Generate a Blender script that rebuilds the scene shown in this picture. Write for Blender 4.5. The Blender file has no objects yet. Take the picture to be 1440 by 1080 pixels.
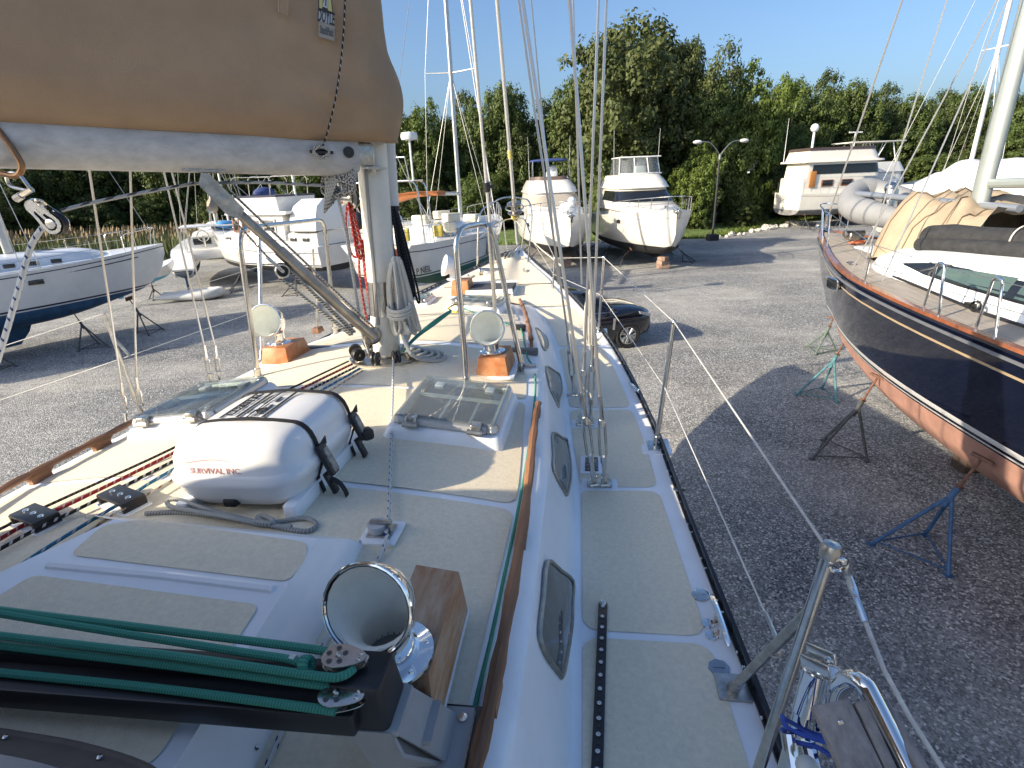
import bpy, math, random
from mathutils import Vector, Matrix, Quaternion
V = Vector; R = math.radians; PI = math.pi
rnd = random.Random(7)
scene = bpy.context.scene; COL = scene.collection

# ---------------------------------------------------------------- camera (recovered from the verticals and the horizon)
FPX, TH, RO, CZ = 760.0, R(20.7), R(2.3), 4.9
CF = V((0, math.cos(TH), -math.sin(TH))); U0 = V((0, math.sin(TH), math.cos(TH))); R0 = V((1, 0, 0))
CR = math.cos(RO)*R0 - math.sin(RO)*U0; CU = math.sin(RO)*R0 + math.cos(RO)*U0; CC = V((0, 0, CZ))
def ray(x, y): return CF + CR*((x-720)/FPX) - CU*((y-540)/FPX)
def P(x, y, z):
    d = ray(x, y); return CC + d*((z-CZ)/d.z)
def PY(x, y, Y):
    d = ray(x, y); return CC + d*(Y/d.y)
cd = bpy.data.cameras.new('camera'); cam = bpy.data.objects.new('camera', cd); COL.objects.link(cam)
cam.matrix_world = Matrix(((CR.x, CU.x, -CF.x, 0), (CR.y, CU.y, -CF.y, 0), (CR.z, CU.z, -CF.z, CZ), (0, 0, 0, 1)))
cd.sensor_fit = 'HORIZONTAL'; cd.sensor_width = 36; cd.lens = 36*FPX/1440; cd.clip_start = 0.02; cd.clip_end = 3000
scene.camera = cam

# ---------------------------------------------------------------- materials
def M(name, col, rough=.5, metal=0., var=0., scale=6., bump=0., bscale=None, coat=0., detail=4, col2=None, stretch=None, spec=None, uv=False, alpha=None):
    m = bpy.data.materials.new(name); m.use_nodes = True; nt = m.node_tree; b = nt.nodes['Principled BSDF']
    L = nt.links.new
    b.inputs['Base Color'].default_value = (*col, 1); b.inputs['Roughness'].default_value = rough; b.inputs['Metallic'].default_value = metal
    if coat: b.inputs['Coat Weight'].default_value = coat; b.inputs['Coat Roughness'].default_value = .05
    if spec is not None: b.inputs['Specular IOR Level'].default_value = spec
    if var or bump or col2:
        tc = nt.nodes.new('ShaderNodeTexCoord'); src = tc.outputs['UV' if uv else 'Object']
        if stretch:
            mp = nt.nodes.new('ShaderNodeMapping'); mp.inputs['Scale'].default_value = stretch; L(src, mp.inputs['Vector']); src = mp.outputs[0]
    if var or col2:
        n = nt.nodes.new('ShaderNodeTexNoise'); n.inputs['Scale'].default_value = scale; n.inputs['Detail'].default_value = detail; n.inputs['Roughness'].default_value = .65
        L(src, n.inputs['Vector'])
        r = nt.nodes.new('ShaderNodeValToRGB'); e = r.color_ramp.elements
        c1 = [c*(1-var) for c in col]; c2 = list(col2) if col2 else [min(1, c*(1+var)) for c in col]
        e[0].position = .34; e[1].position = .66
        e[0].color = (*c1, 1); e[1].color = (*c2, 1); L(n.outputs['Fac'], r.inputs['Fac']); L(r.outputs['Color'], b.inputs['Base Color'])
    if bump:
        n2 = nt.nodes.new('ShaderNodeTexNoise'); n2.inputs['Scale'].default_value = bscale or scale*3; n2.inputs['Detail'].default_value = 3
        L(src, n2.inputs['Vector']); bp = nt.nodes.new('ShaderNodeBump'); bp.inputs['Strength'].default_value = bump; bp.inputs['Distance'].default_value = .01
        L(n2.outputs['Fac'], bp.inputs['Height']); L(bp.outputs['Normal'], b.inputs['Normal'])
    return m
def glass_mat(name, col, rough=.05, mix=.5):
    m = bpy.data.materials.new(name); m.use_nodes = True; nt = m.node_tree; L = nt.links.new; b = nt.nodes['Principled BSDF']
    b.inputs['Base Color'].default_value = (*col, 1); b.inputs['Roughness'].default_value = rough; b.inputs['Coat Weight'].default_value = .6
    t = nt.nodes.new('ShaderNodeBsdfTransparent'); t.inputs['Color'].default_value = (.85, .9, .9, 1)
    x = nt.nodes.new('ShaderNodeMixShader'); x.inputs[0].default_value = mix
    L(b.outputs[0], x.inputs[1]); L(t.outputs[0], x.inputs[2]); L(x.outputs[0], nt.nodes['Material Output'].inputs['Surface'])
    return m
def rope_mat(name, base, fleck, every=.05, share=.35, rough=.85, twist=2.0):
    """braided rope: flecks run along the line (UV: u = metres along, v = turns round)"""
    m = bpy.data.materials.new(name); m.use_nodes = True; nt = m.node_tree; L = nt.links.new; b = nt.nodes['Principled BSDF']; b.inputs['Roughness'].default_value = rough
    b.inputs['Specular IOR Level'].default_value = .2
    tc = nt.nodes.new('ShaderNodeTexCoord'); sp = nt.nodes.new('ShaderNodeSeparateXYZ'); L(tc.outputs['UV'], sp.inputs[0])
    def mth(op, a, b_, c=None):
        n = nt.nodes.new('ShaderNodeMath'); n.operation = op
        for i, k in enumerate((a, b_, c)):
            if k is None: continue
            if isinstance(k, (int, float)): n.inputs[i].default_value = k
            else: L(k, n.inputs[i])
        return n.outputs[0]
    u = mth('DIVIDE', sp.outputs[0], every)
    f1 = mth('FRACT', mth('ADD', u, mth('MULTIPLY', sp.outputs[1], 1.0)), 0)
    f2 = mth('FRACT', mth('MULTIPLY', sp.outputs[1], twist), 0)
    k = mth('MULTIPLY', mth('LESS_THAN', f1, share), mth('LESS_THAN', f2, .55))
    mx = nt.nodes.new('ShaderNodeMix'); mx.data_type = 'RGBA'; mx.inputs[6].default_value = (*base, 1); mx.inputs[7].default_value = (*fleck, 1)
    L(k, mx.inputs[0]); L(mx.outputs[2], b.inputs['Base Color'])
    w = nt.nodes.new('ShaderNodeMath'); w.operation = 'SINE'; L(mth('MULTIPLY', mth('ADD', mth('MULTIPLY', sp.outputs[0], 330.), mth('MULTIPLY', sp.outputs[1], 3.)), 6.283), w.inputs[0])
    bp = nt.nodes.new('ShaderNodeBump'); bp.inputs['Strength'].default_value = .3; bp.inputs['Distance'].default_value = .002; L(w.outputs[0], bp.inputs['Height']); L(bp.outputs['Normal'], b.inputs['Normal'])
    return m

# ---------------------------------------------------------------- mesh builder
def spl(pts, n=8, closed=False):
    pts = [V(p) for p in pts]; out = []; N = len(pts)
    rng = N if closed else N-1
    for i in range(rng):
        if closed: a, b, c, d = pts[(i-1) % N], pts[i], pts[(i+1) % N], pts[(i+2) % N]
        else: a, b, c, d = pts[max(i-1, 0)], pts[i], pts[i+1], pts[min(i+2, N-1)]
        for k in range(n):
            t = k/n; t2 = t*t; t3 = t2*t
            out.append(.5*((2*b)+(c-a)*t+(2*a-5*b+4*c-d)*t2+(3*b-a-3*c+d)*t3))
    if not closed: out.append(pts[-1])
    return out
def arc_corner(pts, r, n=5, closed=False):
    """polyline with its corners rounded"""
    pts = [V(p) for p in pts]; N = len(pts); out = []
    for i in range(N):
        if not closed and i in (0, N-1): out.append(pts[i]); continue
        p, a, b = pts[i], pts[i-1], pts[(i+1) % N]
        la, lb = (a-p).length, (b-p).length; k = min(r, la*.45, lb*.45)
        q0 = p+(a-p)*(k/la); q1 = p+(b-p)*(k/lb)
        for j in range(n+1):
            t = j/n; out.append(q0*(1-t)**2+p*2*t*(1-t)+q1*t*t)
    return out
class MB:
    def __init__(s): s.v = []; s.f = []; s.m = []; s.uv = {}
    def add(s, vs, fs, mi=0):
        o = len(s.v); s.v += [V(p) for p in vs]
        for f in fs: s.f.append(tuple(i+o for i in f)); s.m.append(mi)
        return o
    def box(s, c, size, rot=None, mi=0, taper=1., bev=0.):
        x, y, z = [k/2 for k in size]; T = taper
        if bev: return s.rbox(c, size, bev, rot, mi, taper)
        vs = [(-x, -y, -z), (x, -y, -z), (x, y, -z), (-x, y, -z), (-x*T, -y*T, z), (x*T, -y*T, z), (x*T, y*T, z), (-x*T, y*T, z)]
        s.add(s._x(vs, c, rot), [(3, 2, 1, 0), (4, 5, 6, 7), (0, 1, 5, 4), (1, 2, 6, 5), (2, 3, 7, 6), (3, 0, 4, 7)], mi)
    def _x(s, vs, c, rot):
        c = V(c)
        return [(rot @ V(p) if rot is not None else V(p))+c for p in vs]
    def rbox(s, c, size, r, rot=None, mi=0, taper=1., n=3):
        """box with rounded vertical corners and softened top and bottom edges"""
        x, y, z = [k/2 for k in size]; r = min(r, x*.98, y*.98, z*.98); rings = []
        def outline(inset, zz, T=1.):
            o = []; rr = max(r-inset, .0005)
            for sx, sy, a0 in ((1, 1, 0), (-1, 1, 90), (-1, -1, 180), (1, -1, 270)):
                for k in range(n+1):
                    a = R(a0+90*k/n); o.append(((sx*(x-r)+rr*math.cos(a))*T, (sy*(y-r)+rr*math.sin(a))*T, zz))
            return o
        e = r*.5
        prof = [(e, -z), (e*.3, -z+e*.3), (0, -z+e), (0, z-e), (e*.3, z-e*.3), (e, z)]
        for ins, zz in prof:
            T = 1+(taper-1)*(zz+z)/(2*z); rings.append(s._x(outline(ins, zz, T), c, rot))
        s.loft(rings, mi=mi, cap=(1, 1))
    def loft(s, rings, mi=0, closed=True, cap=(0, 0), uvs=None):
        n = len(rings[0]); o = len(s.v)
        for r in rings: s.v += [V(p) for p in r]
        for i in range(len(rings)-1):
            for j in range(n if closed else n-1):
                k = (j+1) % n; f = (o+i*n+j, o+i*n+k, o+(i+1)*n+k, o+(i+1)*n+j)
                if uvs:
                    a, b = uvs[i], uvs[i+1]; s.uv[len(s.f)] = ((a, j/n), (a, (j+1)/n), (b, (j+1)/n), (b, j/n))
                s.f.append(f); s.m.append(mi)
        if cap[0]: s.f.append(tuple(o+j for j in range(n))[::-1]); s.m.append(mi)
        if cap[1]: s.f.append(tuple(o+(len(rings)-1)*n+j for j in range(n))); s.m.append(mi)
    def tube(s, pts, r, n=8, mi=0, closed=False, cap=True, flat=1., up=None):
        pts = [V(p) for p in pts]; N = len(pts)
        rs = r if isinstance(r, (list, tuple)) else [r]*N
        tan = []
        for i in range(N):
            if closed: t = pts[(i+1) % N]-pts[i-1]
            else: t = pts[min(i+1, N-1)]-pts[max(i-1, 0)]
            tan.append(t.normalized() if t.length > 1e-9 else V((0, 0, 1)))
        u = V(up) if up is not None else (V((0, 0, 1)) if abs(tan[0].z) < .9 else V((1, 0, 0)))
        nx = (u-tan[0]*u.dot(tan[0])).normalized(); rings = []; L = [0.]
        for i in range(N):
            if up is not None: nx = (u-tan[i]*u.dot(tan[i])).normalized()
            elif i:
                q = tan[i-1].rotation_difference(tan[i]); nx = q @ nx; nx = (nx-tan[i]*nx.dot(tan[i])).normalized()
            by = tan[i].cross(nx)
            rings.append([pts[i]+nx*(rs[i]*flat*math.cos(2*PI*k/n))+by*(rs[i]*math.sin(2*PI*k/n)) for k in range(n)])
            if i: L.append(L[-1]+(pts[i]-pts[i-1]).length)
        if closed: rings.append(rings[0][:]); L.append(L[-1]+(pts[0]-pts[-1]).length); cap = False
        s.loft(rings, mi, True, (cap, cap), L)
    def cyl(s, a, b, r, r2=None, n=12, mi=0): s.tube([a, b], [r, r if r2 is None else r2], n, mi)
    def lathe(s, prof, c=(0, 0, 0), ax=(0, 0, 1), n=20, mi=0, cap=(0, 0)):
        q = V((0, 0, 1)).rotation_difference(V(ax).normalized()); c = V(c)
        s.loft([[q @ V((r*math.cos(2*PI*k/n), r*math.sin(2*PI*k/n), z))+c for k in range(n)] for r, z in prof], mi, True, cap)
    def ball(s, c, r, n=12, mi=0, sc=(1, 1, 1), rot=None):
        rings = []
        for i in range(n//2+1):
            a = -PI/2+PI*i/(n//2); a = max(-PI/2+.02, min(PI/2-.02, a))
            rings.append(s._x([(r*sc[0]*math.cos(a)*math.cos(2*PI*k/n), r*sc[1]*math.cos(a)*math.sin(2*PI*k/n), r*sc[2]*math.sin(a)) for k in range(n)], c, rot))
        s.loft(rings, mi, True, (1, 1))
    def torus(s, c, ra, rb, ax=(0, 0, 1), n=20, m=8, mi=0, sc=(1, 1)):
        q = V((0, 0, 1)).rotation_difference(V(ax).normalized())
        s.tube([q @ V((ra*sc[0]*math.cos(2*PI*k/n), ra*sc[1]*math.sin(2*PI*k/n), 0))+V(c) for k in range(n)], rb, m, mi, True)
    def prism(s, poly, d, mi=0):
        """polygon (3-D points in order) thickened along vector d"""
        d = V(d); n = len(poly); a = [V(p) for p in poly]; b = [p+d for p in a]
        s.add(a+b, [tuple(range(n))[::-1], tuple(range(n, 2*n))]+[(i, (i+1) % n, n+(i+1) % n, n+i) for i in range(n)], mi)
    def grid(s, rows, mi=0): s.loft(rows, mi, False)
    def quad(s, a, b, c, d, mi=0): s.add([a, b, c, d], [(0, 1, 2, 3)], mi)
    def mesh(s, name, mats, smooth=35, minv=None):
        me = bpy.data.meshes.new(name)
        vs = [minv @ p for p in s.v] if minv is not None else s.v
        me.from_pydata([tuple(p) for p in vs], [], s.f)
        mats = mats if isinstance(mats, (list, tuple)) else [mats]
        for m in mats: me.materials.append(m)
        if len(mats) > 1: me.polygons.foreach_set('material_index', s.m)
        if s.uv:
            ul = me.uv_layers.new(name='UVMap'); buf = [0.]*(2*len(me.loops))
            for p in me.polygons:
                k = s.uv.get(p.index)
                if k:
                    for i, li in enumerate(p.loop_indices): buf[2*li], buf[2*li+1] = k[i]
            ul.data.foreach_set('uv', buf)
        if smooth:
            me.polygons.foreach_set('use_smooth', [True]*len(me.polygons)); me.set_sharp_from_angle(angle=R(smooth))
        me.update(); return me
    def build(s, name, mats, parent=None, label=None, cat=None, group=None, kind=None, smooth=35, local=False):
        """link as ONE object; vertices are in world space unless local"""
        minv = None
        if parent is not None and not local:
            r = parent
            while r.parent is not None: r = r.parent
            minv = MW[r.name].inverted()
        loc = None
        if parent is None and not local and s.v:
            lo = V([min(p[i] for p in s.v) for i in range(3)]); hi = V([max(p[i] for p in s.v) for i in range(3)])
            loc = V(((lo.x+hi.x)/2, (lo.y+hi.y)/2, lo.z)); minv = Matrix.Translation(-loc)
        o = bpy.data.objects.new(name, s.mesh(name, mats, smooth, minv)); COL.objects.link(o)
        if parent is not None: o.parent = parent
        elif loc is not None: o.location = loc
        if parent is None: MW[o.name] = Matrix.Translation(loc) if loc is not None else Matrix.Identity(4)
        return tag(o, label, cat, group, kind)
MW = {}
def tag(o, label=None, cat=None, group=None, kind=None):
    if label: o['label'] = label
    if cat: o['category'] = cat
    if group: o['group'] = group
    if kind: o['kind'] = kind
    return o
def thing(name, label, cat, loc=(0, 0, 0), rz=0., group=None, tilt=None):
    o = bpy.data.objects.new(name, None); COL.objects.link(o); o.empty_display_size = .1
    m = Matrix.Translation(V(loc)) @ Matrix.Rotation(rz, 4, 'Z')
    if tilt is not None: m = m @ tilt
    o.matrix_world = m; MW[o.name] = m
    return tag(o, label, cat, group)
def dup(o, loc, rz=0., label=None, scale=None, sub=True):
    """a copy of a thing with copies of its parts and sub-parts"""
    r = o.copy(); COL.objects.link(r); m = Matrix.Translation(V(loc)) @ Matrix.Rotation(rz, 4, 'Z')
    if scale: m = m @ Matrix.Diagonal((*scale, 1)) if isinstance(scale, tuple) else m @ Matrix.Scale(scale, 4)
    r.matrix_world = m; MW[r.name] = m
    if label: r['label'] = label
    def rec(a, b):
        for ch in list(a.children):
            if ch.name.split('.')[0] == 'skip': continue
            c = ch.copy(); COL.objects.link(c); c.parent = b; rec(ch, c)
    rec(o, r); return r
def lerp(tab, x):
    if x <= tab[0][0]: return tab[0][1]
    for (a, b), (c, d) in zip(tab, tab[1:]):
        if x <= c: return b+(d-b)*(x-a)/(c-a)
    return tab[-1][1]
def slerp(tab, x):
    """smooth (Catmull-Rom like) interpolation of a table"""
    n = len(tab)
    if x <= tab[0][0]: return tab[0][1]
    if x >= tab[-1][0]: return tab[-1][1]
    for i in range(n-1):
        x0, y0 = tab[i]; x1, y1 = tab[i+1]
        if x <= x1:
            m = lambda k: (tab[min(k+1, n-1)][1]-tab[max(k-1, 0)][1])/(tab[min(k+1, n-1)][0]-tab[max(k-1, 0)][0])
            h = x1-x0; t = (x-x0)/h; a, b = m(i)*h, m(i+1)*h
            return (2*t**3-3*t*t+1)*y0+(t**3-2*t*t+t)*a+(-2*t**3+3*t*t)*y1+(t**3-t*t)*b
def text_obj(txt, size, mat, parent, M4, name='lettering', ext=.0008, bold=False, sx=1.):
    """lettering as a real thin mesh, laid with matrix M4 (local x = reading direction, local z = out of the surface)"""
    cu = bpy.data.curves.new('lettering', 'FONT'); cu.body = txt; cu.size = size; cu.extrude = ext; cu.align_x = 'CENTER'; cu.align_y = 'CENTER'; cu.resolution_u = 2
    if bold: cu.offset = size*.018
    t = bpy.data.objects.new('tmp', cu); COL.objects.link(t)
    dg = bpy.context.evaluated_depsgraph_get(); me = bpy.data.meshes.new_from_object(t.evaluated_get(dg)); bpy.data.objects.remove(t)
    r = parent
    while r.parent is not None: r = r.parent
    me.transform(MW[r.name].inverted() @ M4 @ Matrix.Diagonal((sx, 1, 1, 1))); me.materials.clear(); me.materials.append(mat)
    o = bpy.data.objects.new(name, me); COL.objects.link(o); o.parent = parent; return o
def frame(o, x, y, z=None):
    """matrix from an origin and two axes"""
    x = V(x).normalized(); y = V(y); y = (y-x*y.dot(x)).normalized(); z = x.cross(y)
    return Matrix(((x.x, y.x, z.x, o[0]), (x.y, y.y, z.y, o[1]), (x.z, y.z, z.z, o[2]), (0, 0, 0, 1)))
def rotM(x, y): return frame((0, 0, 0), x, y).to_3x3()

# shared materials
white = M('gelcoat_white', (.74, .76, .77), .28, var=.05, scale=3, coat=.25)
dirtywhite = M('gelcoat_weathered', (.62, .6, .54), .42, var=.12, scale=2.5, detail=8)
cream = M('gelcoat_cream', (.72, .66, .5), .3, var=.05, scale=2, coat=.2)
steel = M('stainless', (.62, .61, .58), .2, 1, var=.12, scale=30)
chrome = M('chrome', (.8, .8, .79), .07, 1)
steel_dull = M('stainless_dull', (.5, .48, .44), .34, 1, var=.25, scale=25)
alu = M('aluminium', (.58, .57, .54), .42, .75, var=.12, scale=9, bump=.05, stretch=(.3, .3, 2))
black = M('black_plastic', (.018, .018, .02), .4)
blackrub = M('black_rubber', (.02, .02, .022), .75, var=.2, scale=20)
blackglass = M('dark_glass', (.012, .014, .016), .06, spec=.8)
navy = M('navy_paint', (.004, .006, .018), .06, spec=.55)
# ================================================================ the sailboat the picture is taken from
HD = R(8.5); OB = V((-1.35, 0, 0)); AX = V((math.sin(HD), math.cos(HD), 0)); BX = V((math.cos(HD), -math.sin(HD), 0)); HEEL = -.025
RAIL = [(-5, 1.2), (-3, 1.62), (-1, 1.86), (.5, 1.9), (1.35, 1.88), (2.5, 1.81), (3.5, 1.75), (4.95, 1.58), (6.2, 1.33), (7.2, 1.08), (8.2, .81), (9.3, .46), (10.2, .2), (10.75, .03)]
TOPW = [(-5, 1.1), (1.9, 1.17), (2.68, 1.12), (3.28, 1.07), (4.59, .89), (5.53, .70), (6.3, .55), (6.8, .45)]
BOTW = [(-5, 1.2), (-1, 1.3), (2.49, 1.28), (3.44, 1.2), (4.19, 1.14), (5.75, .92), (6.8, .6)]
def zdk(s): return 3.285+.0032*max(0, s)**2
def zed(s): return lerp([(4.2, 3.705), (5.53, 3.63), (6.3, 3.54), (6.8, zdk(6.8)+.005), (11, zdk(11)+.005)], s)
def CROWN(s): return lerp([(4.5, .1), (6.8, .06)], s)
def ZS(s, t):
    a = abs(t); w, b = slerp(TOPW, s), slerp(BOTW, s)
    if a <= w: return zed(s)+CROWN(s)*(1-(a/w)**2)
    if a <= b: k = (a-w)/max(b-w, 1e-4); return zed(s)+(zdk(s)-zed(s))*k-HEEL*t*k
    return zdk(s)-HEEL*t
def BW(s, t, dz=0., z=None): 
    p = OB+AX*s+BX*t; p.z = (ZS(s, t) if z is None else z)+dz; return p
def BD(s, t, dz=0.): p = OB+AX*s+BX*t; p.z = zdk(s)-HEEL*t+dz; return p
def st(p): d = V((p[0], p[1], 0))-OB; return d.dot(AX), d.dot(BX)
def SURF(px, py, dz=0., deck=False):
    """point of the deck (deck=True) or of the coachroof under a pixel"""
    z = 3.6
    for i in range(60):
        p = P(px, py, z); s, t = st(p)
        zz = (zdk(s)-HEEL*t if deck else zed(s)+CROWN(s)*(1-min(1, abs(t)/slerp(TOPW, s))**2))+dz
        z = z*.5+zz*.5
    return P(px, py, z)
def SR(px, py, dz=0.): return SURF(px, py, dz)
def SD(px, py, dz=0.): return SURF(px, py, dz, True)
def UPZ(p, px, py):
    """point straight above/below p (same distance forward) under a pixel"""
    return PY(px, py, p.y)
BF = rotM(BX-V((0, 0, HEEL)), AX)          # axes: x starboard, y forward, z up out of the heeled deck
UPB = BF @ V((0, 0, 1))
def BFT(s, t):
    k = (ZS(s, t+.05)-ZS(s, t-.05))/.1; j = (ZS(s+.05, t)-ZS(s-.05, t))/.1
    return rotM(BX+V((0, 0, k)), AX+V((0, 0, j)))

gel_deck = M('deck_gelcoat', (.83, .85, .87), .35, var=.04, scale=4, coat=.15)
nonskid = M('deck_nonskid', (.79, .7, .53), .85, var=.07, scale=55, bump=.35, bscale=300, detail=6)
teak = M('weathered_teak', (.24, .115, .055), .6, var=.45, scale=14, stretch=(1, .12, 1), bump=.25, bscale=40)
teak_orange = M('varnished_teak_peeling', (.42, .12, .025), .5, var=0, col2=(.5, .27, .13), scale=11, bump=.15, detail=10)
teak_bare = M('bare_grey_teak', (.31, .135, .05), .75, col2=(.45, .35, .25), scale=13, stretch=(2.2, .5, 2), bump=.3, detail=11)
vent_white = M('vent_inside_white', (.82, .84, .8), .5, var=.05, scale=20)
mastwhite = M('mast_paint', (.74, .71, .62), .38, var=.06, scale=5)
boompaint = M('boom_paint_chalky', (.48, .475, .46), .55, var=.16, scale=7, stretch=(1.6, 1.6, 3), detail=9)
wire = M('wire_rope', (.52, .51, .49), .3, .9)
wirewhite = M('coated_lifeline', (.5, .5, .48), .45, var=.15, scale=30)
smoke = glass_mat('smoked_acrylic', (.13, .135, .14), .05, .3)
clear = glass_mat('clear_acrylic', (.26, .28, .29), .04, .66)
hole_dark = M('dark_inside', (.05, .053, .06), .8)
greyplast = M('grey_casting', (.33, .33, .33), .5, var=.05, scale=12)
vinyl = M('brown_canvas', (.16, .125, .1), .6, var=.1, scale=20)

own = thing('sailboat', 'sailboat under the camera with cream deck, cowl vents and cream mast, seen from its cockpit', 'sailboat', (OB.x, OB.y, 0), -HD)

# ---- hull and keel
mb = MB(); rings = []
ss = [-4.6, -4.2, -3.5, -2.5, -1, .5, 2, 3.5, 5, 6.5, 8, 9.2, 10, 10.5, 10.75]
for s in ss:
    r = slerp(RAIL, s); k = max(0, min(1, (10.3-s)/6)); dz = zdk(s)-.03
    wl = r*lerp([(-4.6, .35), (-3, .8), (0, .97), (4, .9), (8, .62), (10, .25), (10.75, .2)], s); bot = lerp([(-4.6, 2.1), (-3, 1.6), (0, 1.25), (6, 1.3), (8, 1.75), (9.6, 2.4), (10.75, 3.3)], s)
    half = [(r, dz), (r*.99, dz-.3), (wl*.6+r*.4, dz*.45+bot*.55), (wl*.9, bot+(dz-bot)*.28), (wl*.55, bot+(dz-bot)*.08), (.02, bot)]
    rings.append([BD(s, t)*1 if False else V((*(OB+AX*s+BX*t).xy, z-HEEL*t)) for t, z in half]+[V((*(OB+AX*s+BX*-t).xy, z+HEEL*t)) for t, z in half[::-1][1:]])
mb.grid(rings); mb.prism([BW(-4.6, t, z=z) for t, z in ((1.3, 3.3), (.9, 2.6), (0, 2.1), (-.9, 2.6), (-1.3, 3.35))], AX*.02)
hullm = M('hull_white', (.7, .71, .7), .25, var=.05, scale=2, coat=.3)
mb.build('hull', hullm, own)
mb = MB(); kr = []
for z, a, b, w in ((1.35, -1.8, 3.4, .24), (.8, -1.3, 2.9, .2), (.3, -1., 2.4, .17)):
    kr.append([BW(s, t, z=z) for s, t in ((a, 0), (a+.8, w), (b-.9, w), (b, 0), (b-.9, -w), (a+.8, -w))])
mb.loft(kr, cap=(1, 1)); mb.build('keel', M('antifouling_dark', (.05, .04, .045), .8), own)

# ---- deck: side decks and coachroof as one moulding, with cream non-skid panels laid on it
mb = MB(); rows = []
s = -4.6; sl = []
while s < 10.75: sl.append(s); s += .12
sl.append(10.75)
for s in sl:
    r = slerp(RAIL, s); w, b = slerp(TOPW, s), slerp(BOTW, s)
    if s > 6.8: w, b = r*.34, r*.5
    b = min(b, r*.8); w = min(w, b*.9); h = zed(s)-zdk(s) if s < 6.8 else .004; zc = zdk(s); CR_ = CROWN(s)
    half = [(r, zc), (r-.05, zc+.0005), (b+.03, zc), (b, zc+.012), (w+(b-w)*.22, zc+h*.82), (w+.012, zc+h*.95), (w-.02, zc+h), (w-.06, zc+h+CR_*.11), (w*.8, zc+h+CR_*.36), (w*.66, zc+h+CR_*.5644), (w*.33, zc+h+CR_*.8911), (0, zc+h+CR_)]; half[-6] = (w-.02, zc+h+CR_*.03)
    if s > 6.8: half = [(t, z if z < zc+.005 or True else z) for t, z in half]
    hk = lambda i: HEEL if i < 4 or s > 6.8 else 0.
    row = [V((*(OB+AX*s+BX*t).xy, z-hk(i)*t)) for i, (t, z) in enumerate(half)]+[V((*(OB+AX*s-BX*t).xy, z+hk(i)*t)) for i, (t, z) in list(enumerate(half))[::-1][1:]]
    rows.append(row[::-1])
mb.grid(rows, 0)
def panel(s0, s1, f0, f1, r=.05, dz=.0035, n=10):
    N = max(4, int((s1-s0)/.06)); rr = []
    for i in range(N+1):
        # ease rows towards the ends so the corners round off
        u = .5-.5*math.cos(PI*i/N); s = s0+(s1-s0)*u; e = min(s-s0, s1-s); ins = r-math.sqrt(max(0, r*r-(r-e)**2)) if e < r else 0
        a, b = f0(s)+ins, f1(s)-ins
        rr.append([BW(s, a+(b-a)*j/n, dz+(.062 if s > 6.8 and False else 0)) for j in range(n+1)][::-1])
    mb.grid(rr, 1)
def ZS2(s, t): return ZS(s, t)
rw = lambda k: (lambda s: slerp(TOPW, s)*k)
for a, b in ((-3, .2), (.25, 1.93), (1.97, 2.98), (3.02, 3.86), (3.96, 4.98), (5.02, 6.1)):
    panel(a, b, lambda s: -slerp(TOPW, s)+.1, lambda s: slerp(TOPW, s)-.105, .05, n=16)
for sg in (1, -1):
    for a, b in ((-3, 1.73), (1.765, 2.71), (2.745, 3.73), (3.765, 5.1), (5.135, 6.55)):
        f0, f1 = (lambda s: slerp(BOTW, s)+.035), (lambda s: slerp(RAIL, s)-.085)
        if sg > 0: panel(a, b, f0, f1, .06)
        else: panel(a, b, lambda s: -f1(s), lambda s: -f0(s), .06)
# foredeck crown is flat enough: panels ride 6 mm over it
_ZS = ZS
def ZSf(s, t): 
    r = slerp(RAIL, s); a = abs(t)
    z = zdk(s)-HEEL*t
    return z+.064*max(0, 1-(a/(r*.34))**2) if a < r*.34 else z
ZS = lambda s, t: _ZS(s, t) if s < 6.8 else ZSf(s, t)+.012
panel(6.62, 7.75, lambda s: -slerp(RAIL, s)+.12, lambda s: slerp(RAIL, s)-.12, .06, .012, 16)
panel(7.8, 9.9, lambda s: -slerp(RAIL, s)+.1, lambda s: slerp(RAIL, s)-.1, .05, .012, 16)
mb.build('deck', [gel_deck, nonskid], own)

# ---- toe rails: black slotted rail bolted along each deck edge
toe = M('black_toe_rail', (.02, .021, .025), .35, .3)
for sg in (1, -1):
    mb = MB(); s = -3.5
    while s < 10.3:
        q = rotM((BD(s+.06, sg*slerp(RAIL, s+.06))-BD(s, sg*slerp(RAIL, s))), (0, 0, 1))
        c = BD(s+.03, sg*(slerp(RAIL, s+.03)+.008)); mb.box(c+V((0, 0, .008)), (.0605, .01, .03), q)
        if int(s*16.6) % 2: mb.box(c+V((0, 0, .026)), (.034, .026, .012), q)
        mb.box(c+V((0, 0, .04)), (.0605, .014, .014), q); mb.box(c+BX*(sg*.012)+V((0, 0, -.03)), (.0605, .07, .02), q)
        if int(s*8.3) % 2: mb.ball(c+V((0, 0, .015))-BX*(sg*.014), .007, 6, 1)
        s += .06
    mb.build('toe_rail', [toe, steel], own)

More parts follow.
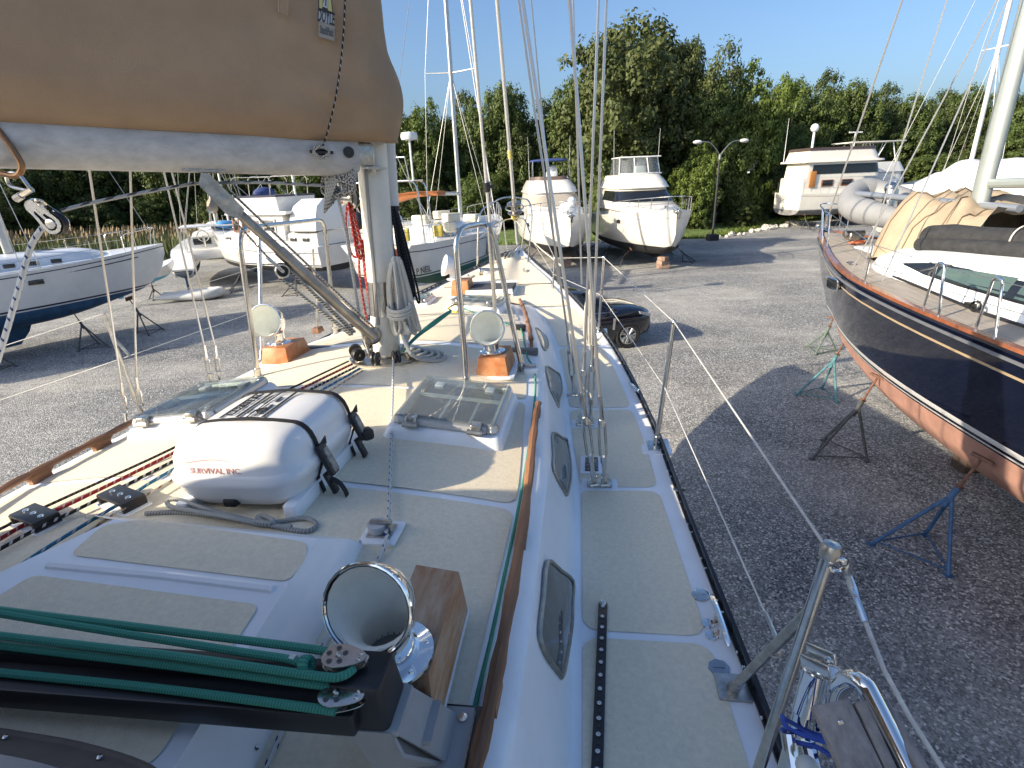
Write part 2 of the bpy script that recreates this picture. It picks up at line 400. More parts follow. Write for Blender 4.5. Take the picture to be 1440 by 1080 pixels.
# ---- teak handrails on the coachroof
def handrail(pts, feet):
    mb = MB(); q = spl(pts, 6); n = len(q)
    mb.tube(q, [.0185+.003*math.sin(i*1.9) for i in range(n)], 8, flat=.8, up=UPB)
    for k in feet:
        p = q[int(k*(n-1))]; d = (q[min(n-1, int(k*(n-1))+1)]-q[int(k*(n-1))-1]).normalized()
        mb.tube([p-d*.06-UPB*.005, p-d*.03-UPB*.03, p-UPB*.05, p+d*.03-UPB*.03, p+d*.06-UPB*.005], .013, 6); mb.box(p-UPB*.034, (.024, .09, .045), rotM(d.cross(UPB), d))
    return mb.build('handrail', teak, own)
handrail([SR(x, y, .05) for x, y in ((640, 1180), (668, 1080), (707, 900), (738, 720), (750, 610), (757, 567))], (.12, .36, .58, .78, .97))
handrail([SR(x, y, .05) for x, y in ((747, 478), (743, 456), (737, 435), (731, 421))], (.05, .5, .95))
handrail([SR(x, y, .05) for x, y in ((-160, 790), (0, 690), (75, 650), (140, 617), (205, 583), (268, 552))], (.1, .35, .6, .8, .97))

# ---- portlights in the sloping coachroof side
def proj(p):
    d = V(p)-CC; w = d.dot(CF); return 720+FPX*d.dot(CR)/w, 540-FPX*d.dot(CU)/w
def side_pt(s, v, sg=1, out=0.):
    w, b = slerp(TOPW, s)+.012, slerp(BOTW, s); t = b+(w-b)*v; z = zdk(s)+(zed(s)*1-zdk(s))*v*.95
    n = (BX*(zed(s)-zdk(s))+V((0, 0, b-w))).normalized(); p = OB+AX*s+BX*(t*sg); p.z = z-HEEL*t*sg*(1-v)
    return p+V((n.x*sg, n.y*sg, n.z))*out
def side_hit(px, py):
    best = (1e9, 0, 0)
    for i in range(0, 620):
        s = .6+i*.01
        for j in range(0, 21):
            v = j*.05; a, b = proj(side_pt(s, v)); e = (a-px)**2+(b-py)**2
            if e < best[0]: best = (e, s, v)
    return best[1:]
wins = [[(768, 790), (786, 802), (803, 816), (804, 850), (803, 880), (795, 920), (789, 950), (782, 946), (767, 925), (757, 905), (755, 880), (759, 835)],
        [(777, 610), (790, 617), (803, 628), (805, 670), (798, 688), (795, 697), (790, 690), (778, 663), (776, 640)],
        [(767, 516), (778, 522), (788, 531), (791, 550), (785, 562), (784, 573), (779, 563), (771, 545)],
        [(753, 462), (761, 468), (768, 476), (770, 487), (766, 493), (760, 485)]]
port_frame = M('portlight_frame', (.3, .29, .26), .35, .6, var=.2, scale=30)
for w in wins:
    sv = [side_hit(*p) for p in w]
    for sg in (1, -1):
        ol = [side_pt(s, min(.86, max(.1, v)), sg, .006) for s, v in sv]
        ol = spl(ol, 3, True); c = sum(ol, V((0, 0, 0)))/len(ol)
        mb = MB(); mb.tube(ol, .009, 6, closed=True); f = mb.build('portlight', port_frame, own)
        mb = MB(); ins = [c+(p-c)*.99 for p in ol]; n = BX*sg+V((0, 0, .3))
        mid = [c+(p-c)*.6+n*.012 for p in ol]; mb.loft([ins, mid, [c+(p-c)*.1+n*.014 for p in ol]], 0, True, (0, 1)); mb.build('pane', smoke, f)
        mb = MB(); mb.prism([c+(p-c)*.97-n*.004 for p in ol], n*-.002); mb.build('liner', M('portlight_liner', (.3, .3, .29), .6, var=.5, scale=9), f)

# ---- deck hatches with clear lids
def hatch(s, t, w, l, closed=.07, lab=None, sc=1.):
    BF = BFT(s, t); Q = BF.to_4x4(); o = BW(s, t); Q.translation = o
    X = lambda p: Q @ V(p)
    def B(mb, c, size, bev=0, mi=0, taper=1.): mb.box(X(c), size, BF, mi, taper, bev)
    mb = MB(); B(mb, (0, 0, .02*sc), (w+.13*sc, l+.13*sc, .075*sc), .06*sc, 0, .9)
    h = mb.build('hatch', gel_deck, own, label=lab)
    mb = MB(); z = .07*sc
    for k in (-1, 1):
        mb.cyl(X((k*w/2, -l/2+.03*sc, z)), X((k*w/2, l/2-.03*sc, z)), .026*sc, n=8); mb.cyl(X((-w/2+.03*sc, k*l/2, z)), X((w/2-.03*sc, k*l/2, z)), .026*sc, n=8)
        for j in (-1, 1): mb.ball(X((k*(w/2-.01*sc), j*(l/2-.01*sc), z)), .034*sc, 8)
    mb.build('frame', alu, h)
    mb = MB(); B(mb, (0, 0, .06*sc), (w-.02, l-.02, .01)); mb.build('opening', hole_dark, h)
    mb = MB()
    for y in (.07,): B(mb, (0, (y)*l*1.4, .082*sc), (w-.03, .022*sc, .012*sc))
    for x in (-.08, .24): B(mb, (x*w, -.2*l, .08*sc), (.012*sc, l*.5, .01*sc))
    for x in (-.3, .3): B(mb, (x*w, .36*l, .085*sc), (.05*sc, .06*sc, .02*sc), .006)
    mb.build('bar', white, h)
    mb = MB(); B(mb, (0, 0, .098*sc), (w+.012*sc, l+.012*sc, .016*sc), .03*sc); mb.build('lid', clear, h)
    for x in (-.33, .33):
        mb = MB(); B(mb, (x*w, -l/2-.02*sc, .085*sc), (.05*sc, .055*sc, .05*sc), .01*sc); mb.cyl(X((x*w-.035*sc, -l/2-.045*sc, .075*sc)), X((x*w+.035*sc, -l/2-.045*sc, .075*sc)), .014*sc, n=8); mb.build('hinge', steel_dull, h)
    return h
hatch(2.68, .67, .46, .52, lab='square clear hatch between the white canister and the starboard handrail')
hatch(2.68, -.73, .42, .5, lab='square clear hatch on the port side behind the white canister')
s_, t_ = st(SR(672, 432)); hatch(s_, t_, .46, .44, sc=.9, lab='clear hatch ahead of the mast, just behind the forward dorade box')
s_, t_ = st(SR(586, 424)); hatch(s_, t_, .34, .34, sc=.85, lab='small hatch ahead of the mast on the port side')

# ---- dark open chain locker on the foredeck
mb = MB(); a = SD(668, 413); s_, t_ = st(SD(690, 418)); 
for dx, dy, w, l in ((0, .26, .62, .03), (0, -.26, .62, .03), (.3, 0, .03, .5), (-.3, 0, .03, .5)):
    mb.box(BW(s_+dy+.15, t_+dx, .02), (w, l, .06), BF, 0)
mb.box(BW(s_+.15, t_, .01), (.58, .49, .05), BF, 1); mb.build('locker_coaming', [gel_deck, hole_dark], own)

# ---- dorade boxes with cowl vents
def dorade(c, w, l, h, mats, taper=.82, rot=BF):
    mb = MB(); mb.box(c+UPB*(h/2), (w, l, h), rot, 0, taper, .006); mb.box(c+UPB*.004, (w+.07, l+.07, .012), rot, 1, 1, .01)
    b = mb.build('dorade_box', [mats, gel_deck], own)
    if mats is teak_orange:
        pass
    return b
def cowl(box, base, face, r, flare, hgt, flange=True, mat=chrome, run=1.):
    """bell-mouthed ventilator: collar, bent throat, flared mouth"""
    f = V(face).normalized(); up = UPB; mb = MB()
    th = [(0, 0.), (0, .35), (.0, .6), (.05, .82), (.18, 1.02), (.42, 1.15), (.72, 1.2), (.95, 1.2)]
    cl = spl([base+f*(a*hgt*run)+up*(b*hgt) for a, b in th], 3); n = len(cl)
    rad = [r if i < n*.3 else r+(flare-r)*math.sin(PI/2*min(1, (i/(n-1)-.3)/.62))**.9 for i in range(n)]
    mb.tube(cl, rad, 24, 0, cap=False); d = (cl[-1]-cl[-2]).normalized()
    mb.tube([cl[-1]-d*.004, cl[-1]+d*.004], [flare+.001, flare+.005], 24, 0, cap=False)
    mb.torus(cl[-1], flare+.002, .004, d, 28, 6, 0)
    mb.torus(base+up*.012, r*1.06, .008, up, 22, 6)
    v = mb.build('cowl_vent', mat, box)
    mb = MB(); mb.tube(cl[:], [k-.004 for k in rad], 24, 0, cap=False); mb.lathe([(0.001, 0), (r*.98, 0)], base+up*(.06*hgt), up, 20, 1)
    mb.build('throat', [vent_white, M('vent_depth', (.2, .2, .2), .7)], box)
    if flange:
        mb = MB(); mb.lathe([(r*.9, .0), (r*1.75, .0), (r*1.75, .008), (r*1.1, .014)], base, up, 28)
        for k in range(6): a = k*PI/3+.4; mb.ball(base+BX*(math.cos(a)*r*1.45)+AX*(math.sin(a)*r*1.45)+up*.009, .007, 8)
        mb.build('flange', mat, box)
b0 = SR(692, 522); s_, t_ = st(b0)
bx = dorade(BW(s_+.05, t_+.02), .21, .33, .12, teak_orange); bx['label'] = 'peeling orange teak box under the vent beside the starboard guard rail'
cowl(bx, BW(s_+.04, t_+.0, .12), -AX+BX*.0+V((0, 0, .3)), .048, .106, .125)
b1 = SR(402, 505); s_, t_ = st(b1)
bx = dorade(BW(s_+.02, t_), .215, .33, .12, teak_orange); bx['label'] = 'orange teak box under the vent by the port guard rail'
cowl(bx, BW(s_+.02, t_-.04, .12), -AX+BX*.06+V((0, 0, .26)), .048, .112, .14)
b2 = SR(650, 412); s_, t_ = st(b2)
bx = dorade(BW(s_+.06, t_), .26, .36, .2, teak_orange); bx['label'] = 'orange teak box ahead of the mast carrying a white cowl vent'
cowl(bx, BW(s_+.1, t_-.12, .2), -AX*.4-BX*.8+V((0, 0, .3)), .06, .14, .13, mat=white)
# the near one: long weathered box with the big chrome vent
zt = 3.93
c1, c2, c3, c4 = P(585, 793, zt), P(646, 803, zt), P(603, 950, zt), P(540, 985, zt)
c4 = c1+(c3-c2)
mb = MB(); bs = [p-V((0, 0, .17))+(p-(c1+c3)/2)*.16 for p in (c1, c2, c3, c4)]
mb.loft([bs, [p-V((0, 0, .012)) for p in (c1, c2, c3, c4)], [p+((c1+c3)/2-p)*.02 for p in (c1, c2, c3, c4)]], cap=(1, 1)); mb.loft([[p*1.18+((c1+c3)/2)*-.18-V((0, 0, .165)) for p in (c1, c2, c3, c4)], [p*1.18+((c1+c3)/2)*-.18-V((0, 0, .15)) for p in (c1, c2, c3, c4)]], 1, cap=(1, 1))
bx = mb.build('dorade_box', [teak_bare, gel_deck], own, label='weathered grey-brown teak box under the large chrome vent in the foreground', smooth=20)
cowl(bx, P(549, 921, zt+.004), V((-.2, -.86, .38)), .055, .092, .126, run=.5)

# ---- sea hood (moulded cover of the companionway) with two sunk cream panels
zh = 3.93
def hood_pt(px, py, dz=0.): return P(px, py, zh+dz)
mb = MB()
T0, T1, T2, T3 = hood_pt(160, 730), hood_pt(446, 757), hood_pt(225, 1110), hood_pt(-330, 960)
nT = 14
def bil(u, v): return (T0*(1-u)+T1*u)*(1-v)+(T3*(1-u)+T2*u)*v
rows = [[bil(i/12, j/nT) for i in range(13)] for j in range(nT+1)]
mb.grid(rows[::-1], 0)
F0, F1, F2, F3 = SR(118, 728, .012), SR(510, 764, .012), SR(325, 1140, .012), SR(-520, 900, .012)
edge_top = [bil(i/12, 0) for i in range(13)]+[bil(1, j/nT) for j in range(1, nT+1)]
def fl(i): 
    return (F0*(1-i/12)+F1*(i/12)) if i <= 12 else (F1*(1-(i-12)/nT)+F2*((i-12)/nT))
low = [fl(i) for i in range(len(edge_top))]
mid = [a*.35+b*.65+V((0, 0, .012)) for a, b in zip(edge_top, low)]
mb.grid([edge_top, [a*.9+b*.1-V((0, 0, .001)) for a, b in zip(edge_top, low)], mid, [a*.1+b*.9+V((0, 0, .006)) for a, b in zip(edge_top, low)], low, [p-V((0, 0, .03)) for p in low]][::-1], 0)
left = [bil(0, j/nT) for j in range(nT+1)]; ll = [F0*(1-j/nT)+F3*(j/nT) for j in range(nT+1)]
mb.grid([left, [p-V((0, 0, .02)) for p in left], [V((p.x-.05, p.y, ZS(*st(p))-.01)) for p in left]], 0)
for i in range(0, len(low), 4): mb.ball(low[i]*.94+edge_top[i]*.06+V((0, 0, .006)), .006, 6, 2)
def hpanel(pts, dz=.003, rr=.03):
    q = arc_corner([hood_pt(*p, dz) for p in pts], rr, 4, True); mb.add(q, [tuple(range(len(q)))[::-1]], 1)
hpanel([(97, 780), (145, 738), (200, 730), (432, 762), (430, 787), (405, 818)])
hpanel([(-110, 905), (46, 808), (366, 850), (215, 1075), (120, 1100), (-110, 1000)])
mb.tube([hood_pt(70, 797, -.004), hood_pt(230, 812, -.004), hood_pt(385, 831, -.004)], .016, 8, 0)
mb.build('sea_hood', [gel_deck, nonskid, steel], own)

# ---- dodger: brown-edged front panel snapped down behind the sea hood
mb = MB(); e0 = [P(x, y, 3.985) for x, y in ((-300, 985), (-120, 1008), (0, 1029), (110, 1048), (200, 1076), (232, 1105), (250, 1170))]
e0 = spl(e0, 4); e1 = [p+V((-.03, -.05, .035)) for p in e0]; e2 = [p+V((-.07, -.14, .06)) for p in e0]; e3 = [p+V((-.12, -.3, .12)) for p in e0]
e4 = [p+V((-.16, -.75, .5)) for p in e0]; mb.grid([e0, e1], 0); mb.grid([e1, e2, e3, e4], 1); mb.grid([[V((p.x, p.y, ZS(*st(p)))) for p in e0], e0], 0); mb.tube(e0, .006, 6, 0)
for i in range(4, len(e0)-3, 5): mb.ball(e0[i]*.7+e1[i]*.3+V((0, 0, .004)), .006, 6, 2)
mb.build('dodger', [vinyl, M('dodger_window', (.35, .33, .3), .2, coat=.5), steel], own)

# ---- genoa track
mb = MB(); a, b = SD(848, 850, .008), SD(838, 1130, .008); d = b-a; q = rotM(d, UPB); L = d.length
mb.box((a+b)/2, (L, .016, .034), q); mb.ball(a, .017, 10, 1)
for i in range(14):
    p = a+d*((i+.4)/14)+UPB*.009; mb.lathe([(.0075, 0), (.0075, .003), (.001, .003)], p, UPB, 8, 1)
    mb.lathe([(.0045, 0), (.0045, .001), (.001, .001)], p+d*(.5/14), UPB, 8, 2)
mb.build('genoa_track', [black, steel, hole_dark], own)
# track running across the roof at the mast
mb = MB(); a, b = BW(3.93, -.95, .03), BW(3.9, .98, .03)
mb.box((a+b)/2, ((b-a).length, .05, .05), rotM(b-a, AX), 0, 1, .01); mb.build('cross_track', M('grey_track', (.14, .14, .15), .4, .4), own)

# ---- deck fittings on the starboard side
def disc(px, py, r, name, mat, n=20, lab=None):
    mb = MB(); p = SD(px, py, .002); mb.lathe([(r, 0), (r, .004), (r*.75, .006), (.001, .006)], p, UPB, n); mb.box(p+UPB*.0075, (r*1.1, .006, .003), BF)
    return mb.build(name, mat, own, label=lab)
disc(985, 837, .034, 'filler_cap', steel); disc(1011, 940, .036, 'filler_cap', M('cap_grey', (.3, .34, .4), .3, .7), 8)
mb = MB(); a, b = SD(999, 836, .05), SD(1025, 910, .05); mb.tube(spl([a, a*.7+b*.3+UPB*.012, a*.3+b*.7+UPB*.012, b], 4), [.006]+[.011]*11+[.006], 8)
for k in (.4, .62):
    p = a+(b-a)*k; mb.cyl(p-UPB*.05, p+UPB*.01, .014, .009, 8); mb.lathe([(.024, 0), (.022, .006), (.001, .007)], p-UPB*.05-BX*.03, UPB, 12)
mb.build('cleat', chrome, own)
for x, y in ((895, 545),):
    mb = MB(); a, b = SD(884, 538, .03), SD(903, 556, .03); mb.tube([a, a*.7+b*.3+UPB*.01, b*.7+a*.3+UPB*.01, b], [.006, .012, .012, .006], 8); mb.cyl((a+b)/2-UPB*.03, (a+b)/2, .014, n=8); mb.build('cleat', chrome, own)
mb = MB(); p = SD(958, 688, .02); mb.torus(p, .02, .006, AX+UPB, 14, 6); mb.torus(p+BX*-.02, .016, .006, UPB, 14, 6); mb.build('shackle', steel_dull, own)

# ---- stanchions, lifelines and pulpit
def stanchion(base, top, r=.0135, pad=True):
    mb = MB(); mb.cyl(base, top, r, r*.9, 12); mb.cyl(base, base+(top-base).normalized()*.07, r*1.45, r*1.4, 12)
    mb.lathe([(.001, .012), (r*.9, .01), (r*1.05, 0)], top, top-base, 12, cap=(1, 0)); mb.ball(top, r*1.15, 10)
    if pad: mb.box(base+UPB*.004, (.1, .13, .01), BF, 0, 1, .02); mb.box(base-UPB*.002, (.17, .2, .012), BF, 1, 1, .06)
    return mb.build('stanchion', [steel, gel_deck], own)
b1 = SD(922, 628); t1 = UPZ(b1, 948, 453); stanchion(b1, t1)
b2 = SD(842, 466); t2 = UPZ(b2, 849, 362); stanchion(b2, t2)
b3 = SD(777, 408); t3 = UPZ(b3, 780, 363); stanchion(b3, t3)
gb = SD(1050, 1135); gt = UPZ(gb, 1168, 772); stanchion(gb, gt, .0145)
br = SD(1030, 968); bt = gt+(gb-gt)*.2
mb = MB(); mb.cyl(br, bt, .0135, n=12); mb.cyl(br, br+(bt-br).normalized()*.08, .02, n=12); mb.box(br+UPB*.004, (.1, .1, .01), BF, 0, 1, .02)
mb.lathe([(.019, -.02), (.021, .0), (.017, .012), (.001, .015)], gt, gt-gb, 16); mb.build('gate_brace', steel_dull, own)
pb = SD(742, 371); pt = UPZ(pb, 746, 290)
def lifeline(pts, r=.003, mat=wirewhite, name='lifeline'):
    mb = MB(); mb.tube(pts, r, 6); return mb.build(name, mat, own)
m1, m2, m3 = b1.lerp(t1, .5), b2.lerp(t2, .5), b3.lerp(t3, .5)
lifeline([gt-V((0, 0, .01)), t1, t2, t3, pt], .0034); lg = br.lerp(bt, .62)
lifeline([lg+V((.02, .02, .0)), m1, m2, m3, pb.lerp(pt, .5)])
mb = MB(); d = (m1-lg).normalized(); q0 = lg+V((.02, .02, 0)); mb.tube([q0, q0+d*.1], .006, 8); mb.torus(q0+V((.0, -.005, -.015)), .014, .004, BX, 12, 6); mb.torus(q0+V((-.012, -.02, -.025)), .011, .004, AX, 12, 6); mb.build('lifeline_fitting', steel_dull, own)
# gate line with its pelican hook, dropping aft of the gate post
gl = [gt+V((.02, -.02, -.02)), P(1190, 803, 3.89), P(1205, 842, 3.87), P(1217, 875, 3.85), P(1243, 942, 3.8), P(1280, 1010, 3.75), P(1325, 1080, 3.7), P(1400, 1180, 3.66)]
lifeline(gl, .0055); mb = MB(); mb.tube(spl(gl[:4], 4), [.008]*4+[.011]*4+[.008]*5, 8); mb.torus(gt+V((.012, -.015, -.03)), .016, .005, AX, 14, 6); mb.build('pelican_hook', chrome, own)
# pulpit
mb = MB(); zb = 0
def PU(px, py, Y): return PY(px, py, Y)
yb = SD(742, 371).y
pl = SD(671, 376); pc = SD(742, 371); nose = SD(720, 352)
top = arc_corner([pl, PU(673, 297, pl.y), PU(705, 278, pl.y+.9), PU(722, 277, nose.y-.1), PU(744, 281, pc.y+.3), PU(749, 300, pc.y), pc], .25, 5)
mb.tube(top, .0135, 10)
mid = arc_corner([PU(673, 335, pl.y), PU(700, 312, pl.y+.9), PU(720, 307, nose.y-.15), PU(738, 307, pc.y+.4), PU(746, 330, pc.y)], .2, 4); mb.tube(mid, .0115, 8)
for a, b, Y in (((700, 284), (703, 320), pl.y+.9), ((741, 300), (733, 350), pc.y+.5), ((708, 310), (712, 350), pl.y+1.)):
    mb.cyl(PU(*a, Y), PU(*b, Y), .0115, n=8)
for p in (pl, pc): mb.box(p+UPB*.004, (.09, .12, .012), BF, 0, 1, .02)
mb.build('pulpit', steel, own)
# bow gear: windlass, chain, rollers, cleats
mb = MB(); p = SD(690, 388); mb.box(p+UPB*.05, (.2, .26, .1), BF, 0, .8, .03); mb.cyl(p-BX*.17+UPB*.07, p+BX*.17+UPB*.07, .055, n=14); mb.torus(p+BX*.16+UPB*.07, .055, .012, BX); mb.torus(p-BX*.16+UPB*.07, .055, .012, BX); mb.build('windlass', steel_dull, own)
mb = MB(); p = SD(716, 366)
for k in (-.06, .06): mb.box(p+BX*k+AX*.2+UPB*.06, (.012, .7, .1), BF)
mb.cyl(p+BX*-.06+AX*.45+UPB*.07, p+BX*.06+AX*.45+UPB*.07, .04, n=12)
mb.tube([p+AX*-.25+UPB*.08, p+AX*.2+UPB*.1, p+AX*.62+UPB*.08], .022, 8); mb.prism([p+AX*.6+BX*-.14+UPB*.1, p+AX*.6+BX*.14+UPB*.1, p+AX*.85+UPB*-.02], UPB*-.02)
mb.build('bow_roller', steel_dull, own)
for x, y in ((660, 392), (737, 384)):
    mb = MB(); p = SD(x, y, .0); mb.box(p+UPB*.006, (.12, .16, .012), BF, 0, 1, .02); mb.tube([p+AX*-.12+UPB*.05, p+AX*-.05+UPB*.062, p+AX*.05+UPB*.062, p+AX*.12+UPB*.05], [.007, .013, .013, .007], 8)
    for k in (-.035, .035): mb.cyl(p+AX*k, p+AX*k+UPB*.06, .012, n=8)
    mb.build('cleat', chrome, own)

# ---- guard rails at the mast ("granny bars")
def bars(f1, c1, c2, f2, m, mf):
    A = SR(*f1); B_ = SR(*f2); Mf = SR(*mf); mb = MB()
    k1, k2 = UPZ(A, *c1), UPZ(B_, *c2)
    mb.tube(arc_corner([A, k1, k2, B_], .13, 6), .0165, 12); mt = PY(m[0], m[1], k1.y+(k2.y-k1.y)*.75)
    mb.cyl(Mf, mt, .0155, n=12)
    for p, q in ((A, k1), (B_, k2), (Mf, mt)): mb.cyl(p, p+(q-p).normalized()*.06, .023, n=12); mb.lathe([(.035, 0), (.033, .006), (.001, .007)], p, UPB, 14)
    return mb.build('guard_rail', steel, own)
bars((657, 543), (639, 322), (690, 312), (735, 522), (688, 316), (697, 452))
bars((363, 530), (334, 322), (456, 308), (471, 470), (364, 318), (369, 504))

# ---- mast, boom, vang
m0 = BW(3.57, -.02); mt = UPZ(m0, 521, 195); md = (mt-m0).normalized()
mx = (BX-md*BX.dot(md)).normalized(); my = md.cross(mx)
def mast_ring(p, k=1.): return [p+mx*(.086*k*math.cos(2*PI*i/28))+my*(.118*k*math.sin(2*PI*i/28)) for i in range(28)]
mb = MB(); mb.loft([mast_ring(m0+md*h) for h in (0, 1, 2, 4, 8, 13)], cap=(1, 1))
mb.tube([m0+my*-.118+md*.25, m0+my*-.118+md*9], .012, 6, 1)
mast = mb.build('mast', [mastwhite, M('luff_track', (.35, .34, .31), .5, .3)], own)
mb = MB(); mb.loft([mast_ring(m0+md*.3, 1.03), mast_ring(m0+md*.52, 1.03)], 0)
mb.build('mast_collar', steel, mast); mb = MB(); mb.lathe([(.25, 0), (.25, .014), (.14, .02)], m0, UPB, 30); mb.loft([mast_ring(m0+md*.0, 1.18), mast_ring(m0+md*.03, 1.18)], cap=(1, 1)); mb.build('mast_plate', steel_dull, mast)
for th in (3.5, 4.0, 4.75, 5.4, 2.6):
    mb = MB(); p = m0+mx*(.2*math.cos(th))+my*(.22*math.sin(th))+UPB*.055
    ax = mx*-math.sin(th)+my*math.cos(th)
    mb.lathe([(.012, -.02), (.042, -.02), (.044, -.012), (.036, 0), (.044, .012), (.042, .02), (.012, .02)], p, ax, 14, 1)
    mb.box(p-UPB*.02, (.012, .05, .08), rotM(ax, mx*math.cos(th)+my*math.sin(th)), 0); mb.cyl(p-ax*.025, p+ax*.025, .009, n=8); mb.build('turning_block', [steel, black], mast)
# spinnaker pole stowed up the front of the mast, winch, cleats
pp = m0+my*.17+mx*.045; mb = MB(); mb.cyl(pp+md*.85, pp+md*1.5, .045, n=16); mb.cyl(pp+md*1.5, pp+md*1.58, .045, .03, 16, 1); mb.cyl(pp+md*.88, pp+md*.97, .035, .052, 12, 1); mb.box(pp+md*1.45-my*.0+mx*.02, (.1, .1, .13), rotM(mx, my), 1, 1, .015)
mb.build('stowed_pole', [M('pole_white', (.68, .67, .64), .35), black], own)
mb = MB(); wc = m0+mx*-.115+my*-.03+md*1.02
mb.lathe([(.06, 0), (.06, .015), (.04, .03), (.036, .07), (.045, .085), (.05, .1), (.03, .108), (.001, .11)], wc, -mx, 18); mb.build('winch', steel, mast)
g0 = m0+md*((PY(500, 218, m0.y-.1)-m0).dot(md)); g0 = g0+my*-.16
bo = PY(-60, 195, 2.62); bd_ = (bo-g0).normalized(); bu = (md-bd_*md.dot(bd_)).normalized(); bs_ = bd_.cross(bu)
def boom_ring(p, a=.088, b=.118, n=28): return [p+bs_*(a*math.cos(2*PI*i/n))*(1-.0*i)+bu*(b*math.sin(2*PI*i/n)) for i in range(n)]
mb = MB(); mb.loft([boom_ring(g0+bd_*.02, .05, .09), boom_ring(g0+bd_*.05, .08, .112), boom_ring(g0+bd_*.1), boom_ring(g0+bd_*2.2), boom_ring(g0+bd_*4.6)], cap=(1, 1))
boom = mb.build('boom', boompaint, own)
mb = MB(); mb.box(g0+bd_*-.02, (.1, .05, .12), rotM(bd_, bs_), 0, 1, .01); mb.cyl(g0+bd_*-.06-bu*.1, g0+bd_*-.06+bu*.1, .014, n=10)
for k in (-1, 1): mb.box(g0+bd_*-.07+bu*(.07*k), (.12, .09, .014), rotM(bd_, bs_))
mb.build('gooseneck', steel_dull, boom)
def boom_at(px, dv, side=1.):
    """point of the boom whose picture column is px, dv up (in half heights), on the camera side"""
    lo, hi = 0., 4.4
    for _ in range(40):
        k = (lo+hi)/2
        if proj(g0+bd_*k)[0] > px: lo = k
        else: hi = k
    return g0+bd_*lo+bu*(.118*dv), lo
def near(p, d): return p+(bs_ if bs_.dot(CC-p) > 0 else -bs_)*d
mb = MB(); p, k = boom_at(486, .05); p = near(p, .085); nd = (near(p, 1)-p); mb.lathe([(.028, 0), (.03, .012), (.026, .02), (.001, .022)], p, nd, 16); mb.build('end_knob', black, boom)
p, k = boom_at(448, 0.); p = near(p, .087); mb = MB(); mb.box(p, (.09, .012, .03), rotM(bd_, bs_), 0, 1, .004)
mb.tube([p+bd_*-.06+nd*.02, p+nd*.03, p+bd_*.06+nd*.02], .008, 6); mb.build('boom_cleat', black, boom)
vtop, k = boom_at(282, -1.); mb = MB(); mb.box(vtop+bu*.012, (.2, .1, .012), rotM(bd_, bs_), 0, 1, .003)
for q in (-.07, 0, .07): mb.ball(near(vtop+bd_*q+bu*.02, .05), .006, 6)
mb.build('vang_bracket', steel_dull, boom)
vb = m0+my*-.15+mx*-.02+md*.17; vt = vtop-bu*.05; vd = (vt-vb).normalized()
vs = vd.cross(V((0, 0, 1))).normalized(); vn = vs.cross(vd)
mb = MB(); mb.cyl(vb, vb+vd*(vt-vb).length*.62, .034, n=16); mb.cyl(vb+vd*(vt-vb).length*.6, vt-vd*.12, .027, n=16); mb.box(vt-vd*.06, (.16, .07, .06), rotM(vd, vs), 0, 1, .008)
mb.torus(vb+vd*.02, .04, .02, vs); vang = mb.build('vang', M('vang_steel', (.34, .31, .27), .33, .85, var=.3, scale=9, stretch=(1, 1, 1)), own)
mb = MB()
for k in (-1, 1): mb.prism([vt+vs*(.045*k)+vd*a+vn*b for a, b in ((.05, .02), (.02, .045), (-.2, .035), (-.22, -.02), (-.16, -.05), (.02, -.03))], vs*(.008*k))
mb.cyl(vt-vd*.14-vs*.06, vt-vd*.14+vs*.06, .018, n=12); mb.lathe([(.001, .064), (.03, .062), (.03, -.062), (.001, -.064)], vt-vd*.1, vs, 14); mb.build('cheek_plate', steel_dull, vang)
blk = vb+vd*((vt-vb).length*.55)-vn*.075
mb = MB()
for k in (-1, 1):
    mb.lathe([(.012, -.008), (.042, -.008), (.044, 0), (.042, .008), (.012, .008)], blk+vs*(.016*k), vs, 18, 0); mb.torus(blk+vs*(.03*k), .035, .007, vs, 18, 6, 1)
mb.box(blk+vd*.05, (.1, .06, .02), rotM(vd, vs), 1, 1, .004); mb.cyl(blk-vs*.04, blk+vs*.04, .01, n=10, mi=1); mb.build('block', [black, steel], vang)
speck = rope_mat('rope_black_white', (.5, .48, .43), (.05, .05, .05), .02, .5)
mb = MB()
for i, (o, e) in enumerate(((-.05, -.03), (-.066, -.045), (-.085, -.07), (-.1, -.05))):
    a = vb-vn*(.055+.012*i)+vs*(.02*(i % 2)-.01)+vd*.12; b = blk-vn*(.04 if i > 1 else -.03)+vs*(.022*(i % 2)-.011); mb.tube([a, b], .0075, 6)
for i in (-1, 1): mb.tube([blk+vd*.08+vs*.012*i, vt-vd*.16-vn*.04+vs*.02*i], .0055, 6)
for i in (-1, 1): mb.tube([vb+vd*.05+vn*.045+vs*.03*i, vt-vd*.1+vn*.055+vs*.03*i], .0055, 6)
mb.build('purchase_line', speck, vang)

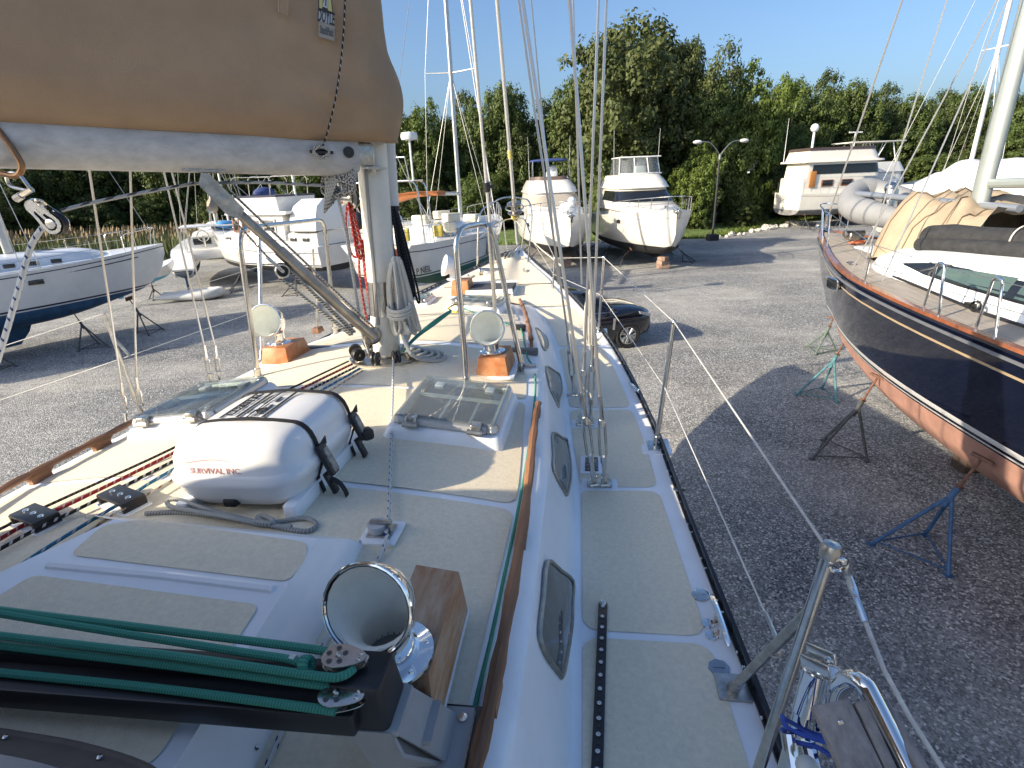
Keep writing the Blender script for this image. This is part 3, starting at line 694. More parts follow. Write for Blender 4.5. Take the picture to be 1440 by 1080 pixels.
# ---- traveller across the hood: black beam, grey end bracket, purchase blocks
zb = 4.03
e0, e1 = P(-260, 905, zb), P(548, 962, zb); bdx = (e1-e0).normalized(); bq = rotM(bdx, V((0, 0, 1)).cross(bdx)); byy = V((0, 0, 1)).cross(bdx)
mb = MB(); L = (e1-e0).length; mb.box((e0+e1)/2+V((0, 0, -.025))-byy*.012, (L-.09, .118, .05), bq, 0, 1, .006); mb.box((e0+e1)/2+V((0, 0, .012)), (L-.1, .022, .022), bq)
mb.box(e1-bdx*.05+V((0, 0, -.012)), (.12, .105, .095), bq, 0, .82, .014)
for a, b in ((-.035, .012), (.0, .02)): mb.lathe([(.008, 0), (.008, .003), (.001, .003)], e1-bdx*(.05-a)+byy*b+V((0, 0, .036)), (0, 0, 1), 10, 1)
trav = mb.build('traveller', [black, steel], own)
mb = MB(); q0 = e0+bdx*.1; fz_ = ZS(*st(q0)); mb.prism([q0-bdx*.1-V((0, 0, .05)), q0+bdx*.1-V((0, 0, .05)), q0+bdx*.05+V((0, 0, fz_-zb)), q0-bdx*.08+V((0, 0, fz_-zb))], byy*.08); mb.build('bracket', greyplast, trav)
mb = MB(); foot = SR(630, 1040, .01); q0 = e1-bdx*.12-V((0, 0, .06))
for sg in (-1, 1):
    o = byy*(.045*sg)
    mb.prism([e1-bdx*.17+o-V((0, 0, .058)), e1+bdx*.012+o-V((0, 0, .058)), e1+bdx*.03+o-V((0, 0, .12)), foot+bdx*.0+o*1.1, foot-bdx*.045+o*1.1, e1-bdx*.03+o-V((0, 0, .16)), e1-bdx*.06+o-V((0, 0, .085))], byy*(.008*sg))
mb.box(e1-bdx*.075-V((0, 0, .064)), (.2, .1, .014), bq, 0, 1, .004); mb.box((e1+foot)/2+bdx*.02-V((0, 0, .02)), (.02, .09, .012), bq)
mb.box(foot+UPB*.004, (.1, .15, .016), BF, 0, 1, .012); mb.box(foot-UPB*.008, (.13, .18, .014), BF, 1, 1, .012)
mb.prism([e1+bdx*.005+byy*.05-V((0, 0, .06)), e1+bdx*.005-byy*.05-V((0, 0, .06)), foot-byy*.055+UPB*.01, foot+byy*.055+UPB*.01], bdx*.012)
mb.lathe([(.011, 0), (.011, .004), (.001, .005)], foot+UPB*.012+BX*.025+AX*.045, UPB, 12, 2)
mb.build('bracket', [greyplast, black, steel], trav)
green = rope_mat('rope_green', (.075, .3, .22), (.045, .2, .15), .006, .5, twist=1)
def cheek(c, d, sz=1.):
    n = V((0, 0, 1)); d = d.normalized(); e = n.cross(d); mb = MB()
    for k in (0, 1):
        ol = []
        for i in range(20):
            a = 2*PI*i/20; x, y = math.cos(a)*.034, math.sin(a)*.03
            ol.append(c+d*(x-.0)*sz+e*y*sz+n*(.012*k))
        ol2 = spl([c+d*.052*sz+e*.012*sz, c+d*.052*sz-e*.012*sz, c-d*0*sz-e*.03*sz, c-d*.03*sz-e*.016*sz, c-d*.03*sz+e*.016*sz, c+e*.03*sz], 5, True)
        mb.prism([p+n*(.014*k) for p in ol2], n*.0025)
    for a in range(5):
        th = a*2*PI/5+.4; mb.lathe([(.0058*sz, 0), (.0058*sz, .0008), (.001, .0008)], c+d*(.018*math.cos(th)*sz-.004)+e*.018*math.sin(th)*sz+n*.0168, n, 10, 1)
    mb.lathe([(.024, .003), (.018, .007), (.024, .013)], c, n, 16, 1); mb.ball(c+n*.017, .006, 8); 
    for b in (-1, 1): mb.ball(c+d*.045*sz+e*.007*b*sz+n*.016, .0045, 8)
    return mb.build('block', [steel, M('sheave_grey', (.12, .12, .12), .4, .5)], trav)
ca = P(478, 931, zb+.045); cb = P(474, 984, zb+.012)
cheek(ca, bdx, .9); cheek(cb, bdx, .9)

# ---- deck turning block by the hood
mb = MB(); p = SR(538, 752); mb.box(p+UPB*.006, (.13, .13, .014), BF, 0, 1, .03); mb.box(p+UPB*.016, (.085, .075, .008), BF, 1); mb.lathe([(.034, .02), (.034, .045), (.036, .047), (.001, .05)], p-BX*.012, UPB, 20, 2)
mb.cyl(p+BX*.03+UPB*.02, p+BX*.03+UPB*.05, .012, n=10, mi=1); mb.box(p+UPB*.054, (.075, .022, .006), BF, 1, 1, .002); mb.build('foot_block', [gel_deck, steel_dull, M('sheave_white', (.5, .51, .52), .4)], own)

# ---- standing rigging: wires with turnbuckles and chainplates
def rig(chain, tbtop, up, r=.0075, tb=True, two=True, cp=True):
    """wire from a chainplate on deck, through a turnbuckle, to a point aloft"""
    mb = MB(); mb.tube([tbtop, up], r, 6); w = mb.build('shroud', wire, own)
    if tb:
        mb = MB(); d = (tbtop-chain).normalized(); L = (tbtop-chain).length; e = d.cross(V((0, 1, 0))).normalized()
        mb.cyl(tbtop-d*L*.2, tbtop+d*.03, .014, .011, 10); mb.cyl(chain+d*L*.05, chain+d*L*.32, .012, n=8)
        for k in (-1, 1): mb.tube([chain+d*L*.32, chain+d*L*.38+e*.016*k, chain+d*L*.74+e*.016*k, tbtop-d*L*.2], .0068, 6)
        mb.cyl(chain+d*L*.28, chain+d*L*.36, .016, n=8); mb.cyl(chain+d*L*.72, chain+d*L*.8, .016, n=8)
        for k in (-1, 1): mb.tube([chain-d*.01+e*.013*k, chain+d*L*.1+e*.013*k], .006, 6)
        mb.cyl(chain-e*.022, chain+e*.022, .008, n=8); mb.build('turnbuckle', steel, w)
    return w
def chainplate(p, w=.1, tangs=(-.03, .03)):
    mb = MB(); mb.box(p+UPB*.011, (w*1.1, .07, .022), BF, 0, 1, .008); mb.box(p+UPB*.0, (w+.07, .12, .01), BF, 1, 1, .02)
    for t in tangs: mb.box(p+BX*t+UPB*.042, (.024, .045, .065), BF, 0, 1, .006); mb.cyl(p+BX*(t-.02)+UPB*.055, p+BX*(t+.02)+UPB*.055, .01, n=8)
    return mb.build('chainplate', [steel_dull, gel_deck], own)
c1 = SD(843, 682); chainplate(c1, .12); q1, q2 = SD(836, 682, .05), SD(851, 682, .05)
def aloft(px0, Y): return PY(px0[0], px0[1], Y)
def through(a, b, Y):
    """pixel line a->b carried on to far above the frame, at depth Y"""
    k = (-700-a[1])/(b[1]-a[1]); return PY(a[0]+(b[0]-a[0])*k, -700, Y)
rig(q1, UPZ(q1, 819, 560), through((819, 560), (735, 0), 2.75))
rig(q2, UPZ(q2, 844, 565), through((844, 565), (801, 0), 2.75))
c2 = SD(823, 597); chainplate(c2, .11); q1, q2 = SD(817, 597, .05), SD(830, 597, .05)
rig(q1, UPZ(q1, 822, 500), through((822, 500), (842, 0), 3.3)); rig(q2, UPZ(q2, 833, 492), through((833, 492), (853, 0), 3.3))
c3 = SD(808, 556); chainplate(c3, .1, (0,)); q1 = SD(808, 556, .05); rig(q1, UPZ(q1, 799, 473), through((799, 473), (729, 0), 3.6))
q1 = SD(816, 601, .02); rig(q1, UPZ(q1, 818, 400), through((818, 400), (806, 0), 3.3), .0055, False)
q1 = SD(790, 545, .02); rig(q1, UPZ(q1, 785, 400), through((785, 400), (747, 0), 3.7), .0055, False)
mb = MB(); p = SD(832, 655); mb.box(p+UPB*.004, (.13, .2, .012), BF, 0, 1, .02); mb.box(p+UPB*.011, (.075, .16, .006), BF, 1, 1, .01)
for k in (-.055, .055):
    for j in range(4): mb.ball(p+BX*k*.55+AX*(-.065+.043*j)+UPB*.014, .004, 6, 2)
mb.build('deck_plate', [gel_deck, blackglass, steel], own)
# port side
for (x0, y0), (x1, y1), (x2, y2) in (((178, 600), (171, 543), (125, 235)), ((201, 592), (192, 535), (183, 235)), ((297, 545), (288, 490), (229, 235)), ((309, 540), (303, 490), (240, 235))):
    q = SD(x0, y0, .05); up = through((x1, y1), (x2, y2), q.y-.3); rig(q, UPZ(q, x1, y1), up)
b = SD(200, 588); t = UPZ(b, 146, 441); mb = MB(); mb.cyl(b, t, .0125, n=10); b2_ = SD(186, 588); mb.cyl(t*.8+b*.2, UPZ(b, 182, 500), .011, n=10); mb.build('stanchion', steel_dull, own)
bq2 = SD(447, 466); tq2 = UPZ(bq2, 440, 350); mb = MB(); mb.cyl(bq2, tq2, .0125, n=10); mb.box(bq2+UPB*.02, (.1, .14, .06), BF, 1, .8, .01); mb.build('stanchion', [steel_dull, teak], own)
lifeline([UPZ(b, -30, 498), t]); lifeline([t, UPZ(bq2, 440, 352)])
lifeline([UPZ(b, -30, 573), UPZ(b, 192, 497), UPZ(bq2, 445, 408)])
# forestays with furling gear
sB = SD(694, 372); wB = PY(661.5, 0, sB.y-.7); d = (wB-sB).normalized(); mb = MB(); mb.tube([sB, sB+d*9], .025, 10); fs = mb.build('forestay', M('furler_foil', (.6, .6, .58), .3, .6), own)
k = (PY(685, 262, sB.y-.2)-sB).length; mb = MB(); mb.cyl(sB+d*(k-.07), sB+d*(k+.07), .06, n=12); mb.box(sB+d*k+V((.06, 0, 0)), (.12, .06, .05), None, 0, 1, .01); mb.build('pole_ring', black, fs)
mb = MB(); mb.cyl(sB+d*.3, sB+d*.42, .03, .05, 10); mb.build('tack_fitting', M('yellow_tape', (.55, .42, .12), .6), fs)
sC = BW(10.55, 0, .05); wC = PY(699, 0, sC.y-1.2); d = (wC-sC).normalized(); mb = MB(); mb.tube([sC, sC+d*10], .03, 12); fs = mb.build('forestay', M('furler_foil_b', (.62, .62, .6), .3, .6), own)
k = (PY(716, 292, sC.y-.1)-sC).length
mb = MB(); mb.lathe([(.05, -.2), (.075, -.17), (.075, -.08)], sC+d*k, d, 18, 1, (1, 0)); mb.lathe([(.13, -.08), (.13, -.06), (.06, -.04), (.06, .06), (.13, .08), (.13, .1), (.05, .12), (.04, .2)], sC+d*k, d, 20, 0, (1, 1)); mb.torus(sC+d*(k+.02), .16, .012, d)
mb.build('furling_drum', [steel_dull, M('yellow_drum', (.6, .47, .14), .5)], fs)
mb = MB(); q = sC+d*(k+.95); mb.cyl(q-d*.07, q+d*.06, .04, n=10); mb.build('clamp', M('yellow_clamp', (.6, .45, .15), .5), fs)

# ---- unseen panel and roof added behind the camera to shade the near deck
mb = MB(); cz = 5.78
mb.prism([BW(s, t, z=z) for s, t, z in ((1.3, -1.28, 3.72), (1.28, -1.3, 4.12), (.72, -1.32, 4.95), (.2, -1.3, 5.6), (0, -1.25, 5.74), (-2.6, -1.25, 5.8), (-2.6, -1.4, 3.7))], BX*-.01)
mb.build('shade_panel', vinyl, own)
mb = MB(); mb.grid([[BW(s, t, z=5.74+.1*(1-(t/1.25)**2)) for t in (-1.25, -.8, -.3, .3, .8, 1.25)] for s in (0, -.8, -1.7, -2.6)]); mb.grid([[BW(s, t, z=5.755+.1*(1-(t/1.25)**2)) for t in (1.25, .8, .3, -.3, -.8, -1.25)] for s in (0, -.8, -1.7, -2.6)]); mb.build('canopy', vinyl, own)  # added roof, out of view, blocks sun from the deck
mb = MB()
for s, l in ((-.05, -.3), (-2.5, -2.3)): mb.tube(arc_corner([BW(l, -1.3, z=3.7), BW(s, -1.25, z=5.72), BW(s, 0, z=5.83), BW(s, 1.25, z=5.72), BW(l-.5, 1.6, z=3.4)], .3, 5), .014, 8)
mb.build('canopy_frame', steel, own)  # frame carrying the added roof, also unseen
# ================================================================ loose gear on the boat
def DP(px, py, d): return CC+ray(px, py)*d
ropew = rope_mat('rope_white', (.6, .58, .52), (.5, .48, .42), .012, .5)
ropewb = rope_mat('rope_white_blue_fleck', (.6, .6, .58), (.03, .06, .16), .05, .22, twist=3)
ropeg = rope_mat('rope_grey_laid', (.36, .36, .34), (.2, .2, .19), .011, .45, twist=1)
roper = rope_mat('rope_red', (.32, .03, .03), (.5, .4, .36), .03, .2)
ropek = rope_mat('rope_black', (.02, .02, .02), (.5, .5, .48), .035, .3)
ropebl = rope_mat('rope_blue', (.03, .17, .3), (.4, .45, .46), .05, .25)
ropedk = rope_mat('rope_dark', (.025, .025, .028), (.1, .1, .1), .02, .4)
def rope(name, pts, r, mat, label, n=5, sides=8, group=None, cat='rope'):
    mb = MB(); mb.tube(spl(pts, n), r, sides); return mb.build(name, mat, None, label, cat, group)

# ---- liferaft canister
raftw = M('canister_white', (.76, .76, .75), .3, var=.04, scale=3, coat=.3)
web = M('black_webbing', (.015, .015, .016), .8, bump=.2, bscale=200)
fr0 = P(333, 733, 3.79); RA = AX; RB = (BX-V((0, 0, HEEL))).normalized(); RU = RA.cross(RB)*-1
W2, L2 = .252, .285; rc = fr0+AX*(L2+.0); rc.z = BW(*st(rc)).z-.035
raft = thing('liferaft_canister', 'white liferaft canister strapped down with two black belts on the coachroof', 'liferaft', rc, -HD)
Rm = frame(rc, BX-V((0, 0, HEEL)), AX)
XR = lambda x, y, z: Rm @ V((x, y, z))
RPROF = [(.0, .78), (.02, .87), (.06, .955), (.1, 1), (.112, 1.03), (.14, 1.035), (.152, 1.0), (.156, .99), (.205, .975), (.238, .93), (.26, .86), (.273, .76), (.281, .5), (.283, .02)]
def se(a, k, n=5.5):
    c, s = math.cos(a), math.sin(a); m = (abs(c)**n+abs(s)**n)**(-1/n); 
    dx = (1-k)*W2*1.15; return (c*m*(W2-dx)*1., s*m*(L2-dx), 0)
mb = MB(); mb.loft([[XR(*(V(se(2*PI*i/64, k))+V((0, 0, z+.05)))) for i in range(64)] for z, k in RPROF], cap=(1, 1))
mb.build('shell', raftw, raft, smooth=50)
for sg in (-1, 1): mb = MB(); mb.box(XR(sg*.21, .02, .055), (.05, .6, .06), BF, 0, 1, .01); mb.build('chock', gel_deck, raft)
def rprof_w(z):
    return lerp([(a+.05, W2-(1-k)*W2*1.15) for a, k in RPROF], z)
zs_ = [.09, .13, .17, .2, .25, .28, .3, .313, .322, .329]
for y in (-.09, .2):
    pth = [XR(rprof_w(z)+.004, y, z+.002) for z in zs_]; pth = [XR(.245, y, .03)]+pth+[XR(0, y, .339)]+[XR(-rprof_w(z)-.004, y, z+.002) for z in zs_[::-1]]+[XR(-.245, y, .03)]
    mb = MB(); hw = AX*.0125
    mb.loft([[p-hw+RU*0, p+hw, p+hw-RU*.003, p-hw-RU*.003] for p in pth], cap=(1, 1)); stp = mb.build('strap', web, raft, smooth=60)
    mb = MB(); c = XR(W2+.03, y, .17); q = rotM(AX, (V((0, 0, 1))*.93-BX*.35)); mb.rbox(c, (.052, .13, .022), .02, q, 0); mb.rbox(c+BX*.014, (.034, .1, .01), .012, q, 1); mb.box(c+BX*.016-V((0, 0, .035)), (.03, .03, .012), q, 1, 1, .003)
    mb.box(c+V((0, 0, -.1)), (.034, .09, .014), q, 0, 1, .004); mb.prism([c+BX*-.01+V((0, 0, .07))-AX*.02, c+BX*.006+V((0, 0, .1)), c+BX*0+V((0, 0, .06))+AX*.01], BX*.004)
    if y > 0: mb.rbox(c+BX*.03-V((0, 0, .04))+AX*.01, (.05, .05, .05), .015, rotM(AX+BX, V((0, 0, 1))), 0)
    mb.build('buckle', [black, M('buckle_grey', (.24, .23, .22), .45, .2, var=.5, scale=60)], stp)
    tail = [c+V((0, 0, -.08)), c+BX*.04+V((0, 0, -.11)), c+BX*.065-AX*.02+V((0, 0, -.17)), c+BX*.03-AX*.09+V((0, 0, -.235))] if y < 0 else [c+V((0, 0, -.1)), c+V((.01, 0, -.17)), c+V((0, -.01, -.21))]
    mb = MB(); q = spl(tail, 5); mb.loft([[p-hw, p+hw, p+hw-BX*.003, p-hw-BX*.003] for p in q], cap=(1, 1)); mb.build('strap_tail', web, raft)
ink = M('black_print', (.02, .02, .02), .6); redink = M('faded_red_print', (.68, .38, .36), .6); tagw = M('label_white', (.66, .65, .62), .5)
def on_top(x, y): 
    best = .4
    for a, k in RPROF:
        if rprof_w(a+.05) >= abs(x): best = a+.05
    return best
ZT = .3365
mb = MB()
for x, wd in ((-.2, .012), (-.125, .01), (-.055, .012), (-.015, .005), (.05, .012)):
    z = ZT-max(0, abs(x)-.08)**2*1.6; mb.box(XR(x, .055, z), (wd, .26, .0015), BF)
for x, y, w_, l in ((-.09, .1, .004, .06), (-.09, .0, .004, .08), (-.035, .1, .008, .08), (-.035, -.02, .006, .04), (.015, .1, .012, .05), (.02, .0, .01, .09), (.01, -.05, .006, .03)):
    mb.box(XR(x, y, ZT-.0005), (w_, l, .0015), BF)
mb.build('label_bars', ink, raft)
text_obj('COASTAL', .05, ink, raft, frame(XR(-.1, .05, ZT), AX, -BX), bold=True)
# faded front label
fz, fy = .185, -L2-.012
fn = V(XR(0, -1, 0)-XR(0, 0, 0)); mt_ = frame(XR(-.03, -L2-.006, .262), BX-V((0, 0, HEEL)), RU*.96+AX*.25)
mt_.translation = XR(-.03, -L2+.004, .222)
def hug(o, lift):
    for v in o.data.vertices:
        x, zc = v.co.x, v.co.z; k = 1.
        for (z0, k0), (z1, k1) in zip(RPROF, RPROF[1:]):
            if z0 <= zc-.05 <= z1: k = k0+(k1-k0)*(zc-.05-z0)/max(1e-6, z1-z0)
        dx = (1-k)*W2*1.15; q = min(.98, abs(x)/(W2-dx)); v.co.y = -(L2-dx)*(1-q**5.5)**(1/5.5)-lift
hug(text_obj('SURVIVAL INC.', .03, redink, raft, mt_, bold=True), .0012)
mb = MB(); arc = [mt_ @ V((-.12+.24*i/12, .028+.018*math.sin(PI*i/12)-(.006*i/12), .001)) for i in range(13)]; mb.tube(arc, [.004-.003*i/12 for i in range(13)], 6, flat=.4)
hug(mb.build('red_swoosh', redink, raft), .001)
mb = MB(); mb.rbox(XR(-.02, -L2+.03, .085), (.055, .04, .03), .012, BF); mb.build('plug', black, raft)
# painter line coiled in front of it
q = [SR(x, y, z) for x, y, z in ((205, 722, .012), (250, 720, .012), (300, 726, .012), (350, 733, .012), (395, 742, .012), (430, 747, .012), (445, 738, .012), (430, 729, .012), (400, 732, .012), (372, 738, .015), (345, 732, .035), (310, 725, .04), (270, 718, .035), (240, 712, .03), (236, 704, .035), (252, 703, .04), (290, 716, .04), (330, 727, .03), (372, 736, .03), (385, 733, .03), (372, 726, .025), (362, 728, .02), (380, 738, .02), (410, 741, .018))]
rope('rope_coil', q, .0085, ropeg, 'grey three-strand rope lying in loops against the front of the white canister', 6)

# ---- sail bag on the boom
cv = M('tan_canvas', (.35, .243, .152), .85, var=.06, scale=5, bump=.25, bscale=260)
tip = -.235; mb = MB(); rings = []
HW = [(-.03, .075), (.0, .115), (.05, .15), (.12, .172), (.3, .185), (.6, .175), (.9, .15), (1.2, .115), (1.4, .07), (1.46, .03)]
for h in [-.03, -.015, 0, .02, .04, .065, .09, .115, .14, .16, .18, .21, .25, .29, .33, .37, .42, .47, .52, .58, .64, .7, .78, .86, .95, 1.05, 1.2, 1.35, 1.43, 1.46]:
    w_ = lerp(HW, h); tp = tip+.02+.12*(h/1.46)-(.05*math.sin(max(0, min(1, h/.4))*PI)); ol = []; K = 60
    for i in range(K+1):
        k = 4.3+(tp+w_-4.3)*(i/K)**.8; d = k-tp
        ww = w_*(1-.25*max(0, (k-3)/1.3))
        wr = math.exp(-max(0, d-.1)/.5); wrk = .012*wr*(math.sin(h*23+d*9)+.6*math.sin(h*41-d*15))*min(1, (h+.03)*8)+.007*math.sin(h*6+d*2.3)
        sag = -.025*wr*math.exp(-((d-.55)/.25)**2)*(1 if h < .1 else 0)
        wrk += .006*math.sin(h*31+3*math.sin(d*5+h*2))*wr+.004*math.sin(d*7+2*math.sin(h*5))+.005*math.exp(-((h-.16-.05*math.sin(d*2))/.03)**2)*(d > .3); ol.append((k, ww+wrk, sag))
    for i in range(1, 8):
        a = PI*i/8; rr = w_*(1+.03*math.sin(a*5+h*9)); ol.append((tp+w_-math.sin(a)*rr, math.cos(a)*rr, 0))
    for k, ww, sag in ol[:K+1][::-1]: ol.append((k, -ww, sag))
    ring = [g0+bd_*k+bs_*(-b if near(g0, 1).dot(bs_) < g0.dot(bs_) else b)+bu*(.1+h+sg) for k, b, sg in ol]
    rings.append(ring)
mb.loft(rings, cap=(1, 1))
bag = thing('sail_cover', 'big tan canvas sail bag lying along the boom', 'sail cover', g0+bu*.1, 0)
mb.build('canvas', cv, bag, smooth=70)
def bag_pt(px, py, out=.19):
    o = near(g0, out); n = (near(g0, 1)-g0).normalized(); d = ray(px, py); return CC+d*((o-CC).dot(n)/d.dot(n))
patch_w = M('patch_white', (.5, .52, .54), .7); patch_y = M('patch_yellow', (.5, .47, .2), .7); patch_g = M('patch_grey', (.3, .29, .26), .8); patch_k = M('patch_black', (.03, .035, .04), .7)
nb = (near(g0, 1)-g0).normalized()
def patch(pts, out, mat, name='logo_patch', par=None):
    mb = MB(); mb.prism([bag_pt(x, y, out) for x, y in pts], nb*.001); return mb.build(name, mat, par or bag, smooth=0)
pw = patch([(447, 14), (448, 29), (470, 35.5), (469, 20.5)], .21, patch_w)
patch([(447.5, -14), (447.5, 14.5), (469, 21), (465, -10)], .21, patch_k, 'emblem', pw); patch([(449, -14), (449, 11), (453, 12), (455, -14)], .2125, patch_y, 'emblem', pw); patch([(461, 14.5), (467.3, 17), (464, -10), (462, -8)], .2125, patch_y, 'emblem', pw)
patch([(453.5, 9), (460.5, 12), (462, -6), (457.5, -10)], .2125, patch_w, 'emblem', pw); patch([(456.5, 8), (459, 9), (460, -8), (457.5, -10)], .2145, M('emblem_slate', (.15, .18, .2), .7), 'emblem', pw)
patch([(448, 29.5), (448, 51.5), (470, 57.5), (470.8, 37)], .21, patch_g, 'care_patch')
ex = bag_pt(470, 35.5, .2)-bag_pt(448, 29, .2); ey = bag_pt(458, 20, .2)-bag_pt(458, 34, .2)
text_obj('DOYLE', .075, patch_k, pw, frame(bag_pt(458.7, 25, .2125), ex, ey), bold=True, sx=.34)
text_obj('StackPack', .05, M('patch_print', (.12, .12, .12), .8), pw, frame(bag_pt(459.3, 44, .2125), ex, ey), bold=True, sx=.32)
mb = MB(); tq = [bag_pt(x, y, .205) for x, y in ((392, -8), (392, 17), (405, 22.5), (405.5, -6))]; mb.tube(tq, .003, 6); mb.prism(tq, nb*.001); mb.build('tab', cv, bag)
rope('lacing_line', [bag_pt(x, y, o) for x, y, o in ((486, -30, .2), (484, 30, .2), (480, 80, .21), (474, 125, .21), (467, 160, .2), (459, 190, .17))]+[near(boom_at(448, .1)[0], .11)], .0045, ropek, 'thin black and white line hanging down the front of the tan sail bag')
c = near(boom_at(447, 0.)[0], .12); mb = MB(); pts = []
for i in range(46):
    a = i*.82; pts.append(c+bd_*(math.cos(a)*.034*(1+.3*math.sin(i*1.7)))+bu*(math.sin(a)*.03*(1+.3*math.sin(i*2.3)))+nb*(.02*math.sin(i*1.1)))
mb.tube(spl(pts, 3), .0038, 5); mb.build('knotted_line', speck, None, 'grey knot of thin line wound on the boom cleat beside the black end knob', 'rope')

# ---- block and lines at the top left
Yb = boom_at(30, 0)[0].y-.1
def TL(px, py, dy=0.): return PY(px, py, Yb+dy)
blk_ = thing('rope_block', 'steel and black sheave block hanging from a bronze hook below the boom', 'pulley', TL(65, 300))
cS = TL(78, 314); q1 = TL(45, 285); ad = (cS-q1).normalized(); an = (CC-cS).normalized(); an = (an-ad*an.dot(ad)).normalized(); an = (an*.8+ad.cross(an)*.6).normalized()
mb = MB(); mb.lathe([(.03, -.018), (.05, -.018), (.05, -.013), (.042, -.004), (.042, .004), (.05, .013), (.05, .018), (.03, .018)], cS, an, 22); sv_ = mb.build('sheave', black, blk_)
mb = MB(); sd_ = an.cross(ad)
for k in (-1, 1):
    ol = spl([cS+ad*.045+sd_*.0, cS+ad*.03+sd_*.034, cS-ad*.0+sd_*.044, cS-ad*.07+sd_*.03, cS-ad*.115+sd_*.024, cS-ad*.115-sd_*.024, cS-ad*.07-sd_*.03, cS-sd_*.044, cS+ad*.03-sd_*.034], 4, True)
    ou = [p+an*(.024*k) for p in ol]; n_ = len(ou); inn = [cS+an*(.024*k)+((p-an*(.024*k))-cS)*.66 for p in ou]
    mb.loft([ou, [p+an*(.004*k) for p in ou], [p+an*(.004*k) for p in inn], inn, ou], 0)
    mb.lathe([(.024, 0), (.022, .006*k), (.012, .008*k), (.001, .008*k)], cS+an*(.025*k), an, 16); mb.box(cS-ad*.06+an*(.024*k), (.1, .012, .004), rotM(ad, sd_))
mb.tube([cS-ad*.115+an*.027, cS-ad*.122, cS-ad*.115-an*.027], .024, 8, flat=.5, up=ad); mb.build('side_plate', chrome, blk_)
mb = MB(); mb.tube(arc_corner([TL(38, 268), TL(12, 262), TL(8, 243), TL(26, 243), TL(46, 270)], .03, 4), .0075, 8); mb.cyl(TL(28, 275), TL(45, 266), .013, n=10); mb.cyl(TL(22, 280), TL(30, 275), .017, n=8); mb.build('shackle', steel, blk_)
mb = MB(); mb.tube(arc_corner([TL(-30, 150, .02), TL(0, 186), TL(22, 215), TL(33, 235), TL(24, 249), TL(-2, 243), TL(-40, 238)], .05, 5), .0135, 10); mb.build('bronze_bail', M('bronze', (.3, .17, .09), .35, .8, var=.2, scale=30), own)
rope('preventer_line', [TL(86, 296)]+[PY(x, y, Y) for x, y, Y in ((130, 285, Yb+.1), (200, 271, Yb+.25), (268, 259, Yb+.42), (275, 258, Yb+.45))]+[PY(x, y, Y) for x, y, Y in ((360, 256.5, m0.y-.42), (420, 259, m0.y-.3), (468, 262, m0.y-.2))], .0085, ropew if False else rope_mat('rope_pale_grey_fleck', (.42, .42, .4), (.08, .08, .09), .1, .4), 'grey flecked line stretched level below the boom from the steel block to the mast', 4)
rope('main_line', [TL(62, 318), PY(44, 345, Yb-.02), PY(28, 400, Yb-.08), PY(8, 470, Yb-.15), PY(-20, 560, Yb-.25)], .0135, ropewb, 'thick pale rope with blue flecks running down from the steel block at the left edge', 4)
lb = mx  # winch-side rope bundle
def hang(px, py, Y, w_, h, nl, r, mat, label, tail=0., seed=1, skew=0.):
    """hank of rope hung in long loops"""
    q = random.Random(seed); o = PY(px, py, Y); pts = []
    for i in range(nl):
        j = (q.random()-.5); x0 = w_*(i/(nl-1)-.5) if nl > 1 else 0; dx = q.random()*.02; dy = (q.random()-.5)*.06; hh = h*(1-.12*q.random())
        pts += [o+V((x0*.35, dy*.5, .0)), o+V((x0-.012+skew*.4, dy, -hh*.35)), o+V((x0*1.15-.015+skew, dy, -hh*.9)), o+V((x0*1.15+dx+skew, dy*1.2, -hh)), o+V((x0+.02+skew*.8, dy*1.2, -hh*.85)), o+V((x0*.6+.015+skew*.3, dy, -hh*.3)), o+V((x0*.35+.01, dy*.5, .01))]
    mb = MB(); mb.tube(spl(pts, 4), r, 6); 
    return mb, o
ym = m0.y
# white halyard: hank on the mast spreading into loops on the deck
mb, o = hang(556, 368, ym-.12, .12, .5, 8, .0115, ropew, '', seed=3, skew=.02)
for j in range(3):
    q = [UPZ(o, 547, 430+5*j)+V((0, -.03, 0)), UPZ(o, 556, 434+5*j)+V((0, -.085, 0)), UPZ(o, 570, 433+5*j)+V((0, -.085, 0)), UPZ(o, 578, 428+5*j)+V((0, -.02, 0)), UPZ(o, 562, 426+5*j)+V((0, .05, 0))]; mb.tube(spl(q, 4, True), .011, 6, closed=True)
tails = []
for i in range(6):
    e = 612-9*i; pts = [PY(562+i*2, 440+4*i, ym-.15), PY(566+i*2, 470, ym-.14), SR(578-2*i, 497-2*i, .12-.01*i)]+[SR(596-6*i, 506-2*i, .03), SR(e+8, 507-3*i, .012+.012*i), SR(e+14, 500-2*i, .012+.012*i), SR(e+2, 494-i, .02), SR(582, 493, .03), SR(566, 489, .05)]
    mb.tube(spl(pts, 6), .0115, 6)
mb.build('halyard_hank', ropew, None, 'thick white rope hank hanging on the mast and spreading in loops on the deck', 'rope')
mb, o = hang(553, 300, ym+.1, .09, .6, 6, .008, ropedk, '', seed=5, skew=.05); mb.build('halyard_hank', ropedk, None, 'black rope hank hanging on the forward side of the mast', 'rope')
mb, o = hang(490, 290, ym-.05, .04, .33, 3, .007, roper, '', seed=8, skew=.02); mb2, o2 = hang(509, 345, ym-.02, .07, .62, 4, .007, roper, '', seed=9, skew=.03)
mb.v and None
off = len(mb.v); 
for k_, uvv in mb2.uv.items(): mb.uv[k_+len(mb.f)] = uvv
mb.f += [tuple(i+off for i in f) for f in mb2.f]; mb.m += mb2.m; mb.v += mb2.v
mb.build('halyard_hank', roper, None, 'red flecked rope hanks hanging on the left side of the mast', 'rope')
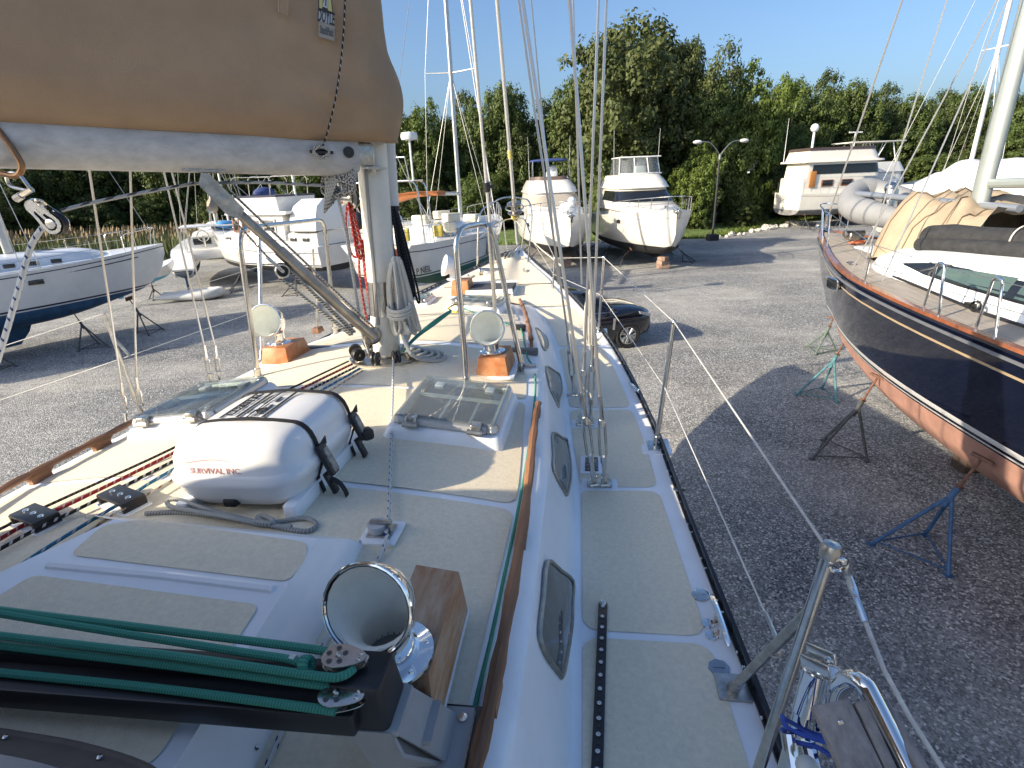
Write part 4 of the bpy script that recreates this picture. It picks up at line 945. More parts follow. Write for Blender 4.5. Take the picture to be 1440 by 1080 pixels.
mb = MB(); mb.tube([PY(472, 262, ym-.2), PY(487, 330, ym-.2), PY(510, 470, ym-.18), SR(520, 500, .05)], .0095, 8); mb.build('halyard', rope_mat('rope_cream', (.55, .53, .47), (.45, .43, .38), .02, .5), None, 'single cream rope running down from the mast winch to the mast foot on its left', 'rope')
o = PY(474, 262, ym-.2); mb = MB(); q = random.Random(4)
for i in range(9):
    a0 = q.random()*6; pts = [o+V((.05*math.cos(a0+t)*(1+.3*q.random())+.01*i-.03, .05*q.random()-.04, .055*math.sin(a0+t)-.01+.03*q.random())) for t in [j*.8 for j in range(9)]]
    mb.tube(spl(pts, 3), .006, 5)
for i in range(6):
    pts = [PY(490-3*i, 236, ym-.2), PY(476-3*i, 252+i, ym-.24), PY(466-2*i, 278+3*i, ym-.24), PY(468-2*i, 286+2*i, ym-.22), PY(478-2*i, 262, ym-.2)]; mb.tube(spl(pts, 4), .006, 5)
for i in range(5): pts = [PY(470+6*i, 246-i, ym-.24), PY(478+5*i, 254+2*i, ym-.25), PY(496+i, 240+3*i, ym-.24), PY(500, 233+2*i, ym-.22)]; mb.tube(spl(pts, 4), .006, 5, 0)
mb.build('rope_bundle', speck, None, 'tangle of thin grey line bunched under the boom end at the mast winch', 'rope')
# halyard to the foot block and on past the big vent
rope('halyard', [SR(553, 497, .03), SR(553, 520, .045), SR(551, 600, .03), SR(548, 680, .025), SR(546, 735, .03), SR(541, 752, .032)], .0065, ropewb, 'white rope with dark flecks running aft from the mast foot to the small deck block', 5)
rope('halyard_tail', [SR(545, 752, .032), SR(538, 775, .02), SR(528, 795, .012), SR(500, 850, .01), SR(470, 885, .01), SR(440, 935, .01), SR(405, 1010, .01), SR(372, 1085, .01), SR(340, 1160, .01)], .0065, ropewb, 'blue flecked rope lying along the edge of the sea hood behind the big vent', 5)
# green furling line along the starboard handrail
rope('green_line', [SR(652, 434, .02), SR(690, 447, .02), SR(716, 456, .02), SR(731, 460, .02), SR(737, 480, .015), SR(742, 503, .015), SR(751, 518, .015), SR(753, 545, .012), SR(749, 590, .012), SR(738, 665, .012), SR(725, 735, .012), SR(708, 815, .012), SR(690, 900, .012), SR(672, 975, .012), SR(650, 1085, .012), SR(635, 1160, .012)], .006, green, 'long green line running aft beside the starboard teak handrail', 4)
mb = MB()
for i in range(4): mb.tube(spl([PY(566-3*i, 492+2*i, ym+.05) if False else SR(572-2*i, 486+3*i, .12), SR(590-i, 468+2*i, .1), SR(612, 450+2*i, .1), SR(634, 436+i, .07)], 5), .007, 6)
mb.build('green_hank', green, None, 'bunch of green line stretched from the mast foot to a yellow tie', 'rope')
mb = MB(); o = SR(637, 434, .06); mb.tube(spl([o+V((.05*math.cos(a), .06*math.sin(a*2), .03*math.sin(a))) for a in [i*.7 for i in range(14)]], 4), .008, 6); mb.build('yellow_tie', M('yellow_line', (.55, .42, .04), .7), None, 'yellow and black tie on the green line ahead of the mast', 'rope')
mb = MB(); p = SR(747, 521, .02); mb.box(p, (.09, .1, .05), BF, 0, 1, .012); mb.box(p+UPB*.035, (.07, .03, .02), BF, 1, 1, .006); mb.build('line_clutch', [gel_deck, steel_dull], own)
mb = MB(); p = SR(731, 461, .02); mb.box(p, (.1, .06, .05), BF, 0, 1, .012); mb.build('line_lead', black, own)
# purchase lines of the traveller
def TV(px, py, z=zb+.05): return P(px, py, z)
mb = MB()
mb.tube(spl([TV(-60, 848), TV(0, 858), TV(220, 885), TV(440, 913), TV(462, 920)], 4), .0078, 8); mb.tube(spl([TV(-60, 852), TV(0, 863), TV(180, 892), TV(340, 917), TV(405, 927), TV(428, 936)], 4), .0075, 8)
mb.tube(spl([TV(-60, 884), TV(0, 894), TV(240, 922), TV(440, 950), TV(480, 951), TV(498, 940)], 4), .0078, 8); mb.tube(spl([TV(-60, 900, zb+.03), TV(0, 908, zb+.03), TV(240, 936, zb+.03), TV(430, 961, zb+.03), TV(482, 968, zb+.02), TV(496, 978, zb+.02)], 4), .0078, 8)
mb.tube(spl([TV(-60, 939, zb+.01), TV(0, 946, zb+.01), TV(220, 968, zb+.01), TV(440, 996, zb+.015), TV(472, 1001, zb+.015)], 4), .0078, 8)
for i in range(3): mb.torus(TV(428+3*i, 935, zb+.05), .012, .006, bdx+V((0, 0, .3)), 12, 6)
mb.build('traveller_line', green, None, 'green rope reeved back and forth along the black traveller', 'rope')
mb = MB(); p0, p1 = TV(409, 926, zb+.05), TV(416, 928, zb+.05); mb.cyl(p0, p1, .0085, n=10); mb.build('whipping', M('white_tape', (.6, .6, .58), .6), None, 'short white tape whipping round the green traveller rope', 'tape')
# lines led aft on the port side, with their black organisers
def lead(px, lab, mat, r=.0065, nm='control_line'): return rope(nm, [SR(x, y, .03 if 100 < x < 480 else .02) for x, y in px], r, mat, lab, 4)
lead([(-60, 790), (0, 758), (40, 735), (110, 703), (250, 634), (380, 568), (495, 512)], 'red control line led aft over the port side of the coachroof', roper, .0075)
lead([(-60, 800), (0, 772), (50, 745), (130, 706), (250, 645), (385, 574), (500, 516)], 'black and white control line just right of the red one', ropek, .007)
lead([(-60, 768), (0, 744), (30, 728), (100, 696), (250, 627), (370, 565), (490, 508)], 'dark grey control line just left of the red one', ropedk, .006)
lead([(-80, 870), (0, 815), (60, 774), (145, 722), (170, 707), (240, 662), (400, 578), (506, 518)], 'blue flecked control line led aft beside the sea hood', ropebl, .0065)
lead([(-60, 880), (0, 834), (70, 786), (150, 730), (200, 700), (260, 665), (410, 582), (510, 521)], 'pale tan control line nearest the sea hood', rope_mat('rope_tan', (.5, .45, .38), (.2, .1, .08), .05, .3), .005)
for (x, y), w_ in (((54, 738), .17), ((175, 711), .18)):
    o = SR(x, y, .0); mb = MB(); ay = (SR(x+20, y-10)-SR(x-20, y+10)).normalized(); q = rotM(ay.cross(UPB), ay)
    mb.box(o+UPB*.045, (w_, .085, .012), q, 0, 1, .005); mb.box(o+UPB*.006, (w_+.03, .1, .012), q, 2, 1, .01)
    for k in (-.5, 0, .5): 
        c = o+(ay.cross(UPB))*(k*w_*.62); mb.lathe([(.02, .0), (.014, .012), (.02, .026)], c+UPB*.013, UPB, 12, 1); mb.lathe([(.011, 0), (.01, .003), (.001, .004)], c+UPB*.051, UPB, 10, 3)
    for k in (-1, 1): mb.box(o+(ay.cross(UPB))*(k*w_*.47)+UPB*.026, (.012, .085, .04), q, 0)
    mb.build('line_organiser', [black, white, gel_deck, steel], own)
# spare line hung on the starboard shrouds
mb = MB(); o = UPZ(SD(823, 597), 830, 412)
for i in range(5): mb.tube(spl([o+V((.0, 0, .02)), o+V((-.03+.012*i, -.01, -.08)), o+V((-.035+.016*i, -.01, -.25-.03*i)), o+V((-.01+.012*i, 0, -.29-.02*i)), o+V((.012, 0, -.15)), o+V((.008, 0, .0))], 5), .006, 6)
mb.tube(spl([o+V((-.01, 0, -.27)), o+V((-.045, 0, -.42)), o+V((-.04, 0, -.6)), o+V((.01, 0, -.66)), o+V((.02, 0, -.75))], 5), .006, 6); mb.tube(spl([o+V((.02, 0, -.27)), o+V((.05, 0, -.3)), o+V((.075, 0, -.27))], 5), .006, 6)
mb.build('spare_line', ropew, None, 'white spare line hanked on the starboard shrouds near the car', 'rope')
rope('bow_line', [PY(718, 300, sC.y-.1), PY(735, 322, sC.y-.4), PY(755, 345, sC.y-1.2), PY(780, 366, sC.y-2.4), PY(792, 376, b3.y+.2)], .009, ropew, 'white line drooping from the furling drum to the starboard stanchion', 5)

# ---- folded boarding ladder lashed at the gate
lad = thing('boarding_ladder', 'folded stainless boarding ladder with grey teak steps at the lower right edge', 'ladder', DP(1150, 1000, 1.05))
mb = MB()
mb.cyl(DP(1147, 938, 1.1), DP(1098, 1110, 1.22), .0185, n=14); mb.cyl(DP(1172, 946, 1.08), DP(1135, 1110, 1.2), .0155, n=14); mb.cyl(DP(1146, 942, 1.1), DP(1130, 1000, 1.13), .022, n=14)
u0 = [DP(1172, 1010, 1.1), DP(1178, 968, 1.06), DP(1195, 955, 1.03), DP(1213, 962, 1.0), DP(1228, 985, .98), DP(1300, 1130, .9)]; mb.tube(spl(u0, 6), .0175, 14)
mb.cyl(DP(1108, 1030, 1.05), DP(1120, 1110, 1.02), .014, n=10); mb.cyl(DP(1135, 1040, 1.05), DP(1152, 1110, 1.0), .014, n=10)
mb.build('side_rail', chrome, lad)
mb = MB(); dx_ = (DP(1172, 935, 1.05)-DP(1135, 918, 1.1)); q = rotM(dx_, CF*-1)
for k in (-1, 1): mb.box((DP(1135, 918, 1.1)+DP(1166, 937, 1.06))*.5+CU*(.012*k)+CR*(.006*k), (.062, .006, .022), q, 0, 1, .002)
mb.ball(DP(1164, 928, 1.05), .007, 8); mb.torus(DP(1146, 940, 1.1), .021, .004, DP(1147, 938, 1.1)-DP(1098, 1110, 1.22)); mb.torus(DP(1172, 948, 1.08), .018, .004, DP(1172, 946, 1.08)-DP(1135, 1110, 1.2)); mb.build('bracket', steel, lad)
for a, b, w_ in (((1166, 988), (1225, 1115), .068), ((1207, 987), (1268, 1120), .02), ((1241, 990), (1300, 1090), .02)):
    d1 = .99 if w_ > .05 else .985; A, B_ = DP(*a, d1), DP(*b, d1-.08); mb = MB(); d = B_-A
    mb.box((A+B_)/2, (w_, d.length, .02), rotM(d.cross(CF), d), 0, 1, .004)
    if w_ > .05:
        mb.box((A+B_)/2-CF*.0105, (.003, d.length, .002), rotM(d.cross(CF), d), 1); mb.box((A+B_)/2-CF*.0105+d.cross(CF).normalized()*-.022, (.003, d.length, .002), rotM(d.cross(CF), d), 1); mb.lathe([(.006, 0), (.005, .002), (.001, .002)], A+d*.2-CF*.011, -CF, 10, 2)
    mb.build('step', [M('grey_teak_step', (.27, .245, .23), .8, var=.25, scale=12, stretch=(4, .4, 4), bump=.2), hole_dark, steel], lad)
mb = MB(); mb.ball(DP(1135, 1078, .98), .02, 14, sc=(1, 1, .8)); mb.build('end_cap', M('cap_white', (.5, .52, .5), .5), lad)
mb = MB()
for i in range(2): mb.tube(spl([DP(1101, 1008+18*i, 1.09), DP(1106, 1022+17*i, 1.06), DP(1125, 1032+13*i, 1.04), DP(1150, 1040+11*i, 1.02), DP(1168, 1045+16*i, 1.0), DP(1172, 1038+12*i, 1.06), DP(1140, 1030, 1.13), DP(1104, 1011+18*i, 1.12)], 5, True), .0045, 7, closed=True)
mb.build('lashing', M('blue_cord', (.02, .07, .4), .6), None, 'blue cord lashed round the ladder tubes', 'rope')
# ================================================================ the boat yard: boats ashore on stands
gelw = M('topside_white', (.69, .68, .65), .22, var=.05, scale=1.5, coat=.5)
gelc = M('topside_cream', (.71, .685, .61), .25, var=.05, scale=1.5, coat=.4)
bot_blue = M('antifouling_blue', (.02, .075, .16), .75, var=.25, scale=3)
bot_green = M('antifouling_green', (.015, .1, .085), .75, var=.2, scale=3)
bot_black = M('antifouling_black', (.014, .014, .016), .7, var=.3, scale=4)
bot_pink = M('antifouling_faded_red', (.43, .235, .18), .8, var=.16, scale=3, detail=8)
stripe_d = M('stripe_dark_blue', (.012, .018, .05), .3)
mast_a = M('mast_aluminium', (.5, .51, .5), .4, .6, var=.06, scale=4)
mast_w = M('mast_white', (.7, .7, .68), .4)
wire_d = M('stay_wire', (.42, .42, .41), .4, .6)
win = M('window_dark', (.012, .014, .017), .08, spec=.7)
tealdeck = M('grey_teak_deck', (.3, .27, .235), .8, var=.22, scale=3, stretch=(9, .4, 1), bump=.2)
canvas_blue = M('blue_canvas', (.02, .045, .16), .85, bump=.1, bscale=60)
canvas_tan = M('pale_tan_canvas', (.33, .265, .185), .85, var=.08, scale=4, bump=.2, bscale=30)
rust = M('rusty_steel', (.14, .07, .045), .8, var=.4, scale=20)

def hull_mb(tab, zwl, band=.12, cove=None, n=14, transom=True):
    """tab rows: y, deck half width, deck z, waterline half width, bottom z (from stern to bow); mats 0 topside, 1 bottom, 2 boot stripe, 3 cove line"""
    ys = [r[0] for r in tab]; cols = [[(r[0], r[k]) for r in tab] for k in range(1, 5)]
    N = 26; y0, y1 = ys[0], ys[-1]; st_ = [y0+(y1-y0)*(1-(1-i/N)**1.25) for i in range(N+1)]
    mb = MB(); allr = []
    zc = cove
    for y in st_:
        b, zd, w_, zb_ = [slerp(c, y) for c in cols]; b = max(b, .012); w_ = max(w_, .01); zb_ = min(zb_, zd-.15)
        zw = max(zwl, zb_+.02) if zb_ < zwl else zwl
        def top(z):
            f = max(0., min(1., (z-zwl)/max(.01, zd-zwl)))
            if zb_ > zwl: f = max(0., (z-zb_)/max(.01, zd-zb_)); return b*f**.6
            return w_+(b-w_)*(f**.75)
        half = []
        zz = [zd, zd-.06]+([zd-zc, zd-zc-.035] if zc else [zd-.2, zd-.24])
        low = max(zwl+band, zb_+.01); hi = zz[-1]
        zz += [hi+(low-hi)*k for k in (.3, .6, .85)]+[low, max(zwl+.04, zb_+.006), max(zwl, zb_+.003)]
        zz = [max(z, zb_) for z in zz]
        half = [(top(z), z) for z in zz]
        if zb_ < zwl: half += [(w_*.96, zwl-(zwl-zb_)*.3), (w_*.8, zwl-(zwl-zb_)*.66), (w_*.45, zwl-(zwl-zb_)*.92), (.0, zb_)]
        else: half += [(half[-1][0]*.6, zb_)]*3+[(0, zb_)]
        allr.append([(x, y, z) for x, z in half]+[(-x, y, z) for x, z in half[::-1][1:]])
    mrow = [0, 0, 3 if zc else 0, 0, 0, 0, 0, 2, 0, 1, 1, 1, 1]; mrow = mrow+mrow[::-1]
    n_ = len(allr[0]); o = len(mb.v)
    for r in allr: mb.v += [V(p) for p in r]
    for i in range(N):
        for j in range(n_-1):
            mb.f.append((o+i*n_+j, o+i*n_+j+1, o+(i+1)*n_+j+1, o+(i+1)*n_+j)[::-1]); mb.m.append(mrow[j])
    if transom:
        h = n_//2
        for j in range(h): mb.f.append((o+j, o+n_-1-j, o+n_-2-j, o+j+1)[::-1]); mb.m.append(0 if mrow[j] != 1 else 1)
    return mb, cols
def deck_mb(cols, y0, y1, camber=.05, n=24, drop=.01):
    mb = MB(); rows = []
    for i in range(n+1):
        y = y0+(y1-y0)*i/n; b = max(.01, slerp(cols[0], y)); z = slerp(cols[1], y)-drop
        rows.append([V((b*k, y, z+camber*(1-k*k)*min(1, b))) for k in (1, .75, .5, .25, 0, -.25, -.5, -.75, -1)])
    mb.grid(rows[::-1]); return mb
def house(rings_xyz, mb=None, mi=0, cap=True):
    """superstructure from horizontal outlines (lists of (x,y), z) mirrored about the centre line"""
    mb = mb or MB(); rr = []
    for pts, z in rings_xyz:
        zf = z if callable(z) else (lambda x, y, z=z: z)
        full = [V((x, y, zf(x, y))) for x, y in pts]+[V((-x, y, zf(x, y))) for x, y in pts[::-1] if x > 1e-6]
        rr.append(full)
    mb.loft(rr, mi, True, (0, 1 if cap else 0)); return mb
def stay(mb, a, b, r=.006): mb.tube([a, b], r, 5, cap=False)
def mast_set(root, y, z0, H, r=.09, mat=None, spreaders=((.5, 1.0),), fore=None, aft=None, chain=None, boom=None, boom_z=1.2, cover=None, rs=.011, foil=None):
    mat = mat or mast_a
    mb = MB(); mb.loft([[V((r*.72*math.cos(2*PI*i/16), y+r*math.sin(2*PI*i/16), z)) for i in range(16)] for z in (z0, z0+H*.6, z0+H)], cap=(1, 1)); m = mb.build('mast', mat, root, local=True)
    for f, w_ in spreaders:
        mb = MB()
        for sg in (-1, 1): mb.tube([V((0, y, z0+H*f)), V((sg*w_, y-.15, z0+H*f+.05))], [.035, .022], 6)
        mb.build('spreader', mat, m, local=True)
    if fore: mb = MB(); stay(mb, V((0, fore[0], fore[1])), V((0, y+.05, z0+H*.97)), foil or rs); mb.build('forestay', wire_d if not foil or foil < .025 else mast_w, root, local=True)
    if aft: mb = MB(); stay(mb, V((0, aft[0], aft[1])), V((0, y-.05, z0+H*.99)), rs); mb.build('backstay', wire_d, root, local=True)
    if chain:
        cx, cz = chain; f, w_ = spreaders[0]
        for sg in (-1, 1):
            mb = MB(); mb.tube([V((sg*cx, y-.1, cz)), V((sg*w_, y-.15, z0+H*f+.05)), V((0, y, z0+H*.95))], rs, 5); stay(mb, V((sg*cx*.95, y+.4, cz)), V((0, y, z0+H*f)), rs); stay(mb, V((sg*cx*.95, y-.6, cz)), V((0, y, z0+H*f)), rs); mb.build('shroud', wire_d, root, local=True)
    if boom:
        mb = MB(); a, b = V((0, y-r, z0+boom_z)), V((0, y-boom, z0+boom_z+.12)); mb.tube([a, b], .075, 10); mb.build('boom', mat, root, local=True)
        if cover:
            mb = MB(); n = 10; mb.tube([a.lerp(b, k/n)+V((0, 0, .2*(1-k/n)+.1)) for k in range(n+1)], [.1+.2*(1-k/n)**1.5+.02*math.sin(k*2.1) for k in range(n+1)], 12, flat=1.5); mb.build('sail_cover', cover, root, local=True)
    return m
def rail_posts(root, pts, h=.6, name='guard_rail', r=.012, wires=(1., .52), mat=None):
    mb = MB(); pts = [V(p) for p in pts]
    for p in pts: mb.cyl(p, p+V((0, 0, h)), r, n=6)
    for w_ in wires: mb.tube([p+V((0, 0, h*w_)) for p in pts], r*(.9 if w_ == 1 and wires == (1.,) else .5), 5)
    return mb.build(name, mat or steel, root, local=True)
def jack_stand(base, top, mat, label, size=1., rz=0.):
    """tripod boat stand: three legs, base ties, screw post and pad"""
    root = thing('jack_stand', label, 'boat stand', base, rz, 'jack stands holding the boats'); B_ = V(base); T = V(top)
    hub = B_+(T-B_)*.0+V((0, 0, (T.z-B_.z)*.62)); hub.xy = B_.xy*.6+T.xy*.4 if False else B_.xy+(T.xy-B_.xy)*.55
    feet = [B_+V((math.cos(rz+k*2*PI/3+.5)*.5*size, math.sin(rz+k*2*PI/3+.5)*.5*size, 0)) for k in range(3)]
    for f in feet:
        mb = MB(); mb.cyl(f+V((0, 0, .01)), hub, .024, .026, 8); mb.box(f+V((0, 0, .008)), (.09, .09, .016)); mb.build('leg', mat, root)
    mb = MB()
    for i in range(3): mb.cyl(feet[i]+(hub-feet[i])*.07, feet[(i+1) % 3]+(hub-feet[(i+1) % 3])*.07, .013, n=6)
    mb.build('tie_bar', mat, root)
    mb = MB(); d = (T-hub).normalized(); mb.cyl(hub-d*.18, hub+d*.12, .04, n=10, mi=1); mb.cyl(hub, T, .019, n=8); mb.cyl(hub+d*.13, hub+d*.16, .055, n=6); mb.cyl(hub+d*.145-d.orthogonal()*.14, hub+d*.145+d.orthogonal()*.14, .009, n=6); mb.build('screw', [rust, mat], root)
    mb = MB(); mb.box(T, (.24, .24, .04), rotM(d.orthogonal(), d.cross(d.orthogonal())), 0, 1, .005); mb.build('pad', rust, root)
    return root
st_blue = M('stand_blue', (.03, .09, .2), .6, var=.35, scale=14); st_teal = M('stand_teal', (.06, .17, .2), .6, var=.4, scale=14); st_dark = M('stand_dark', (.05, .055, .06), .7, var=.4, scale=14); st_green = M('stand_green', (.1, .14, .11), .7, var=.4, scale=14)

# ---- navy sailboat at the right
NH = R(4.8); nv = thing('sailboat', 'navy blue sailboat with teak deck and faded red bottom at the right', 'sailboat', (7.5, 5.0, 0), -NH)
tab = [(-5.6, 1.35, 2.95, .75, 1.35), (-4, 1.75, 2.93, 1.2, 1.05), (-1.5, 2.02, 2.94, 1.5, .62), (1, 2.06, 2.97, 1.6, .62), (3, 2.0, 3.02, 1.52, .7), (4.6, 1.82, 3.08, 1.26, .82), (6.2, 1.38, 3.16, .84, 1.02), (7.4, .95, 3.22, .42, 1.33), (8.4, .6, 3.28, .12, 1.55), (9.1, .32, 3.32, .02, 2.1), (9.65, .03, 3.36, .0, 2.85)]
mb, nc = hull_mb(tab, 1.5, .2, .3)
gold = M('gold_line', (.38, .29, .18), .4)
mb.build('hull', [navy, bot_pink, M('boot_white', (.6, .61, .62), .3), gold], nv, local=True)
NL = lambda p: MW[nv.name] @ V(p)
mb = MB()
for sg in (-1, 1):
    for zz, hh in ((1.575, .045),):
        rows = []
        for i in range(31):
            y = -5.5+14.*i/30; w_ = slerp(nc[2], y); b = slerp(nc[0], y); zd = slerp(nc[1], y); f = ((zz-1.5)/(zd-1.5))**.75; f2 = ((zz+hh-1.5)/(zd-1.5))**.75
            rows.append([V((sg*(w_+(b-w_)*f+.004), y, zz)), V((sg*(w_+(b-w_)*f2+.004), y, zz+hh))])
        mb.grid(rows if sg > 0 else rows[::-1])
mb.build('boot_line', navy, nv, local=True)
deck_mb(nc, -5.6, 9.6).build('deck', tealdeck, nv, local=True)
mb = MB()
for sg in (-1, 1):
    rows = []
    for i in range(41):
        y = -5.6+15.24*i/40; b = slerp(nc[0], y); z = slerp(nc[1], y); mi = b
        rows.append([V((sg*(b+k[0]), y, z+k[1])) for k in ((-.09, .0), (-.09, .035), (.015, .035), (.02, -.01))])
    mb.grid(rows if sg < 0 else rows[::-1], 0)
mb.build('cap_rail', M('varnished_cap', (.22, .075, .035), .25, var=.2, scale=6, coat=.5), nv, local=True)
mb = MB()
for sg in (-1, 1): mb.tube([V((sg*(slerp(nc[0], y)+.012), y, slerp(nc[1], y)-.12)) for y in [-5.6+14.9*i/40 for i in range(41)]], .022, 6)
mb.build('rub_strake', M('strake_grey', (.2, .21, .23), .35, .4), nv, local=True)
# trunk cabin and its long curved window
def outl(w_, y0, y1, r, n=6):
    o = [(0, y1)]
    for k in range(n+1): a = PI/2*(1-k/n); o.append((w_-r+r*math.cos(a), y1-r*1.6+r*1.6*math.sin(a)))
    o += [(w_, y1-(y1-y0)*.5), (w_*.97, y0)]; o.append((0, y0)); return o
zD = 3.06
mb = house([(outl(1.28, -4.5, 5.7, .8), zD-.06), (outl(1.22, -4.5, 5.5, .78), zD+.24), (outl(1.12, -4.4, 5.0, .75), lambda x, y: zD+.42+.03*max(0, 4-y)*.3), (outl(.98, -4.3, 4.3, .7), lambda x, y: zD+.52+.05*max(0, 3.6-y)*.4), (outl(.6, -4.2, 3.7, .5), lambda x, y: zD+.58+.05*max(0, 3.6-y)*.4)])
mb.build('cabin', white, nv, local=True, smooth=60)
def cx(z): return lerp([(zD-.06, 1.28), (zD+.24, 1.22), (zD+.42, 1.12), (zD+.52, .98), (zD+.6, .7)], z)
for sg in (-1, 1):
    W = lambda y, z, o: V((sg*(cx(zD+z)+o), y, zD+z))
    up = [(4.0, .29), (3.4, .38), (2.6, .44), (1.6, .475), (.6, .485), (-.6, .475), (-1.2, .45)]; lo = [(4.0, .27), (3.2, .2), (2.4, .165), (1.4, .15), (.4, .15), (-.6, .16), (-1.2, .2)]
    mb = MB(); mb.grid([[W(y, z*(1-k)+z2*k, .012) for k in (0, .25, .5, .75, 1)] for (y, z), (y2, z2) in zip(up, lo)][::sg]); wn = mb.build('window', win, nv, local=True)
    gl = M('window_tint_green', (.07, .11, .1), .06, spec=.7)
    for y0, y1 in ((3.1, 1.75), (1.6, -.4)):
        mb = MB(); mb.grid([[W(y, (lerp([(p[0], p[1]) for p in up[::-1]], y)-.045)*(1-k)+(lerp([(p[0], p[1]) for p in lo[::-1]], y)+.04)*k, .018) for k in (0, .5, 1)] for y in (y0, (y0+y1)/2, y1)][::sg]); mb.build('pane', gl, wn, local=True)
mb = MB(); mb.rbox((0, 6.3, zD+.12), (1.0, 1.5, .16), .12); mb.rbox((0, 6.1, zD+.21), (.6, .6, .05), .06); mb.build('fore_hatch', white, nv, local=True)
mast_set(nv, 4.35, 3.45, 14, .16, M('mast_grey_green', (.4, .44, .42), .4, .5, var=.05, scale=3), ((.36, 1.1), (.68, .8)), (9.5, 3.5), None, (1.72, 3.1), 4.6, 1.1, rs=.012, foil=.02)
mb = MB(); mb.cyl((.0, 3.5, 4.2), (-.25, 7.9, 4.32), .06, n=12); mb.cyl((-.25, 7.9, 4.32), (-.25, 7.9, 3.4), .012, n=6); mb.build('spinnaker_pole', M('pole_grey', (.3, .33, .37), .35, .5), nv, local=True)
# stanchions, gates, pulpit and windlass on the near (port) side
def NP(y, inset=.06, dz=.02): return V((-(slerp(nc[0], y)-inset), y, slerp(nc[1], y)+dz))
def NY(px):
    lo, hi = -5., 9.
    for _ in range(40):
        k = (lo+hi)/2
        if proj(NL(NP(k)))[0] > px: lo = k
        else: hi = k
    return lo
def loop(y0, y1, h=.66):
    a, b = NP(y0), NP(y1); mb = MB(); mb.tube(arc_corner([a, a.lerp(b, .22)+V((0, 0, h)), a.lerp(b, .62)+V((0, 0, h)), b], .09, 5), .016, 10); return mb.build('gate_stanchion', chrome, nv, local=True)
loop(NY(1298), NY(1320)); loop(NY(1371), NY(1399)); loop(-2.3, -2.65)
for y in (NY(1216), -3.5): mb = MB(); mb.cyl(NP(y), NP(y)+V((.02, 0, .62)), .014, n=8); mb.build('stanchion', chrome, nv, local=True)
for h in (.62, .34):
    mb = MB(); mb.tube([NP(y)+V((.02, 0, h)) for y in (8.2, NY(1216), NY(1308), NY(1385), -2.4, -3.5, -5.4)], .005, 5); mb.build('lifeline', wire, nv, local=True)
mb = MB(); q = [NP(7.2), NP(7.6)+V((0, 0, .62)), V((-.35, 9.2, 4.0)), V((0, 9.85, 4.02)), V((.35, 9.2, 4.0)), V((.85, 7.6, 3.85)), V((.92, 7.2, 3.25))]; mb.tube(arc_corner(q, .3, 5), .016, 8)
for y in (8.4, 9.2): a = NP(y); mb.cyl(a, a+V((-.02, .1, .6)), .014, n=8); mb.cyl(V((-a.x, a.y, a.z)), V((-a.x, a.y, a.z+.6)), .014, n=8)
mb.build('pulpit', chrome, nv, local=True)
mb = MB(); mb.rbox((-.05, 8.0, 3.36), (.25, .3, .16), .05); mb.cyl((-.25, 8., 3.42), (.2, 8., 3.42), .07, n=14); mb.torus((-.22, 8, 3.42), .075, .02, (1, 0, 0)); mb.build('windlass', steel_dull, nv, local=True)
mb = MB(); mb.cyl((0, 9.1, 3.34), (0, 9.95, 3.4), .06, n=10); mb.tube([(0, 9.3, 3.48), (0, 9.9, 3.5), (0, 10.1, 3.3)], .04, 8); mb.cyl((0, 9.45, 3.45), (0, 9.42, 3.75), .07, n=14); mb.build('bow_roller', steel, nv, local=True)
mb = MB(); p = NP(5.15, -.012, -.3); mb.tube(arc_corner([p+V((-.03, .2, .1)), p+V((.0, .2, -.1)), p+V((.0, -.2, -.1)), p+V((-.02, -.2, .1))], .06, 4, True), .022, 8, closed=True); mb.build('fairlead', chrome, nv, local=True)
mb = MB(); p = NP(5.15, .0, -.3); mb.box(p+V((.01, 0, 0)), (.05, .38, .17), Matrix.Rotation(R(16), 3, 'Z'), 0, 1, .04); mb.build('hawse_hole', win, nv, local=True)
for y in (3.9, 3.2):
    mb = MB(); mb.tube([NP(3.0, .75, .05)+V((0, y-3.3, 0)), NP(2.8, .72, .06)+V((0, y-3.6, 0))], .01, 5); 
mb = MB(); q = NP(4.7, .55, .02); mb.tube([NP(4.6, .62, .04), NP(1.7, .6, .05), NP(-3, .6, .05)], .022, 8); mb.build('genoa_track', black, nv, local=True)
for y in (1.9, .45): mb = MB(); p = NP(y, .6, .1); mb.lathe([(.06, -.03), (.075, -.02), (.06, 0), (.075, .02), (.06, .03)], p, (1, .2, 0), 12); mb.box(p+V((0, .1, 0)), (.06, .16, .05)); mb.build('sheet_car', black, nv, local=True)
mb = MB(); p = NP(5.35, .28, .02); mb.torus(p+V((0, 0, .03)), .08, .014, (0, 0, 1), 14, 6, 0, (.7, 1)); mb.build('mooring_cleat', chrome, nv, local=True)
mb = MB()
for a in range(5): t0, t1 = 2*PI*a/5, 0; mb.prism([NP(.2, .765, .33)+V((0, math.cos(t0)*.1, math.sin(t0)*.1)), NP(.2, .765, .33)+V((0, math.cos(t0+.6)*.03, math.sin(t0+.6)*.03)), NP(.2, .765, .33)+V((0, math.cos(t0-.6)*.03, math.sin(t0-.6)*.03))], V((-.004, 0, 0)))
mb.build('star_mark', M('star_blue', (.05, .08, .14), .4), nv, local=True)
